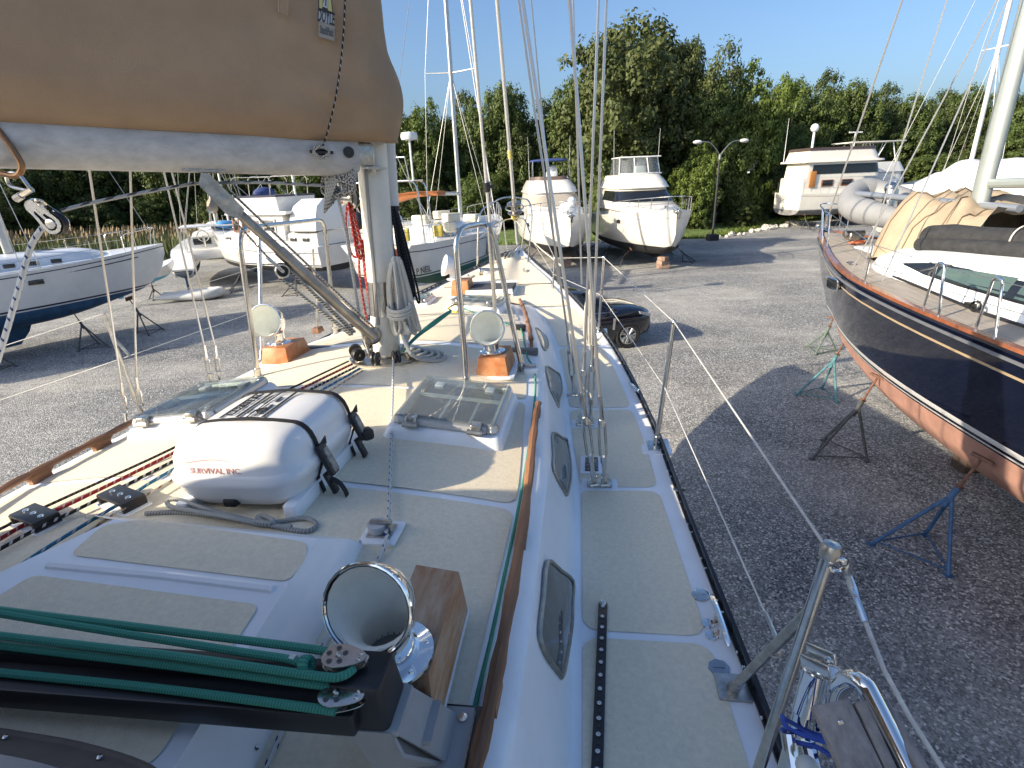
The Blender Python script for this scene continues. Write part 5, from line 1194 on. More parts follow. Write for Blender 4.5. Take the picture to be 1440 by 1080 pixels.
# keel and rudder
mb = MB(); mb.loft([[V((x, y, z)) for x, y in ((0, a), (w_, a-.5), (w_*.9, b+.6), (0, b), (-w_*.9, b+.6), (-w_, a-.5))] for z, a, b, w_ in ((1.05, 4.5, -2.2, .3), (.65, 4.3, -1.9, .24), (.42, 4.0, -1.7, .2), (.25, 3.5, -1.6, .12))], cap=(1, 1)); mb.build('keel', bot_pink, nv, local=True)
mb = MB(); mb.box((0, -4.8, .95), (.1, .8, 1.2), None, 0, .8, .03); mb.build('rudder', bot_pink, nv, local=True)
for y in (3., -.6):
    mb = MB(); mb.box(NL((0, y, .12)), (.5, .3, .24), None, 0, 1, .01); mb.build('keel_block', M('timber_block', (.05, .035, .028), .85, var=.3, scale=8), None, 'dark timber block under the keel of the navy sailboat, %s' % ('nearer its bow' if y > 1 else 'nearer its stern'), 'block', 'keel blocks')
# gear lying on the navy boat
rolled = thing('rolled_awning', 'black rolled canvas tied with white cord on the navy boat cabin top', 'canvas roll', NL((-.35, 3.0, zD+.7)), -NH)
a, b = NL((-.72, 4.25, zD+.66)), NL((.1, -1.0, zD+.95)); d = (b-a).normalized(); mb = MB()
mb.tube([a.lerp(b, k/12)+V((0, 0, .02*math.sin(k*1.3))) for k in range(13)], [.2+.012*math.sin(k*2.2) for k in range(13)], 18, cap=False)
sx_ = d.cross(V((0, 0, 1))).normalized(); sy_ = sx_.cross(d); sp_ = [a+sx_*(math.cos(t)*(.2-.008*t))+sy_*(math.sin(t)*(.2-.008*t)) for t in [i*.4 for i in range(50)] if .2-.008*t > .03]
mb.loft([sp_, [p+d*.5 for p in sp_]], 0, False); mb.loft([[p*1. for p in sp_], [p+sx_*0+d*-.005+(a-p).normalized()*.012 for p in sp_]], 0, False)
mb.tube([a+sx_*.16-sy_*.1, a+d*1.3+sx_*.24-sy_*.08, a+d*3+sx_*.2-sy_*.1], .11, 12)
mb.build('roll', M('black_canvas', (.025, .026, .028), .8, var=.35, scale=9, bump=.3, bscale=40), rolled)
for k in (.3, .42): mb = MB(); c = a.lerp(b, k); mb.torus(c, .225, .012, d+V((.1, .2*(-1)**int(k*10), 0)), 22, 6); mb.build('cord', ropew, rolled)
rib = thing('inflatable_dinghy', 'grey inflatable dinghy stowed bow up on the navy boat foredeck', 'dinghy', NL((.35, 6.5, 3.4)), -NH)
mb = MB(); q = [(-.62, -1.35, .3), (-.62, .4, .38), (-.5, 1.0, .5), (-.22, 1.36, .62), (0, 1.42, .66), (.22, 1.36, .62), (.5, 1.0, .5), (.62, .4, .38), (.62, -1.35, .3)]; q = spl([NL((.3+x*1.05, 6.95+y*1.05, 3.5+z*1.3)) for x, y, z in q], 5); n = len(q)
mb.tube(q, [.14+.13*min(1, i/4, (n-1-i)/4) for i in range(n)], 14); mb.build('tube', M('hypalon_grey', (.24, .245, .25), .55, var=.06, scale=4), rib)
mb = MB(); rows = [[NL((.3+x*w_, 6.95+y, 3.5+z*1.3+.12*abs(x)-.12)) for x in (-1, -.5, 0, .5, 1)] for y, z, w_ in ((-1.3, .1, .5), (.2, .15, .52), (.9, .3, .4), (1.3, .52, .1))]; mb.grid(rows); mb.build('floor', M('dinghy_floor', (.3, .31, .3), .5), rib)
mb = MB(); 
for k in (-.06, 0, .06): mb.tube([p+V((-.225*1, 0, k)) if False else p+(p-NL((.3, 6.6, 4.0))).normalized()*.262+V((0, 0, k-.05)) for p in q[4:-4]], .008, 5)
mb.build('rub_line', black, rib)
mb = MB(); mb.cyl(NL((.3, 7.4, 4.0)), NL((.3, 7.4, 4.4)), .16, .12, 14); mb.ball(NL((.3, 7.45, 4.42)), .13, 12); mb.tube([NL((.05, 7.2, 4.2)), NL((.05, 7.1, 4.5)), NL((.55, 7.1, 4.5)), NL((.55, 7.2, 4.2))], .014, 6); mb.build('bow_locker', steel, rib)
tc_ = thing('dinghy_cover', 'crumpled tan canvas cover over the back of the grey dinghy by the navy mast', 'canvas cover', NL((.3, 4.8, 3.4)), -NH)
mb = MB(); rows = []
for i in range(15):
    u = i/14; y = 5.65-2.1*u; hw = 1.06+.08*math.sin(u*9)-.12*u; zt = 4.36-.2*u+.07*math.sin(u*13)+(-.12 if i == 0 else 0); row = []
    for j in range(19):
        v = j/18*2-1; a_ = abs(v); z = 3.2+(zt-3.2)*(1-a_**7.)+.05*math.sin(v*8+u*11)*(a_ > .15)+.045*math.sin(v*17-u*12+2*math.sin(u*5)); row.append(NL((.34+hw*v*(1+.12*(a_**3)), y+.1*math.sin(v*5+u*4), z)))
    rows.append(row)
rows = [[p*.97+NL((.42, 6.0, 3.7))*.03-V((0, 0, .25)) for p in rows[0]]]+rows
mb.grid(rows); c0 = sum(rows[0], V((0, 0, 0)))/19; n0 = len(mb.v); mb.add([c0]+rows[0], [(0, i+1, i+2) for i in range(18)]); mb.build('cloth', canvas_tan, tc_, smooth=80)
for i in (3, 6, 9, 12): mb = MB(); mb.tube([p*1.0+V((0, 0, .012)) for p in rows[i]], .012, 5); mb.build('strap', M('cover_strap', (.16, .12, .08), .8), tc_)
mb = MB(); p = NL((-.35, 5.55, 3.18)); mb.rbox(p+V((0, 0, .1)), (.45, .4, .2), .12); mb.build('canvas_bucket', blackrub, None, 'low black canvas bag on the navy boat foredeck', 'bag')
mb = MB(); o = NL((-.25, 7.35, 3.27)); mb.tube(spl([o+V((.2*math.cos(t), .13*math.sin(t*1.1), .02+.002*t)) for t in [i*.7 for i in range(26)]], 3), .016, 6); mb.build('orange_rope', M('rope_orange', (.6, .16, .07), .8), None, 'coil of orange rope on the navy boat foredeck', 'rope')
# jack stands under the navy boat
def gp(px, py): return P(px, py, 0)
def stand_px(b, t, mat, lab, rz, size=1.):
    B_ = gp(*b); T = PY(t[0], t[1], B_.y); T = V((T.x+.12, T.y, min(1.75, T.z))); return jack_stand(B_, T, mat, lab, size, rz)
stand_px((1285, 775), (1368, 645), st_blue, 'bright blue jack stand nearest the camera, under the navy hull', .2)
stand_px((1172, 638), (1225, 530), st_dark, 'dark grey jack stand under the navy hull, between two blue ones', .9, 1.05)
stand_px((1150, 556), (1183, 475), st_teal, 'teal blue jack stand near the navy bow', .4, .95)
stand_px((1152, 494), (1166, 448), st_green, 'thin green jack stand furthest forward under the navy bow', 1.4, .9)

# ---- left: white sailboat with blue bottom
LH = R(38); ls = thing('sailboat', 'white sailboat with blue bottom paint and dark stripes at the left edge', 'sailboat', (-17.3, 17.8, 0), -LH)
def yacht_tab(L, B_, zd, zwl, zb_, bow=1., sheer=.25, ov=.12):
    h = L/2; b = B_/2
    return [(-h, b*.72, zd+sheer*.25, b*.5, zwl+.05), (-h*.8, b*.86, zd+sheer*.15, b*.75, zwl-.15), (-h*.4, b*.98, zd+.02, b*.9, zb_+.05), (0, b, zd, b*.92, zb_), (h*.35, b*.88, zd+sheer*.25, b*.7, zb_+.08), (h*.65, b*.6, zd+sheer*.55, b*.36, zwl-.25), (h*.85, b*.3, zd+sheer*.8, b*.06, zwl+.05), (h*.95, b*.11, zd+sheer*.93, .0, zwl+(zd-zwl)*.45), (h, .02, zd+sheer, .0, zd-.05)]
def yacht(root, L, B_, zd, zwl, zb_, top, bottom, strp, cov=.14, cove_m=None, sheer=.25, cabin=True, keel=True, cabw=.56, cab=(-.28, .42), cabh=.42, rails=True, winds=4, deckm=None):
    mb, c = hull_mb(yacht_tab(L, B_, zd, zwl, zb_, 1, sheer), zwl, .1, cov); mb.build('hull', [top, bottom, strp, cove_m or strp], root, local=True)
    deck_mb(c, -L/2, L/2*.995).build('deck', deckm or white, root, local=True)
    b = B_/2
    if cabin:
        y0, y1 = L*cab[0]*1., L*cab[1]*.72; w_ = b*cabw
        mb = house([(outl(w_, y0, y1, w_*.7), zd+.0), (outl(w_*.93, y0, y1*.98, w_*.66), zd+cabh*.75), (outl(w_*.8, y0+.05, y1*.9, w_*.6), zd+cabh), (outl(w_*.3, y0+.1, y1*.8, w_*.25), zd+cabh+.07)]); mb.build('cabin', white, root, local=True, smooth=50)
        for sg in (-1, 1):
            mb = MB(); x = sg*(w_*.985+.012); mb.prism([V((x, y0+.35, zd+cabh*.62)), V((x, y0+.35, zd+cabh*.25)), V((x, y0+1.9, zd+cabh*.3)), V((x, y0+2.3, zd+cabh*.5)), V((x, y0+1.8, zd+cabh*.66))], V((sg*-.02, 0, 0))); mb.build('window', win, root, local=True)
            for k in range(winds):
                y = y0+2.75+.62*k
                if y > y1-.7: break
                mb = MB(); mb.rbox((sg*(w_*.965+.004), y, zd+cabh*.45), (.03, .3, .13), .012); mb.build('portlight', win, root, local=True)
        mb = MB(); mb.rbox((0, y1*.55, zd+cabh+.06), (.55, .55, .06), .05); mb.build('hatch', smoke, root, local=True)
    if keel:
        mb = MB(); mb.loft([[V((x, y, z)) for x, y in ((0, a), (w2, a-.5), (w2*.9, e+.6), (0, e), (-w2*.9, e+.6), (-w2, a-.5))] for z, a, e, w2 in ((zb_+.25, L*.1, -L*.14, .22), (.6, L*.08, -L*.13, .2), (.2, L*.05, -L*.13, .14))], cap=(1, 1)); mb.build('keel', bottom, root, local=True)
        mb = MB(); mb.box((0, -L*.4, zb_-.05), (.09, .6, 1.3), None, 0, .85, .03); mb.build('rudder', bottom, root, local=True)
    if rails:
        for sg in (-1, 1): rail_posts(root, [(sg*(slerp(c[0], y)-.06), y, slerp(c[1], y)) for y in [-L*.44+L*.84*i/6 for i in range(7)]], .6)
        mb = MB(); y = L*.36; a = V((slerp(c[0], y)-.06, y, slerp(c[1], y))); e = V((0, L*.5, zd+sheer+.6)); up = V((0, 0, .62))
        mb.tube(arc_corner([a, a+up, V((.2, L*.48, zd+sheer+.62)), V((-.2, L*.48, zd+sheer+.62)), V((-a.x, a.y, a.z))+up, V((-a.x, a.y, a.z))], .2, 4), .014, 8)
        for sg in (-1, 1): mb.cyl(V((sg*.18, L*.47, zd+sheer)), V((sg*.18, L*.48, zd+sheer+.62)), .012, n=6)
        mb.build('pulpit', steel, root, local=True)
    return c
c = yacht(ls, 11.6, 3.7, 2.72, 1.5, .85, gelw, bot_blue, stripe_d, .1, stripe_d, .34, cab=(-.22, .44))
mb = MB()
for sg in (-1, 1): mb.tube([V((sg*(slerp(c[0], y)*(1-.045)-.0), y, slerp(c[1], y)-.27)) for y in [-5+9.6*i/24 for i in range(25)]], .018, 5)
mb.build('lower_stripe', stripe_d, ls, local=True)
mb = MB(); mb.rbox((slerp(c[0], 1.2)*.975, 1.2, 2.38), (.05, .42, .15), .03); mb.build('hull_window', win, ls, local=True)
mast_set(ls, 1.1, 3.1, 13, .13, mast_a, ((.45, .9), (.72, .7)), (5.6, 3.1), (-5.6, 2.9), (1.5, 2.75), 4.6, 1.0, rs=.012)
mb = MB(); mb.prism([V((x, y, z)) for x, y, z in ((.9, -2.3, 3.1), (.8, -1.8, 3.75), (-.8, -1.8, 3.75), (-.9, -2.3, 3.1))], V((0, -1.6, .1))); mb.build('dodger', M('dodger_black', (.02, .022, .03), .6), ls, local=True)
LL = lambda r, p: MW[r.name] @ V(p)
for k, (y, x, lab) in enumerate(((4.0, 1.05, 'grey jack stand under the bow of the white and blue sailboat at the left'), (2.1, 1.55, 'grey jack stand by the keel of the white and blue sailboat at the left'), (-.6, 1.75, 'grey jack stand behind the keel of the white and blue sailboat'))):
    q = LL(ls, (x+.55, y, 0)); t = LL(ls, (x*.72, y-.1, 1.25)); jack_stand(q, t, st_dark, lab, 1., .5+k)
for k, (x, y, lab) in enumerate(((-3.0, .5, 'a'),)): pass

# ---- catamaran behind it
cat = thing('catamaran', 'white catamaran with blue bottom seen from its stern beside the dinghies', 'catamaran', (-17.0, 33.2, 0), R(24))
for sg in (-1, 1):
    mb, cc = hull_mb([(-4, .5, 1.0, .42, .75), (-3.4, .52, 1.5, .45, .6), (-2.6, .55, 1.95, .47, .5), (0, .58, 2.0, .48, .45), (3, .45, 2.1, .3, .55), (4.5, .2, 2.2, .1, .8), (5, .03, 2.25, .0, 1.3)], 1.05, .1, None); mb.v = [V((p.x+sg*1.75, p.y, p.z)) for p in mb.v]; hl = mb.build('hull', [gelw, bot_blue, gelw, gelw], cat, local=True)
    dm = deck_mb(cc, -4, 5); dm.v = [V((p.x+sg*1.75, p.y, p.z)) for p in dm.v]; dm.build('side_deck', white, hl, local=True)
mb = MB(); mb.rbox((0, -.3, 1.72), (3.4, 5.2, .55), .2); mb.build('bridge_deck', gelw, cat, local=True)
mb = house([(outl(1.5, -1.6, 2.4, .9), 1.95), (outl(1.4, -1.6, 2.2, .85), 2.35), (outl(1.2, -1.5, 1.7, .7), 2.75), (outl(.6, -1.4, 1.2, .5), 2.82)]); mb.build('cabin', white, cat, local=True, smooth=50)
for sg in (-1, 1): mb = MB(); mb.rbox((sg*.75, -1.62, 2.35), (.9, .05, .4), .02); mb.rbox((sg*1.42, .2, 2.4), (.05, 1.9, .25), .02); mb.build('window', win, cat, local=True)
mb = MB(); mb.rbox((0, -2.5, 3.2), (3.1, 1.9, .08), .2)
mb.build('hard_top', white, cat, local=True)
mb = MB()
for x in (-1.4, 1.4):
    for y in (-3.3, -1.7): mb.cyl((x, y, 2.0), (x, y, 3.18), .02, n=6)
mb.tube([(-1.5, -3.0, 2.0), (-1.5, -3.0, 2.6), (1.5, -3.0, 2.6), (1.5, -3.0, 2.0)], .018, 6); mb.build('cockpit_frame', steel, cat, local=True)
mb = MB(); mb.torus((-.6, -2.4, 2.65), .28, .025, (0, 1, .2)); mb.cyl((-.6, -2.3, 2.0), (-.6, -2.3, 2.65), .06, n=8); mb.build('wheel', steel, cat, local=True)
for sg in (-1, 1): mb = MB(); mb.box((sg*1.75, -3.7, .45), (.07, .45, .8), None, 0, .9, .02); mb.build('rudder', bot_blue, cat, local=True)
mast_set(cat, 1.2, 2.7, 12, .12, mast_a, ((.5, .9),), (4.6, 2.3), None, (2.1, 2.0), 3.9, 1.1, canvas_tan, rs=.014)
for k, (x, y) in enumerate(((-1.75, -1.5), (1.75, -1.5), (0, 1))): pass

# ---- two small dinghies on the ground in front of it
dg = thing('sailing_dinghy', 'small white sailing dinghy with light blue bottom seen from its transom', 'dinghy', (-17.6, 26.6, 0), R(-12))
mb, cc = hull_mb([(-1.5, .55, 1.55, .45, .95), (0, .66, 1.5, .55, .85), (1, .5, 1.6, .35, .95), (1.7, .2, 1.72, .05, 1.2), (2, .02, 1.8, .0, 1.5)], 1.1, .06, None); mb.build('hull', [gelw, M('light_blue_paint', (.06, .33, .5), .4), gelw, gelw], dg, local=True)
deck_mb(cc, -1.5, 2).build('deck', white, dg, local=True)
mb = MB(); mb.box((0, -1.56, .8), (.04, .28, .75), None, 0, 1, .01); mb.build('rudder', M('rudder_blue', (.05, .3, .48), .4), dg, local=True)
jack_stand(LL(dg, (0, .3, 0)), LL(dg, (0, .3, .85)), st_dark, 'grey stand under the small light blue sailing dinghy', .8, .3)
inf = thing('upturned_inflatable', 'pale grey inflatable dinghy lying upside down on the gravel', 'dinghy', P(270, 421, 0), R(10))
mb = MB(); q = [(-1.35, -.5, .24), (.6, -.52, .24), (1.2, -.3, .28), (1.38, 0, .3), (1.2, .3, .28), (.6, .52, .24), (-1.35, .5, .24)]; q = spl(q, 5); n = len(q); mb.tube(q, [.08+.14*min(1, i/5, (n-1-i)/5) for i in range(n)], 12); mb.build('tube', M('hypalon_pale', (.55, .56, .55), .5, var=.08, scale=4), inf, local=True)
mb = MB(); mb.grid([[V((x, y*w_, .34+.1*(1-abs(y)))) for y in (-1, -.5, 0, .5, 1)] for x, w_ in ((-1.2, .42), (0, .45), (.8, .4), (1.2, .1))]); mb.build('bottom', M('inflatable_bottom', (.5, .51, .5), .6), inf, local=True)

# ---- generic flybridge motor yacht
def cruiser(root, L, B_, zd, top, bottom, style=0, canopy=None, rail=True):
    h = L/2; b = B_/2; zw = 1.25
    tab = [(-h, b*.9, zd-.35, b*.85, .55), (-h*.3, b, zd-.25, b*.92, .5), (h*.25, b*.98, zd-.05, b*.78, .55), (h*.6, b*.78, zd+.12, b*.48, .7), (h*.82, b*.46, zd+.22, b*.2, .95), (h*.95, b*.16, zd+.28, .03, 1.5), (h, .02, zd+.3, 0, 2.0)]
    mb, c = hull_mb(tab, zw, .12, .35); mb.build('hull', [top, bottom, top, M('hull_line', (.45, .43, .38), .4)], root, local=True)
    deck_mb(c, -h, h*.995, .08).build('deck', white, root, local=True)
    zz = zd
    # trunk, windscreen and saloon
    mb = house([(outl(b*.72, -h*.75, h*.62, b*.5), zz-.3), (outl(b*.7, -h*.75, h*.58, b*.5), zz+.25), (outl(b*.62, -h*.75, h*.45, b*.45), zz+.5), (outl(b*.35, -h*.75, h*.3, b*.3), zz+.56)]); mb.build('trunk', top, root, local=True, smooth=45)
    y1 = h*.28
    mb = house([(outl(b*.82, -h*.8, y1, b*.45), zz+.1), (outl(b*.8, -h*.8, y1-.15, b*.45), zz+.55), (outl(b*.72, -h*.8, y1-1.15, b*.42), zz+1.25), (outl(b*.78, -h*.82, y1-.95, b*.42), zz+1.3), (outl(b*.76, -h*.82, y1-1.05, b*.4), zz+1.42)]); mb.build('saloon', top, root, local=True, smooth=40)
    e = .02
    mb = house([(outl(b*.8+e, -h*.55, y1-.13+e, b*.45), zz+.58), (outl(b*.735+e, -h*.55, y1-1.0+e, b*.42), zz+1.16)], cap=False)
    if style == 0: mb.build('windscreen', win, root, local=True, smooth=45)
    else: mb.build('windscreen_cover', M('screen_cover', (.36, .32, .27), .8), root, local=True, smooth=45)
    # flybridge coaming, brow
    mb = house([(outl(b*.76, -h*.72, y1-1.2, b*.4), zz+1.42), (outl(b*.74, -h*.72, y1-1.3, b*.4), zz+1.6), (outl(b*.62, -h*.7, y1-2.0, b*.36), zz+2.05), (outl(b*.58, -h*.7, y1-2.1, b*.34), zz+2.06), (outl(b*.56, -h*.68, y1-2.3, b*.34), zz+1.7)]); mb.build('flybridge', top, root, local=True, smooth=45)
    ff = y1-2.05; zf = zz+2.05; w_ = b*.6
    if style == 0:      # clear enclosure with white frames
        mb = house([(outl(w_, -h*.55, ff, b*.34), zf), (outl(w_*.93, -h*.5, ff-.45, b*.3), zf+.95)], cap=False); mb.build('enclosure', clear, root, local=True, smooth=45)
        mb = MB(); mb.rbox((0, (-h*.5+ff-.5)/2, zf+1.0), (w_*1.9, abs(-h*.5-ff)-.3, .07), .25)
        for x in (-.98, -.33, .33, .98): mb.tube([V((x*w_*.97, ff-.02-(.5 if abs(x) > .9 else 0), zf)), V((x*w_*.9, ff-.47-(.4 if abs(x) > .9 else 0), zf+.98))], .035, 6)
        mb.tube([V((x*w_, ff+.02-.45*abs(x)**3, zf+.05)) for x in (-1, -.6, -.2, .2, .6, 1)], .04, 6)
        mb.build('canopy_frame', white, root, local=True)
    else:
        mb = house([(outl(w_*.95, -h*.6, ff-.2, b*.3), zf+1.12), (outl(w_*.9, -h*.58, ff-.3, b*.3), zf+1.22), (outl(w_*.4, -h*.5, ff-.6, b*.2), zf+1.27)]); mb.build('bimini', canopy or canvas_blue, root, local=True, smooth=60)
        mb = MB()
        for x in (-1, 1):
            for y, dy in ((ff-.4, -.1), (ff-1.2, .4), (-h*.55, 0)): mb.cyl((x*w_*.95, y, zf-.05), (x*w_*.92, y+dy, zf+1.12), .022, n=6)
        mb.build('bimini_frame', steel, root, local=True)
        mb = house([(outl(w_*1.03, -h*.4, ff+.08, b*.36), zf-.02), (outl(w_*1.0, -h*.4, ff-.02, b*.36), zf+.2)], cap=False); mb.build('venturi', M('brown_screen', (.14, .1, .08), .3), root, local=True)
    mb = MB(); mb.rbox((-.1, ff-.9, zf+.15), (.7, .5, .7), .1); mb.ball((-.25, ff-1.3, zf+.55), .28, 12, sc=(1, .6, 1.2)); mb.build('helm_seat', white, root, local=True)
    if rail:
        ys = [h*.15+h*.78*i/6 for i in range(7)]; pts = [V((slerp(c[0], y)-.1, y, slerp(c[1], y))) for y in ys]
        mb = MB(); full = pts+[V((-p.x, p.y, p.z)) for p in pts[::-1]]; up = V((0, .1, .68))
        mb.tube(spl([p+up for p in full], 3), .022, 6); mb.tube(spl([p+up*.5 for p in full], 3), .01, 5)
        for p in full: mb.cyl(p, p+up, .016, n=6)
        mb.build('bow_rail', steel, root, local=True)
    for sg in (-1, 1):
        mb = MB(); p = V((sg*slerp(c[0], h*.35)*.955, h*.35, zd-.42)); mb.rbox(p, (.06, .42, .2), .05, Matrix.Rotation(R(12*sg), 3, 'Z')); mb.build('portlight', win, root, local=True)
    mb = MB(); mb.rbox((0, h*.99, zd+.22), (.4, .7, .1), .06); mb.tube([(0, h*1.0, zd+.32), (0, h*1.08, zd+.2), (0, h*1.05, zd-.1)], .05, 8); mb.torus((.14, h*.98, zd+.36), .1, .03, (1, 0, 0)); mb.build('anchor', steel, root, local=True)
    mb = MB(); mb.cyl((0, h*.72, zd+.2), (0, h*.72, zd+.45), .12, n=12); mb.build('windlass', chrome, root, local=True)
    for x in (-.62, .62): mb = MB(); mb.cyl((x*b, -h*.3, zf-.2), (x*b*1.05, -h*.3, zf+2.6), .012, .006, 5); mb.build('antenna', white, root, local=True)
    mb = MB(); mb.loft([[V((x, y, z)) for x, y in ((0, h*.62), (.09, h*.4), (.09, -h*.6), (-.09, -h*.6), (-.09, h*.4))] for z in (.75, .42)], cap=(1, 1)); mb.build('keel', bottom, root, local=True)
    return c
cr2 = thing('motor_yacht', 'cream flybridge motor yacht with white canopy frame, bow towards the camera', 'motor yacht', (8.35, 34.4, 0), PI+R(3)); cruiser(cr2, 12.0, 4.4, 2.85, gelc, bot_black, 0)
cr1 = thing('motor_yacht', 'white flybridge motor yacht with blue bimini top, bow towards the camera', 'motor yacht', (3.1, 36, 0), PI+R(4)); cruiser(cr1, 11.6, 4.2, 2.75, gelw, bot_black, 1)
def cruiser_stands(root, L, lab):
    mb = MB(); p = LL(root, (0, L*.36, 0))
    for k in range(3): mb.box(p+V((0, 0, .12+.21*k)), (.6-.05*k, .5-.03*k, .2), Matrix.Rotation(.4*k, 3, 'Z'), 0, 1, .012)
    mb.build('keel_block', M('block_timber', (.3, .2, .15), .85, var=.3, scale=7), None, 'stacked timber block under the bow of the '+lab, 'block', 'keel blocks')
    i = 0
    for y in (L*.22, -L*.1, -L*.38):
        for sg in (-1, 1): jack_stand(LL(root, (sg*2.2, y, 0)), LL(root, (sg*1.35, y, .9)), st_dark, '%s dark jack stand %s the %s' % (('forward', 'middle', 'aft')[i//2], 'left of' if sg > 0 else 'right of', lab), .9, .3*i); i += 1
cruiser_stands(cr2, 12.0, 'cream motor yacht'); cruiser_stands(cr1, 11.6, 'blue topped motor yacht')
mb = MB(); p = LL(cr1, (-.1, 4.1, 3.15)); mb.ball(p+V((0, 0, .15)), .42, 14, sc=(1.1, .8, .75)); mb.ball(p+V((.25, -.3, .5)), .25, 10); mb.rbox(p+V((.5, .3, 0)), (.8, .7, .35), .15); mb.build('covered_tender', white, None, 'white bundle under a cover on the blue topped yacht foredeck', 'bundle')

# ---- sailboat with green bottom and lettered hull, seen from its stern
pn = thing('sailboat', 'white cruising sailboat with green bottom and steel arch beyond the mast', 'sailboat', (-2.55, 25.2, 0), R(-19))
c = yacht(pn, 12.4, 3.9, 2.85, 1.75, .9, gelw, bot_green, M('green_boot', (.02, .1, .08), .5), .22, stripe_d, .35, winds=5, deckm=white)
mast_set(pn, 1.4, 3.2, 14.5, .12, mast_a, ((.42, 1.15), (.72, .8)), (6.1, 3.2), (-6., 3.0), (1.7, 2.9), 4.4, 1.2, None, rs=.011, foil=.03)
mb = MB()
for y in (-5.2, -4.5): mb.tube(arc_corner([V((-1.45, y, 2.9)), V((-1.3, y, 5.0)), V((1.3, y, 5.0)), V((1.45, y, 2.9))], .35, 5), .03, 8)
for x in (-1.2, 0, 1.2): mb.cyl((x, -5.2, 5.0), (x, -4.5, 5.0), .022, n=6)
mb.tube([V((-1.2, -5.2, 5.0)), V((-1.15, -5.3, 5.75)), V((1.0, -5.3, 5.75)), V((1.05, -5.2, 5.0))], .03, 8); mb.cyl((-.3, -5.25, 5.0), (-.3, -5.3, 5.75), .025, n=6)
for sg in (-1, 1): mb.cyl((sg*1.4, -4.5, 3.6), (sg*1.3, -5.2, 4.4), .018, n=6)
mb.build('stern_arch', steel, pn, local=True)
mb = MB(); mb.cyl((-1.25, -5.2, 5.0), (-1.25, -5.25, 7.2), .035, .02, 8); mb.build('antenna', white, pn, local=True)
mb = MB(); mb.cyl((1.2, -5.2, 5.0), (1.2, -5.2, 6.25), .035, n=8); mb.lathe([(.02, 0), (.26, .03), (.29, .12), (.26, .24), (.02, .28)], (1.2, -5.2, 6.25), n=18); mb.build('radar', white, pn, local=True)
mb = MB(); mb.prism([V((-.5, -4.4, 4.5)), V((.4, -4.1, 4.62)), V((1.3, -3.6, 4.6)), V((1.3, -3.6, 4.45)), V((.4, -4.1, 4.42)), V((-.5, -4.4, 4.2))], V((.1, .5, 0))); mb.build('orange_dodger', M('orange_canvas', (.55, .2, .07), .8), pn, local=True)
rail_posts(pn, [(-1.45, -4.8, 2.95), (-1.1, -6.0, 2.95), (0, -6.15, 2.95), (1.1, -6.0, 2.95), (1.45, -4.8, 2.95)], .75, 'stern_rail', .016)
mb = MB(); mb.ball((-.7, -6.0, 3.75), .26, 12, sc=(1, .8, 1.2)); mb.cyl((-.7, -6.1, 3.0), (-.7, -6.1, 3.6), .07, n=8); mb.build('outboard', black, pn, local=True)
for i, (x, y, z) in enumerate(((-.3, -2, 3.5), (.6, -1, 3.5), (1.2, -2.5, 3.2), (.9, .6, 3.35), (-.8, 1, 3.5))): mb = MB(); mb.rbox((x, y, z), (.7, .5, .35), .1, Matrix.Rotation(i, 3, 'Z')); mb.build('deck_box', cream, pn, local=True)
jm = M('yellow_can', (.6, .48, .1), .5)
for i, (x, y) in enumerate(((.35, -5.9), (.95, -5.75), (1.55, -4.3))):
    mb = MB(); o = LL(pn, (x, y, 3.0)); mb.rbox(o+V((0, 0, .23)), (.36, .2, .4), .06); mb.tube([o+V((-.1, 0, .43)), o+V((-.08, 0, .5)), o+V((.08, 0, .5)), o+V((.1, 0, .43))], .02, 6); mb.cyl(o+V((.13, 0, .42)), o+V((.13, 0, .48)), .03, n=8); mb.build('jerrycan', jm, None, ('left of the two yellow jerrycans on the stern rail of the green bottomed sailboat', 'right of the two yellow jerrycans on the stern rail of the green bottomed sailboat', 'yellow jerrycan alone on the near side deck of the green bottomed sailboat')[i], 'jerrycan', 'yellow jerrycans')
mb = MB(); o = LL(pn, (.7, -6.4, 2.6)); mb.ball(o, .3, 14); mb.cyl(o+V((0, 0, .28)), o+V((0, 0, .42)), .05, n=8); mb.build('fender_ball', M('red_fender', (.42, .06, .03), .45), None, 'round red fender ball hanging at the stern of the green bottomed sailboat', 'fender')
mb = MB(); o = LL(pn, (.75, -6.45, 1.85)); mb.ball(o, .38, 14, sc=(1, .5, 1.5)); mb.build('canvas_bag', cream, None, 'cream canvas bag hanging on the transom under the red fender', 'bag')
mb = MB(); o = LL(pn, (2.0, -.2, 2.2)); mb.tube([o+V((0, 0, .4)), o+V((0, 0, .32)), o+V((0, 0, -.32)), o+V((0, 0, -.38))], [.03, .16, .16, .05], 12); mb.build('fender', M('grey_fender', (.42, .4, .37), .6), None, 'long grey fender hanging on the side of the green bottomed sailboat', 'fender')
mb = MB(); mb.tube([LL(pn, (.5, -6.3, 3.1)), LL(pn, (1.0, -6.7, 1.4)), LL(pn, (1.25, -6.9, .05))], .05, 8); mb.build('leaning_pole', M('pole_wood', (.36, .29, .21), .7), None, 'pale pole leaning against the stern of the green bottomed sailboat', 'pole')
for y in (-4.6, -3.2):
    mb = MB(); mb.rbox((1.5*.985 if y < -4 else 1.72, y, 2.33), (.08, .55, .13), .03, Matrix.Rotation(R(-10), 3, 'Z')); mb.build('portlight', win, pn, local=True)
mb = MB(); mb.rbox((1.9, .9, 2.45), (.06, .25, .25), .02); mb.build('portlight', win, pn, local=True)
Mx = frame(LL(pn, (1.43, -5.55, 2.0)), LL(pn, (1.66, -4.5, 2.0))-LL(pn, (1.43, -5.55, 2.0)), (0, 0, 1)); Mx.translation = Mx.translation+Mx.col[2].to_3d()*.04
text_obj('P NEIL', .3, black, pn, Mx, bold=True)
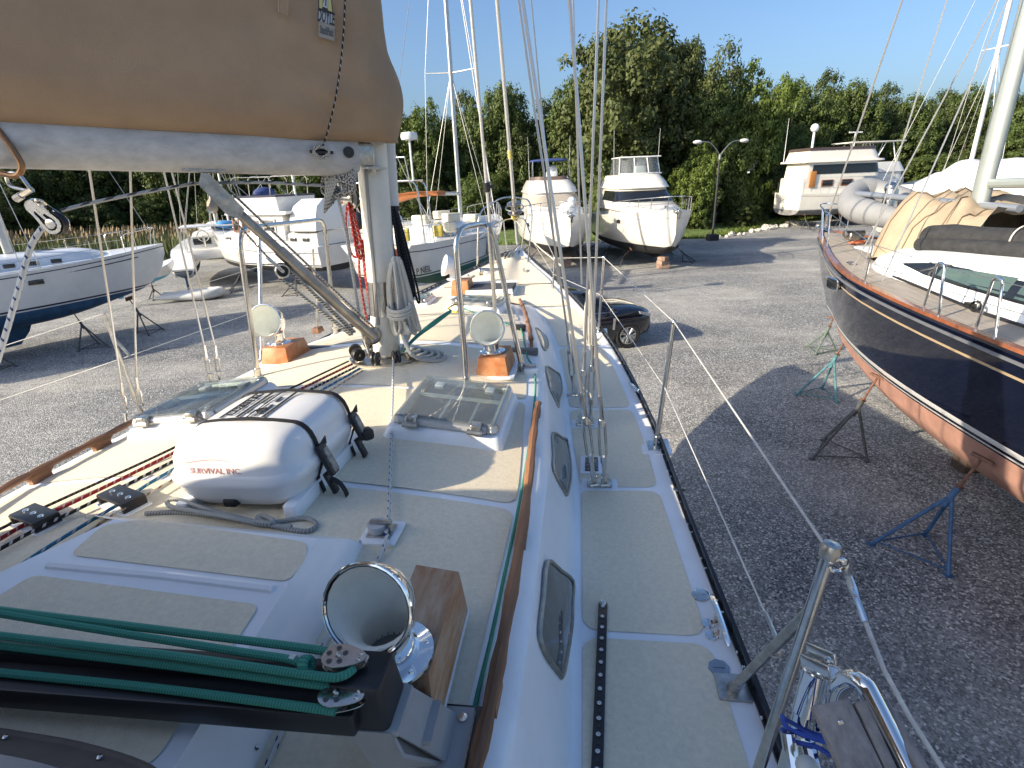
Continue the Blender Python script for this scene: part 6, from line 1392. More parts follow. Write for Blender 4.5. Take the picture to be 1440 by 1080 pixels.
M2 = Mx.copy(); M2.translation = Mx.translation-V((0, 0, .26)); mb = MB()
jack_stand(LL(pn, (2.2, -3.5, 0)), LL(pn, (1.4, -3.5, 1.4)), st_dark, 'dark jack stand under the quarter of the green bottomed sailboat', 1., .2)

# ---- trawler yacht left of the mast
tl = thing('trawler_yacht', 'white flybridge trawler yacht with dark blue trim behind the boom strut', 'motor yacht', (-12.0, 29.2, 0), R(64))
tb = [(-4.3, 1.55, 2.3, 1.45, 1.05), (-2, 1.72, 2.3, 1.6, .95), (1, 1.68, 2.45, 1.4, .95), (2.8, 1.2, 2.75, .75, 1.0), (3.9, .6, 3.0, .25, 1.2), (4.5, .22, 3.15, .03, 1.9), (4.8, .02, 3.22, 0, 2.6)]
mb, c = hull_mb(tb, 1.35, .1, .28); mb.build('hull', [gelw, bot_black, stripe_d, stripe_d], tl, local=True); deck_mb(c, -4.3, 4.8, .05).build('deck', white, tl, local=True)
mb = house([(outl(1.3, -4.1, 3.0, .8), 2.3), (outl(1.28, -4.1, 2.85, .8), 2.85), (outl(1.1, -4.1, 2.5, .7), 2.95)]); mb.build('trunk', gelw, tl, local=True, smooth=40)
mb = house([(outl(1.42, -2.2, 1.5, .35), 2.6), (outl(1.38, -2.2, 1.3, .35), 3.75), (outl(1.62, -2.7, 1.75, .4), 3.78), (outl(1.6, -2.7, 1.7, .4), 3.9)]); mb.build('wheelhouse', gelw, tl, local=True, smooth=40)
teakw = M('teak_trim', (.25, .1, .05), .5)
for sg in (-1, 1):
    for y, w_ in ((1.0, .45), (.35, .5), (-.4, .7), (-1.3, .85)):
        mb = MB(); mb.rbox((sg*1.405, y, 3.25), (.05, w_, .65), .02); f = mb.build('window', teakw if y > -.2 else gelw, tl, local=True); mb = MB(); mb.rbox((sg*1.415, y, 3.27), (.05, w_-.14, .5), .02); mb.build('pane', win, f, local=True)
    for y in (-3.4, -2.6, 1.9): mb = MB(); mb.rbox((sg*1.295, y, 2.6), (.05, .4, .17), .03); mb.build('portlight', win, tl, local=True)
mb = MB(); mb.rbox((0, 1.36, 3.3), (1.9, .08, .6), .02, Matrix.Rotation(R(8), 3, 'X')); mb.build('windscreen', win, tl, local=True)
mb = house([(outl(1.25, -1.9, 1.2, .4), 3.9), (outl(1.3, -1.9, 1.55, .4), 4.6), (outl(1.22, -1.85, 1.45, .4), 4.6), (outl(1.2, -1.8, 1.2, .4), 4.1)]); mb.build('flybridge', gelw, tl, local=True, smooth=40)
mb = house([(outl(1.32, -1.92, 1.6, .4), 4.55), (outl(1.32, -1.92, 1.62, .4), 4.64)], cap=False); mb.build('flybridge_trim', stripe_d, tl, local=True)
mb = MB(); mb.ball((0, .2, 4.75), .5, 14, sc=(1.2, .9, .55)); mb.build('helm_cover', canvas_blue, tl, local=True)
mb = MB()
for y in (1.1, -.1, -1.5): mb.tube(arc_corner([V((-1.2, y, 4.5)), V((-1.2, y-.1, 5.5)), V((1.2, y-.1, 5.5)), V((1.2, y, 4.5))], .25, 4), .02, 6)
for sg in (-1, 1): mb.cyl((sg*1.2, 1.0, 5.4), (sg*1.2, -.1, 4.6), .014, n=5); mb.cyl((sg*1.2, -1.4, 5.4), (sg*1.2, -.2, 4.6), .014, n=5)
mb.build('canopy_frame', steel, tl, local=True)
mb = MB(); mb.cyl((0, -1.9, 4.5), (0, -1.9, 6.2), .05, n=8); mb.rbox((0, -1.9, 6.25), (.5, .3, .2), .08); mb.build('radar_mast', white, tl, local=True)
mb = house([(outl(1.4, -4.2, -2.4, .3), 3.0), (outl(1.3, -4.2, -2.4, .3), 3.6), (outl(1.0, -4.1, -2.45, .3), 4.1), (outl(.3, -3.9, -2.5, .1), 4.4)]); mb.build('aft_cover', M('cover_white', (.7, .7, .69), .7, bump=.2, bscale=3), tl, local=True, smooth=50)
mb = MB(); mb.ball((0, 3.6, 3.2), .45, 12, sc=(1.2, 1, .5)); mb.build('bow_tarp', M('tarp_blue', (.06, .25, .55), .6), tl, local=True)
for sg in (-1, 1): rail_posts(tl, [(sg*(slerp(c[0], y)-.05), y, slerp(c[1], y)) for y in (-4, -2.6, -1, .6, 2, 3.2, 4.2)], .6)
for i, (x, y) in enumerate(((-1.9, 1.5), (-1.9, -2.5), (1.9, 0))): jack_stand(LL(tl, (x, y, 0)), LL(tl, (x*.6, y, 1.1)), st_dark, ('dark jack stand under the bow half of the trawler yacht behind the boom strut', 'dark jack stand under the stern half of the trawler yacht behind the boom strut', 'dark jack stand on the far side of the trawler yacht behind the boom strut')[i], .9, i)
wb = thing('sailboat', 'small white sailboat mostly hidden behind the cream mast and the trawler yacht', 'sailboat', (-9.6, 36.5, 0), R(75)); yacht(wb, 10, 3.4, 2.6, 1.5, .9, gelw, bot_blue, stripe_d, rails=False); mast_set(wb, .8, 3.0, 13, .1, mast_a, ((.5, .9),), (4.9, 2.9), (-4.9, 2.7), (1.5, 2.6), 4, 1.1, rs=.014)
bs1 = thing('sailboat', 'grey masted sailboat furthest back, behind the trawler yacht', 'sailboat', (-19.5, 41, 0), R(60)); yacht(bs1, 9.6, 3.2, 2.4, 1.4, .9, gelw, bot_blue, stripe_d, rails=False); mast_set(bs1, .8, 2.8, 12.5, .1, mast_a, ((.5, .9),), (4.7, 2.7), (-4.7, 2.5), (1.4, 2.4), 3.8, 1.1, None, rs=.014)

# ---- far right: aft cabin trawler, hard-top yacht, boats under white shrink wrap
rt = thing('trawler_yacht', 'cream trawler yacht with an orange door and round white dome, far right by the grass', 'motor yacht', (PY(1108, 300, 49).x+5.0, 50, 0), R(-84), None, Matrix.Scale(.97, 4))
tb = [(-5.2, 2.0, 3.0, 1.9, 1.1), (-2, 2.1, 2.9, 1.95, 1.0), (1.5, 2.0, 3.1, 1.6, 1.0), (3.8, 1.3, 3.5, .7, 1.1), (5.2, .5, 3.8, .12, 1.7), (5.9, .02, 3.95, 0, 3.0)]
mb, c = hull_mb(tb, 1.6, .12, .2); mb.build('hull', [gelc, M('bottom_grey', (.2, .2, .2), .7, var=.3, scale=3), gelc, M('red_line', (.2, .05, .04), .5)], rt, local=True); deck_mb(c, -5.2, 5.9).build('deck', white, rt, local=True)
mb = house([(outl(1.75, -5.0, 1.2, .4), 2.9), (outl(1.7, -5.0, 1.0, .4), 4.2), (outl(1.6, -4.9, .9, .4), 4.25)]); mb.build('aft_cabin', gelc, rt, local=True, smooth=40)
mb = house([(outl(1.72, -4.7, 2.2, .4), 4.2), (outl(1.65, -4.6, 1.9, .4), 5.4), (outl(1.95, -5.1, 2.4, .5), 5.45), (outl(1.9, -5.1, 2.35, .5), 5.6)]); mb.build('wheelhouse', gelc, rt, local=True, smooth=40)
mb = house([(outl(1.74, -4.3, 2.12, .4), 4.5), (outl(1.69, -4.2, 1.9, .4), 5.25)], cap=False); mb.build('window_band', win, rt, local=True)
mb = house([(outl(1.75, -4.8, 2.0, .5), 5.6), (outl(1.55, -4.6, 1.6, .5), 6.4), (outl(1.45, -4.5, 1.5, .5), 6.4), (outl(1.4, -4.4, 1.3, .5), 5.8)]); mb.build('flybridge', gelc, rt, local=True, smooth=40)
mb = house([(outl(1.6, -4.7, 1.65, .5), 6.4), (outl(1.55, -4.6, 1.6, .5), 6.62)], cap=False); mb.build('venturi', M('brown_venturi', (.07, .05, .045), .3), rt, local=True)
mb = MB(); mb.cyl((0, -3.5, 6.2), (0, -3.5, 8.0), .1, n=8); mb.ball((0, -3.5, 8.25), .35, 12); mb.build('dome_mast', white, rt, local=True)
mb = MB(); mb.cyl((0, .4, 6.0), (0, .4, 7.8), .07, n=8); mb.box((0, .4, 7.8), (.12, 1.2, .1)); mb.build('radar_mast', white, rt, local=True)
for sg in (-1, 1):
    for y in (-2.8, -1.0): mb = MB(); mb.rbox((sg*1.74, y, 3.75), (.06, 1.1, .55), .04); f = mb.build('window', teakw, rt, local=True); mb = MB(); mb.rbox((sg*1.76, y, 3.76), (.06, .9, .42), .03); mb.build('pane', win, f, local=True)
    mb = MB(); mb.rbox((sg*1.76, -4.2, 4.1), (.08, .55, 1.3), .02); mb.build('door', M('orange_teak_door', (.42, .17, .04), .5), rt, local=True)
    rail_posts(rt, [(sg*(slerp(c[0], y)-.05), y, slerp(c[1], y)) for y in (-5, -3.5, -2, -.5, 1, 2.5, 4)], .9)
mb = MB(); mb.cyl((-1.6, -5, 5.6), (-1.6, -5, 9.2), .03, .012, 6); mb.build('antenna', white, rt, local=True)
for i, y in enumerate((-4.4, -2.8, -1.2)): jack_stand(LL(rt, (2.3, y, 0)), LL(rt, (1.7, y, 1.2)), st_dark, ('aft', 'middle', 'forward')[i]+' jack stand under the cream trawler yacht far right', 1., i)
ht = thing('motor_yacht', 'white motor yacht with a flat canopy on white struts, beyond the grey dinghy', 'motor yacht', (PY(1235, 250, 54).x, 54.5, 0), R(-82), None, Matrix.Scale(.86, 4))
mb, c = hull_mb(tb, 1.6, .12, .2); mb.build('hull', [gelw, bot_black, gelw, stripe_d], ht, local=True); deck_mb(c, -5.2, 5.9).build('deck', white, ht, local=True)
mb = house([(outl(1.7, -4.5, 2.5, .5), 3.0), (outl(1.6, -4.5, 2.0, .5), 4.9), (outl(1.75, -4.8, 2.3, .5), 5.0), (outl(1.6, -4.6, 1.6, .5), 6.0)]); mb.build('superstructure', gelw, ht, local=True, smooth=40)
mb = MB(); mb.rbox((0, -1.6, 8.0), (3.4, 6.2, .12), .4)
mb.build('canopy', gelc, ht, local=True); mb = MB()
for x in (-1.4, 1.4):
    for a, b in ((-4.2, -3.2), (-1.6, -.6), (-1.6, -2.6), (.9, .2), (.9, 1.4)): mb.cyl((x, a, 6.0), (x, b, 7.95), .05, n=6)
mb.build('canopy_strut', white, ht, local=True)
wrap = M('shrink_wrap', (.74, .74, .72), .35, var=.04, scale=2, bump=.35, bscale=2.2)
def wrapped(loc, rz, L, B_, lab, door=False, mast=None, zt=4.6):
    r = thing('wrapped_boat', lab, 'covered boat', loc, rz, 'boats under white shrink wrap')
    mb, c = hull_mb(yacht_tab(L, B_, 2.7, 1.5, .9), 1.5, .1, .15); mb.build('hull', [gelw, bot_blue, stripe_d, stripe_d], r, local=True)
    mb = MB(); rows = []; h = L/2
    for i in range(19):
        y = -h*1.01+L*1.02*i/18; b = max(.12, slerp(c[0], max(-h, min(h, y)))+.05); z = slerp(c[1], max(-h, min(h, y))); t = zt-(zt-3.2)*max(0, (y+.1*h)/(h*1.1))**1.5+.12*math.sin(i*2.2)
        rows.append([V((b*k, y, zz)) for k, zz in ((1.01, z-.45), (1.02, z), (.93, z+(t-z)*.45), (.6, z+(t-z)*.8), (.22, t-.04), (0, t), (-.22, t-.04), (-.6, z+(t-z)*.8), (-.93, z+(t-z)*.45), (-1.02, z), (-1.01, z-.45))])
    c0 = sum(rows[0], V((0, 0, 0)))/11; mb.grid(rows[::-1]); mb.add([c0]+rows[0], [(0, i+1, i+2) for i in range(10)]); mb.build('cover', wrap, r, local=True, smooth=60)
    if door:
        mb = MB(); q = [V((.46*math.cos(t), -h*1.03, 3.35+.75*math.sin(t))) for t in [i*PI/8 for i in range(9)]]+[V((-.46, -h*1.03, 2.75)), V((.46, -h*1.03, 2.75))]; mb.prism(q, V((0, -.03, 0))); d_ = mb.build('door', M('zip_door', (.1, .095, .085), .4), r, local=True); mb = MB(); mb.tube(q, .035, 6, closed=True); mb.box((0, -h*1.03-.05, 3.4), (.05, .03, 1.1)); mb.build('zip', white, d_, local=True)
    if mast: mast_set(r, mast[0], 3.0, mast[1], .12, mast_w, ((.5, 1.0), (.75, .7)), (h*.97, 3.2), (-h*.98, 2.9), (B_*.42, 2.7), None, rs=.014)
    for k, y in enumerate((-L*.28, L*.15)):
        for sg in (-1, 1): jack_stand(LL(r, (sg*2.1, y, 0)), LL(r, (sg*1.2, y, 1.15)), st_dark, 'dark stand under the wrapped boat: '+lab.split(' under')[0].split(' with')[0]+', '+('port' if sg < 0 else 'starboard')+(' aft' if k == 0 else ' forward'), 1., k)
    return r
wrapped((24.8, 30.0, 0), R(100), 12.5, 4.0, 'long boat under white shrink wrap with a white mast standing through it', False, (.6, 14), 4.75)
wrapped((19.8, 21.0, 0), R(172), 9.5, 3.6, 'boat under white shrink wrap with a dark zipped door in its end', True, None, 4.9)
wrapped((33.5, 28.5, 0), R(95), 11, 3.8, 'low boat under white shrink wrap furthest right', False, (.3, 13), 4.4)
# ================================================================ trees, reeds, grass edge, lamp, car
def leaf_mat(name, c, c2):
    m = bpy.data.materials.new(name); m.use_nodes = True; nt = m.node_tree; L = nt.links.new; b = nt.nodes['Principled BSDF']; b.inputs['Roughness'].default_value = .55; b.inputs['Specular IOR Level'].default_value = .3
    g = nt.nodes.new('ShaderNodeNewGeometry'); r = nt.nodes.new('ShaderNodeValToRGB'); e = r.color_ramp.elements; e[0].color = (*c, 1); e[1].color = (*c2, 1)
    L(g.outputs['Random Per Island'], r.inputs[0]); L(r.outputs[0], b.inputs['Base Color'])
    t = nt.nodes.new('ShaderNodeBsdfTranslucent'); L(r.outputs[0], t.inputs['Color']); x = nt.nodes.new('ShaderNodeMixShader'); x.inputs[0].default_value = .3
    L(b.outputs[0], x.inputs[1]); L(t.outputs[0], x.inputs[2]); L(x.outputs[0], nt.nodes['Material Output'].inputs['Surface']); return m
bark = M('bark', (.09, .07, .055), .9, var=.3, scale=8, bump=.4)
leafs = [leaf_mat('oak_leaves', (.06, .08, .026), (.115, .138, .044)), leaf_mat('dark_leaves', (.045, .066, .02), (.085, .112, .032)), leaf_mat('light_leaves', (.085, .13, .025), (.15, .2, .042)), leaf_mat('mid_leaves', (.06, .092, .024), (.118, .16, .042))]
TREES = []
def tree_proto(i, n_cl, n_lf, seed, lobes, low=.06, ls=.019):
    """unit tree (height 1, spread about 1): trunk with limbs, crown of many leaf faces gathered in clumps on an uneven outline"""
    q = random.Random(seed); cl = []
    L_ = [(q.uniform(-.34, .34), q.uniform(-.3, .3), q.uniform(low+.1, .8), q.uniform(.11, .2)) for _ in range(lobes)]+[(0, 0, .58, .3), (q.uniform(-.12, .12), 0, .83, .14), (.05, 0, .36, .34)]
    tot = sum(k[3]**2 for k in L_)
    for x, y, z, r in L_:
        for _ in range(int(n_cl*r*r/tot)):
            th = q.uniform(0, 2*PI); ph = math.acos(q.uniform(-.75, 1)); rr = r*q.uniform(.72, 1.08)
            cl.append((x+rr*math.sin(ph)*math.cos(th), y+rr*math.sin(ph)*math.sin(th), max(low, z+rr*math.cos(ph)*.85), q.uniform(.03, .06)))
    mb = MB(); vs = []; fs = []
    for x, y, z, r in cl:
        for _ in range(n_lf):
            d = V((q.gauss(0, 1), q.gauss(0, 1), q.gauss(0, .7))); d = d.normalized()*r*q.random()**.4*1.2
            c = V((x, y, z))+d; nrm = (d.normalized()+V((x, y, (z-.5)))*.8+V((q.uniform(-.6, .6), q.uniform(-.6, .6), q.uniform(-.2, .9)))).normalized()
            u = nrm.orthogonal().normalized(); v = nrm.cross(u); a = q.uniform(0, 6.3); u, v = u*math.cos(a)+v*math.sin(a), v*math.cos(a)-u*math.sin(a); s = ls*q.uniform(.6, 1.25)
            o = len(vs); vs += [c-u*s, c+v*s*.55, c+u*s, c-v*s*.55]; fs.append((o, o+1, o+2, o+3))
    mb.v = vs; mb.f = fs; mb.m = [0]*len(fs); crown = mb.mesh('crown', leafs[i], 0)
    mb = MB(); mb.tube(spl([(0, 0, -.01), (.01, 0, .2), (-.01, .01, .45), (.0, 0, .75)], 4), [.032-.024*k/12 for k in range(13)], 8)
    for _ in range(9):
        x, y, z, r = q.choice(L_); z0 = q.uniform(.15, .5); mb.tube(spl([(0, 0, z0), (x*.5, y*.5, (z0+z)/2+.02), (x, y, z)], 4), [.012-.008*k/8 for k in range(9)], 5)
    return crown, mb.mesh('trunk', bark)
PROT = [tree_proto(0, 800, 58, 11, 22, .03, .013), tree_proto(1, 720, 56, 23, 19, .02, .013), tree_proto(2, 650, 52, 37, 18, .03, .0145), tree_proto(3, 720, 56, 51, 20, .02, .013), tree_proto(1, 120, 44, 67, 8, .02, .03)]
def tree(k, px, ytop, Y, wpx, lab, grp='trees along the edge of the yard', name='tree', rz=0.):
    t = PY(px, ytop, Y); h = max(2, t.z)*1.04; w_ = max(wpx/760*Y*1.15, h*.62 if name == 'tree' else 0)
    o = thing(name, lab, 'tree' if name == 'tree' else 'bush', (t.x, Y, -.05), rz, grp); o.scale = (w_, w_*.9, h/1.0)
    for nm, me in zip(('crown', 'trunk'), PROT[k]):
        c = bpy.data.objects.new(nm, me); COL.objects.link(c); c.parent = o
    return o
q = random.Random(5)
big = [(0, 898, 22, 56, 205, 'biggest dark oak rising above the whole tree line, behind the two motor yachts'),
 (0, 968, 46, 59, 110, 'tall shoulder of dark oak foliage just right of the biggest oak'),
 (2, 1062, 80, 56, 110, 'bright yellow green tree right of the biggest oak'), (3, 1010, 108, 54, 90, 'round mid green tree just left of the bright yellow green one, behind the lamp'),
 (2, 985, 200, 50, 80, 'low bright leafy tree directly behind the twin lamp'),
 (3, 812, 105, 58, 90, 'mid green tree directly left of the biggest oak'), (1, 760, 138, 60, 100, 'dark tree above the blue topped yacht'),
 (3, 705, 118, 60, 95, 'pointed mid green tree left of the blue topped yacht'), (1, 648, 128, 62, 100, 'dark tree behind the masts over the green bottomed sailboat'),
 (2, 592, 138, 60, 80, 'thin bright topped tree just right of the sail bag'), (3, 560, 150, 58, 80, 'tree half hidden by the end of the sail bag'),
 (2, 858, 215, 52, 70, 'low bright tree between the two motor yachts'), (1, 505, 165, 60, 110, 'dark tree behind the cream mast'),
 (3, 430, 170, 58, 120, 'mid green tree behind the trawler yacht, seen under the boom'), (1, 345, 172, 60, 120, 'dark tree above the catamaran, seen under the boom'),
 (3, 262, 180, 60, 115, 'mid green tree left of the boom strut, under the boom'), (1, 180, 180, 60, 120, 'dark tree behind the reeds, under the boom'), (3, 95, 178, 58, 120, 'tree behind the left sailboat mast'), (1, 15, 180, 56, 130, 'dark tree at the left edge of the picture')]
for k, x, y, Y, w_, lab in big: tree(k, x, y, Y, w_, lab, rz=q.uniform(0, 6))
right = [(1120, 106, 64), (1165, 98, 68), (1208, 112, 66), (1248, 116, 70), (1290, 132, 68), (1332, 126, 74), (1375, 118, 72), (1418, 122, 70), (1462, 128, 68), (1505, 130, 66)]
names = ['tree directly right of the bright yellow green tree', 'tree above the cream trawler yacht, with a feathery top', 'tree above the trawler dome mast, crossed by the navy forestay', 'tree above the flat canopy of the far motor yacht', 'tree in the dip of the skyline left of the far white mast', 'tree just left of the far white mast', 'tree just right of the far white mast', 'tree crossed by the navy boat mast', 'last tree at the right edge of the picture', 'tree past the right edge behind the navy mast']
for i, (x, y, Y) in enumerate(right): tree((3, 1)[i % 2], x, y, Y, 78+8*(i % 3), 'dense green '+names[i], rz=q.uniform(0, 6))
und = [(620, 175, 64, 110), (685, 170, 65, 100), (745, 172, 65, 100), (795, 165, 64, 90), (560, 190, 62, 100), (645, 210, 60, 90), (720, 215, 60, 90), (1475, 205, 58, 95), (1440, 235, 58, 90), (1180, 270, 58, 70), (1250, 262, 60, 70), (1110, 275, 56, 60), (-30, 250, 50, 120), (1520, 190, 62, 100), (1085, 225, 55, 75), (1160, 232, 60, 80), (1240, 225, 63, 85), (1320, 215, 62, 90), (1400, 212, 60, 90), (1120, 170, 60, 80), (1200, 170, 64, 80), (1285, 178, 65, 85), (1365, 172, 66, 85), (1440, 170, 62, 90), (930, 240, 52, 80), (800, 245, 56, 80), (735, 250, 56, 80), (670, 240, 56, 90), (600, 245, 55, 80), (1040, 240, 53, 70), (470, 255, 56, 90), (385, 262, 56, 80), (300, 268, 56, 80), (215, 270, 56, 80), (130, 272, 54, 80), (40, 275, 52, 90)]
for i, (x, y, Y, w_) in enumerate(und): tree((1, 3)[i % 2], x, y, Y+1, w_, 'dark undergrowth bush filling the foot of the tree line', 'undergrowth at the foot of the trees', 'bush', q.uniform(0, 6))
for i, (x, y, Y, w_) in enumerate(((372, 288, 44, 36), (345, 345, 42, 30), (1045, 285, 50, 45), (985, 265, 49, 50))): tree(4, x, y, Y, w_, ('rounded bush standing above the reeds beside the boom strut', 'low green bush at the bow of the trawler yacht', 'bush right of the twin lamp post', 'leafy bush left of the twin lamp post')[i], 'bushes along the edge', 'bush', i)
# reeds
reed = M('reeds', (.08, .12, .035), .8, col2=(.15, .17, .07), scale=.8); plume = M('reed_plumes', (.26, .2, .12), .9, var=.25, scale=2)
mb = MB()
for _ in range(5200):
    x = q.uniform(-44, -12.5); Y = q.uniform(42.5, 48)+.06*abs(x+25); h = q.uniform(1.5, 2.35)*(1 if x < -15 else .75); a = q.uniform(0, 6.3); u = V((math.cos(a), math.sin(a), 0))*.035; b_ = V((x, Y, 0)); l = V((q.uniform(-.3, .4), q.uniform(-.2, .2), h))
    mb.add([b_-u, b_+u, b_+l*.55+u*.8+V((0, 0, .1)), b_+l], [(0, 1, 2, 3)], 0)
    if q.random() < .3: t = b_+l; mb.add([t-u*1.6, t+V((.05, 0, -.1)), t+u*1.6+V((.08, 0, .15)), t+V((.12, 0, .38))], [(0, 1, 2, 3)], 1)
mb.build('reeds', [reed, plume], None, 'tall reeds with pale brown plumes behind the boats on the left', 'reeds', kind='stuff', smooth=0)
# grass bank under the trees
def gpx(x, y, z=.012): return P(x, y, z)
gr = M('grass', (.1, .15, .035), .9, var=.4, scale=1.2, bump=.4, bscale=12, detail=8)
mb = MB(); e = [(-60, 52), (-40, 48), (-14, 45), (-6, 45.5), (2, 44.5), (9, 44.8), (13, 44), (16, 43.6), (19, 46), (22, 48.8), (26, 52), (32, 56), (45, 59), (80, 62)]
mb.grid([[V((x, y, .012)) for x, y in e], [V((x, y+3, .25)) for x, y in e], [V((x, 140, .4)) for x, y in e]][::-1]); mb.build('grass_bank', gr, kind='structure')
mb = MB()
for _ in range(5000):
    i = q.random()*(len(e)-5)+2; k = int(i); f = i-k; x = e[k][0]+(e[k+1][0]-e[k][0])*f; y = e[k][1]+(e[k+1][1]-e[k][1])*f+q.random()**2*5-.15; b_ = V((x, y, .01+.08*max(0, y-45)/3)); a = q.uniform(0, 6.3); u = V((math.cos(a), math.sin(a), 0))*.06
    mb.add([b_-u, b_+u, b_+V((q.uniform(-.1, .1), q.uniform(-.1, .1), q.uniform(.08, .3)))], [(0, 1, 2)])
mb.build('grass_tufts', leafs[2], None, 'rough grass along the edge of the gravel below the trees', 'grass', kind='stuff', smooth=0)
# white stones edging the gravel
stm = M('pale_stone', (.5, .48, .43), .85, var=.2, scale=6, bump=.4); sp_ = []
for k in range(3):
    mb = MB(); mb.ball((0, 0, .12), .22, 10, sc=(1.2, .9, .75)); 
    for i, p in enumerate(mb.v): mb.v[i] = p*(1+.18*math.sin(i*2.7+k)+.1*math.sin(i*5.1))
    sp_.append(mb.mesh('stone', stm, 30))
for i in range(44):
    x = q.uniform(2.5, 26) if i < 30 else q.uniform(22, 29); y = lerp(e, x)-.5-q.random()*.9; o = bpy.data.objects.new('stone', sp_[i % 3]); COL.objects.link(o); o.location = (x, y, -.02); o.rotation_euler = (0, 0, q.uniform(0, 6)); s = q.uniform(.6, 1.5); o.scale = (s, s, s)
    tag(o, 'pale stone in the row edging the gravel below the trees', 'stone', 'pale stones edging the gravel')
# twin-arm yard lamp
lp = P(1001.5, 338, 0); lm = thing('street_lamp', 'tall twin armed yard lamp on a dark post before the trees', 'lamp post', lp, R(6))
mb = MB(); mb.cyl((0, 0, .3), (0, 0, 6.0), .085, .06, 12); mb.build('post', M('lamp_post', (.045, .045, .05), .5, .3), lm, local=True)
mb = MB(); mb.rbox((0, 0, .2), (.75, .75, .5), .08); mb.build('base', blackrub, lm, local=True)
mb = MB(); mb.cyl((0, 0, 5.7), (0, 0, 6.05), .1, n=10)
for sg in (-1, 1): mb.tube(spl([(0, 0, 5.95), (sg*.3, 0, 6.35), (sg*.85, 0, 6.85), (sg*1.5, 0, 6.92)], 4), .035, 6)
mb.build('arm', steel_dull, lm, local=True)
for sg in (-1, 1): mb = MB(); mb.ball((sg*1.75, 0, 6.9), .34, 12, sc=(1.05, .5, .42)); mb.build('lamp_head', M('lamp_white', (.65, .65, .62), .35), lm, local=True)

# dark sport utility car
cw = P(879, 488, 0); hv = V((.965, .26, 0)); rv = V((.26, -.965, 0)); cc_ = cw-hv*1.53-rv*.86
car = thing('parked_car', 'dark blue sport utility car parked beside the cream deck', 'car', cc_, math.atan2(hv.y, hv.x)-PI/2, None, Matrix.Scale(1.08, 4))
paint = M('car_paint', (.006, .008, .016), .12, coat=1.)
SEC = [(-2.4, .72, .5, .95), (-2.3, .86, .36, 1.1), (-1.6, .93, .3, 1.14), (0, .95, .28, 1.12), (1.0, .945, .28, 1.12), (1.5, .94, .3, 1.12), (1.86, .92, .32, 1.08), (2.1, .86, .36, 1.0), (2.18, .78, .42, .9)]
mb = MB(); mb.loft([[V((sx*x, y, z)) for sx, x, z in ((1, w_*.9, b_), (1, w_, b_+.12), (1, w_*1.005, (b_+t)/2+.05), (1, w_*.97, t-.1), (1, w_*.86, t-.01), (1, w_*.4, t+.03), (-1, w_*.4, t+.03), (-1, w_*.86, t-.01), (-1, w_*.97, t-.1), (-1, w_*1.005, (b_+t)/2+.05), (-1, w_, b_+.12), (-1, w_*.9, b_))] for y, w_, b_, t in SEC][::-1], cap=(1, 1)); mb.build('body', paint, car, local=True, smooth=50)
mb = MB(); mb.loft([[V((sx*x, y, z)) for sx, x, z in ((1, .86, 1.02), (1, .83, 1.1), (1, w_, t-.05), (1, w_*.8, t), (-1, w_*.8, t), (-1, w_, t-.05), (-1, .83, 1.1), (-1, .86, 1.02))] for y, w_, t in ((-2.2, .6, 1.12), (-1.7, .64, 1.6), (-.6, .66, 1.68), (.1, .65, 1.64), (.55, .66, 1.45), (1.15, .74, 1.08))][::-1], cap=(1, 1)); mb.build('cabin', win, car, local=True, smooth=40)
mb = MB(); mb.loft([[V((sx*x, y, z)) for sx, x, z in ((1, w_+.02, t-.05), (1, w_*.8, t+.012), (-1, w_*.8, t+.012), (-1, w_+.02, t-.05))] for y, w_, t in ((-1.85, .62, 1.56), (-1.5, .645, 1.63), (-.6, .665, 1.68), (.1, .655, 1.645), (.25, .65, 1.6))][::-1], cap=(1, 1))
for sg in (-1, 1):
    for a, b_ in (((.84, 1.15, 1.06), (.655, .15, 1.64)), ((.85, -.3, 1.06), (.665, -.35, 1.67)), ((.85, -1.5, 1.08), (.65, -1.3, 1.65))): mb.cyl((sg*a[0], a[1], a[2]), (sg*b_[0], b_[1], b_[2]), .035, n=6)
mb.build('roof', paint, car, local=True)
mb = MB()
for sg in (-1, 1): mb.tube([(sg*.875, 1.1, 1.055), (sg*.87, 0, 1.09), (sg*.86, -1.6, 1.13)], .012, 6); mb.tube([(sg*.7, .2, 1.64), (sg*.71, -.6, 1.71), (sg*.69, -1.6, 1.68)], .018, 6)
mb.build('chrome_trim', chrome, car, local=True)
tyre = M('tyre', (.015, .015, .016), .8); rimm = M('rim_silver', (.55, .55, .55), .25, .9)
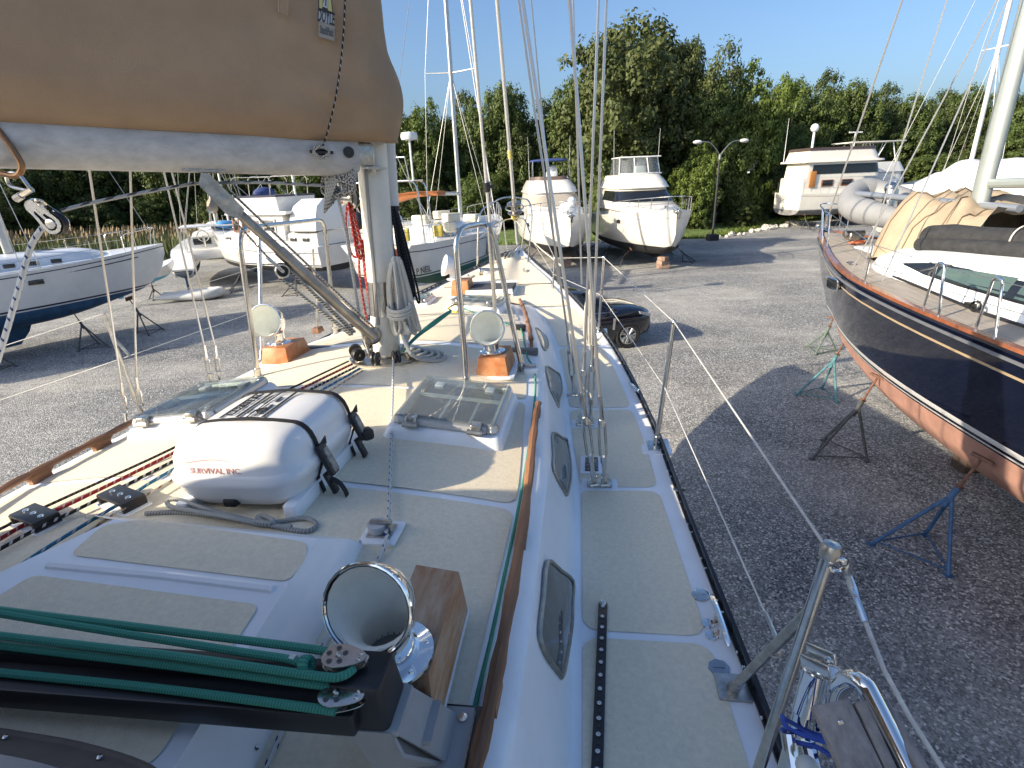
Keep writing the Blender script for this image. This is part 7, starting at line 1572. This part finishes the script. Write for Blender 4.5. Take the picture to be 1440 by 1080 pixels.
for sx in (1, -1):
    for y in (1.42, -1.4):
        c = V((sx*.83, y, .37)); mb = MB(); mb.lathe([(.24, -.11), (.33, -.125), (.365, -.1), (.37, 0), (.365, .1), (.33, .125), (.24, .11)], c, (1, 0, 0), 32, 0); w_ = mb.build('wheel', tyre, car, local=True)
        mb = MB(); mb.lathe([(.25, .1), (.245, .115), (.225, .12), (.215, .05), (.001, .04)], c, (sx, 0, 0), 28, 0)
        for k in range(7):
            for dd in (-.13, .13): a = k*2*PI/7+dd; p = c+V((sx*.115, 0, 0)); mb.cyl(p+V((0, math.cos(a-dd*.6)*.04, math.sin(a-dd*.6)*.04)), p+V((-.005*sx, math.cos(a)*.225, math.sin(a)*.225)), .017, n=5)
        mb.lathe([(.055, .1), (.05, .13), (.001, .135)], c, (sx, 0, 0), 14); mb.build('rim', [rimm], w_, local=True)
        mb = MB(); mb.lathe([(.4, .0), (.4, .012), (.1, .012)], V((sx*.938, y, .38)), (sx, 0, 0), 28); mb.build('wheel_arch', blackrub, car, local=True) if False else None
    mb = MB(); mb.loft([[V((sx*x, y, z)) for x, y, z in ((.84, 2.12, .9), (.9, 1.92, .98), (.925, 1.72, 1.03), (.922, 1.76, .95), (.86, 2.1, .83))], [V((sx*(x+.02), y+.02, z)) for x, y, z in ((.84, 2.12, .9), (.9, 1.92, .98), (.925, 1.72, 1.03), (.922, 1.76, .95), (.86, 2.1, .83))]], cap=(1, 1)); mb.build('headlight', M('headlight_glass', (.5, .52, .55), .08, .3), car, local=True)
    mb = MB(); mb.prism([V((sx*.955, y, z)) for y, z in ((.95, .92), (1.03, .9), (.99, .58), (.93, .6))], V((sx*.012, 0, 0))); mb.build('side_vent', chrome, car, local=True)
    mb = MB(); mb.rbox((sx*1.0, .85, 1.12), (.2, .12, .16), .05); mb.build('mirror', paint, car, local=True)
    for y in (.2, -.9): mb = MB(); mb.rbox((sx*.955, y-.1, .93), (.03, .22, .03), .01); mb.build('handle', chrome, car, local=True)
mb = MB(); mb.rbox((0, 2.17, .62), (1.0, .08, .3), .03); mb.build('grille', black, car, local=True)
# ================================================================ gravel yard
gm = bpy.data.materials.new('crushed_stone'); gm.use_nodes = True; nt = gm.node_tree; L = nt.links.new; b = nt.nodes['Principled BSDF']; b.inputs['Roughness'].default_value = .9; b.inputs['Specular IOR Level'].default_value = .25
tc = nt.nodes.new('ShaderNodeTexCoord')
def node(t, **k):
    q = nt.nodes.new(t)
    for a, v in k.items(): q.inputs[a].default_value = v
    return q
def ramp(src, els):
    r = nt.nodes.new('ShaderNodeValToRGB'); e = r.color_ramp.elements
    e[0].position, e[0].color = els[0][0], (*els[0][1], 1); e[1].position, e[1].color = els[-1][0], (*els[-1][1], 1)
    for p, c in els[1:-1]: k = e.new(p); k.color = (*c, 1)
    L(src, r.inputs[0]); return r.outputs[0]
def mixc(f, a, c, mode='MIX'):
    x = nt.nodes.new('ShaderNodeMix'); x.data_type = 'RGBA'; x.blend_type = mode
    if isinstance(f, float): x.inputs[0].default_value = f
    else: L(f, x.inputs[0])
    L(a, x.inputs[6]); L(c, x.inputs[7]); return x.outputs[2]
def mth(op, a, c):
    q = nt.nodes.new('ShaderNodeMath'); q.operation = op; q.use_clamp = op in ('MULTIPLY', 'ADD')
    for i, v in enumerate((a, c)):
        if isinstance(v, (int, float)): q.inputs[i].default_value = v
        else: L(v, q.inputs[i])
    return q.outputs[0]
vo = node('ShaderNodeTexVoronoi', Scale=44.); L(tc.outputs['Object'], vo.inputs['Vector']); sp = nt.nodes.new('ShaderNodeSeparateColor'); L(vo.outputs['Color'], sp.inputs[0])
stone = ramp(sp.outputs[0], [(0, (.055, .06, .068)), (.5, (.18, .187, .194)), (.85, (.33, .33, .325)), (1, (.68, .67, .63))])
pale_gravel = ramp(sp.outputs[1], [(0, (.46, .44, .385)), (.5, (.66, .635, .56)), (1, (.84, .81, .72))])
sx = nt.nodes.new('ShaderNodeSeparateXYZ'); L(tc.outputs['Object'], sx.inputs[0])
n1 = node('ShaderNodeTexNoise', Scale=.22, Detail=5.); L(tc.outputs['Object'], n1.inputs['Vector'])
n2 = node('ShaderNodeTexNoise', Scale=1.3, Detail=7., Roughness=.7); L(tc.outputs['Object'], n2.inputs['Vector'])
mp = nt.nodes.new('ShaderNodeMapping'); mp.inputs['Rotation'].default_value = (0, 0, R(-28)); mp.inputs['Scale'].default_value = (.05, .9, 1); L(tc.outputs['Object'], mp.inputs['Vector'])
n3 = node('ShaderNodeTexNoise', Scale=1., Detail=3.); L(mp.outputs[0], n3.inputs['Vector'])
vo2 = node('ShaderNodeTexVoronoi', Scale=17.); L(tc.outputs['Object'], vo2.inputs['Vector']); sp2 = nt.nodes.new('ShaderNodeSeparateColor'); L(vo2.outputs['Color'], sp2.inputs[0])
stone = mixc(mth('MULTIPLY', mth('SUBTRACT', sp2.outputs[2], .62), 1.1), stone, ramp(sp2.outputs[0], [(0, (.09, .095, .1)), (.6, (.26, .265, .27)), (1, (.6, .59, .56))]))
# gravel turns paler ahead and to the right, mixed in by position
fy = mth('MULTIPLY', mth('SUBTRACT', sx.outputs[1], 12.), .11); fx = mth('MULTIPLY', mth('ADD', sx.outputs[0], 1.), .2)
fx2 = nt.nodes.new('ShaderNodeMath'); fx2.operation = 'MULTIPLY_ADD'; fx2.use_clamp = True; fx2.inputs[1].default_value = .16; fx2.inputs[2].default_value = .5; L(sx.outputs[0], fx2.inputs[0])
pale_area = mth('MULTIPLY', fy, fx2.outputs[0])
pale_mix = mth('ADD', mth('MULTIPLY', pale_area, .92), mth('MULTIPLY', mth('SUBTRACT', n1.outputs['Fac'], .44), 1.3))
pale_mix = mth('ADD', pale_mix, mth('MULTIPLY', mth('SUBTRACT', n3.outputs['Fac'], .5), .7))
col = mixc(pale_mix, stone, pale_gravel)
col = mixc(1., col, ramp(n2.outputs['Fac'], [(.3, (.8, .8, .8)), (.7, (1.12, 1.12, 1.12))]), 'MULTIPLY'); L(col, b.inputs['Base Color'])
bp = node('ShaderNodeBump', Strength=.7, Distance=.02); L(vo.outputs['Distance'], bp.inputs['Height']); bp.invert = True; L(bp.outputs[0], b.inputs['Normal'])
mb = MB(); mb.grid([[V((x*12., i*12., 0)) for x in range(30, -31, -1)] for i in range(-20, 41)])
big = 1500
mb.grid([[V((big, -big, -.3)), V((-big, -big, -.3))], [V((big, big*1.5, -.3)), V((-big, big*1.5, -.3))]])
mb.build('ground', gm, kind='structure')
# ================================================================ light
SUN_AZ, SUN_EL = 22., 25.           # light travels towards +x, slightly ahead
ld = V((math.cos(R(SUN_AZ))*math.cos(R(SUN_EL)), math.sin(R(SUN_AZ))*math.cos(R(SUN_EL)), -math.sin(R(SUN_EL))))
sl_ = bpy.data.lights.new('sun', 'SUN'); sl_.energy = 4.8; sl_.angle = R(.53); sl_.color = (1, .86, .65)
so = bpy.data.objects.new('sun', sl_); COL.objects.link(so); so.rotation_euler = (-ld).to_track_quat('Z', 'Y').to_euler()
w = bpy.data.worlds.new('World'); scene.world = w; w.use_nodes = True; nt = w.node_tree; bg = nt.nodes['Background']
sk = nt.nodes.new('ShaderNodeTexSky'); sk.sky_type = 'NISHITA'; sk.sun_disc = False; sk.sun_elevation = R(SUN_EL)
sk.sun_rotation = math.atan2(-ld.x, -ld.y); sk.air_density = 1.; sk.dust_density = 3.6; sk.ozone_density = 5.
nt.links.new(sk.outputs[0], bg.inputs[0]); bg.inputs[1].default_value = .132
scene.view_settings.view_transform = 'Standard'; scene.view_settings.look = 'None'; scene.view_settings.exposure = .82; scene.view_settings.gamma = 1
scene.cycles.use_denoising = True; scene.cycles.max_bounces = 6; scene.cycles.transparent_max_bounces = 12; scene.cycles.caustics_reflective = False; scene.cycles.caustics_refractive = False
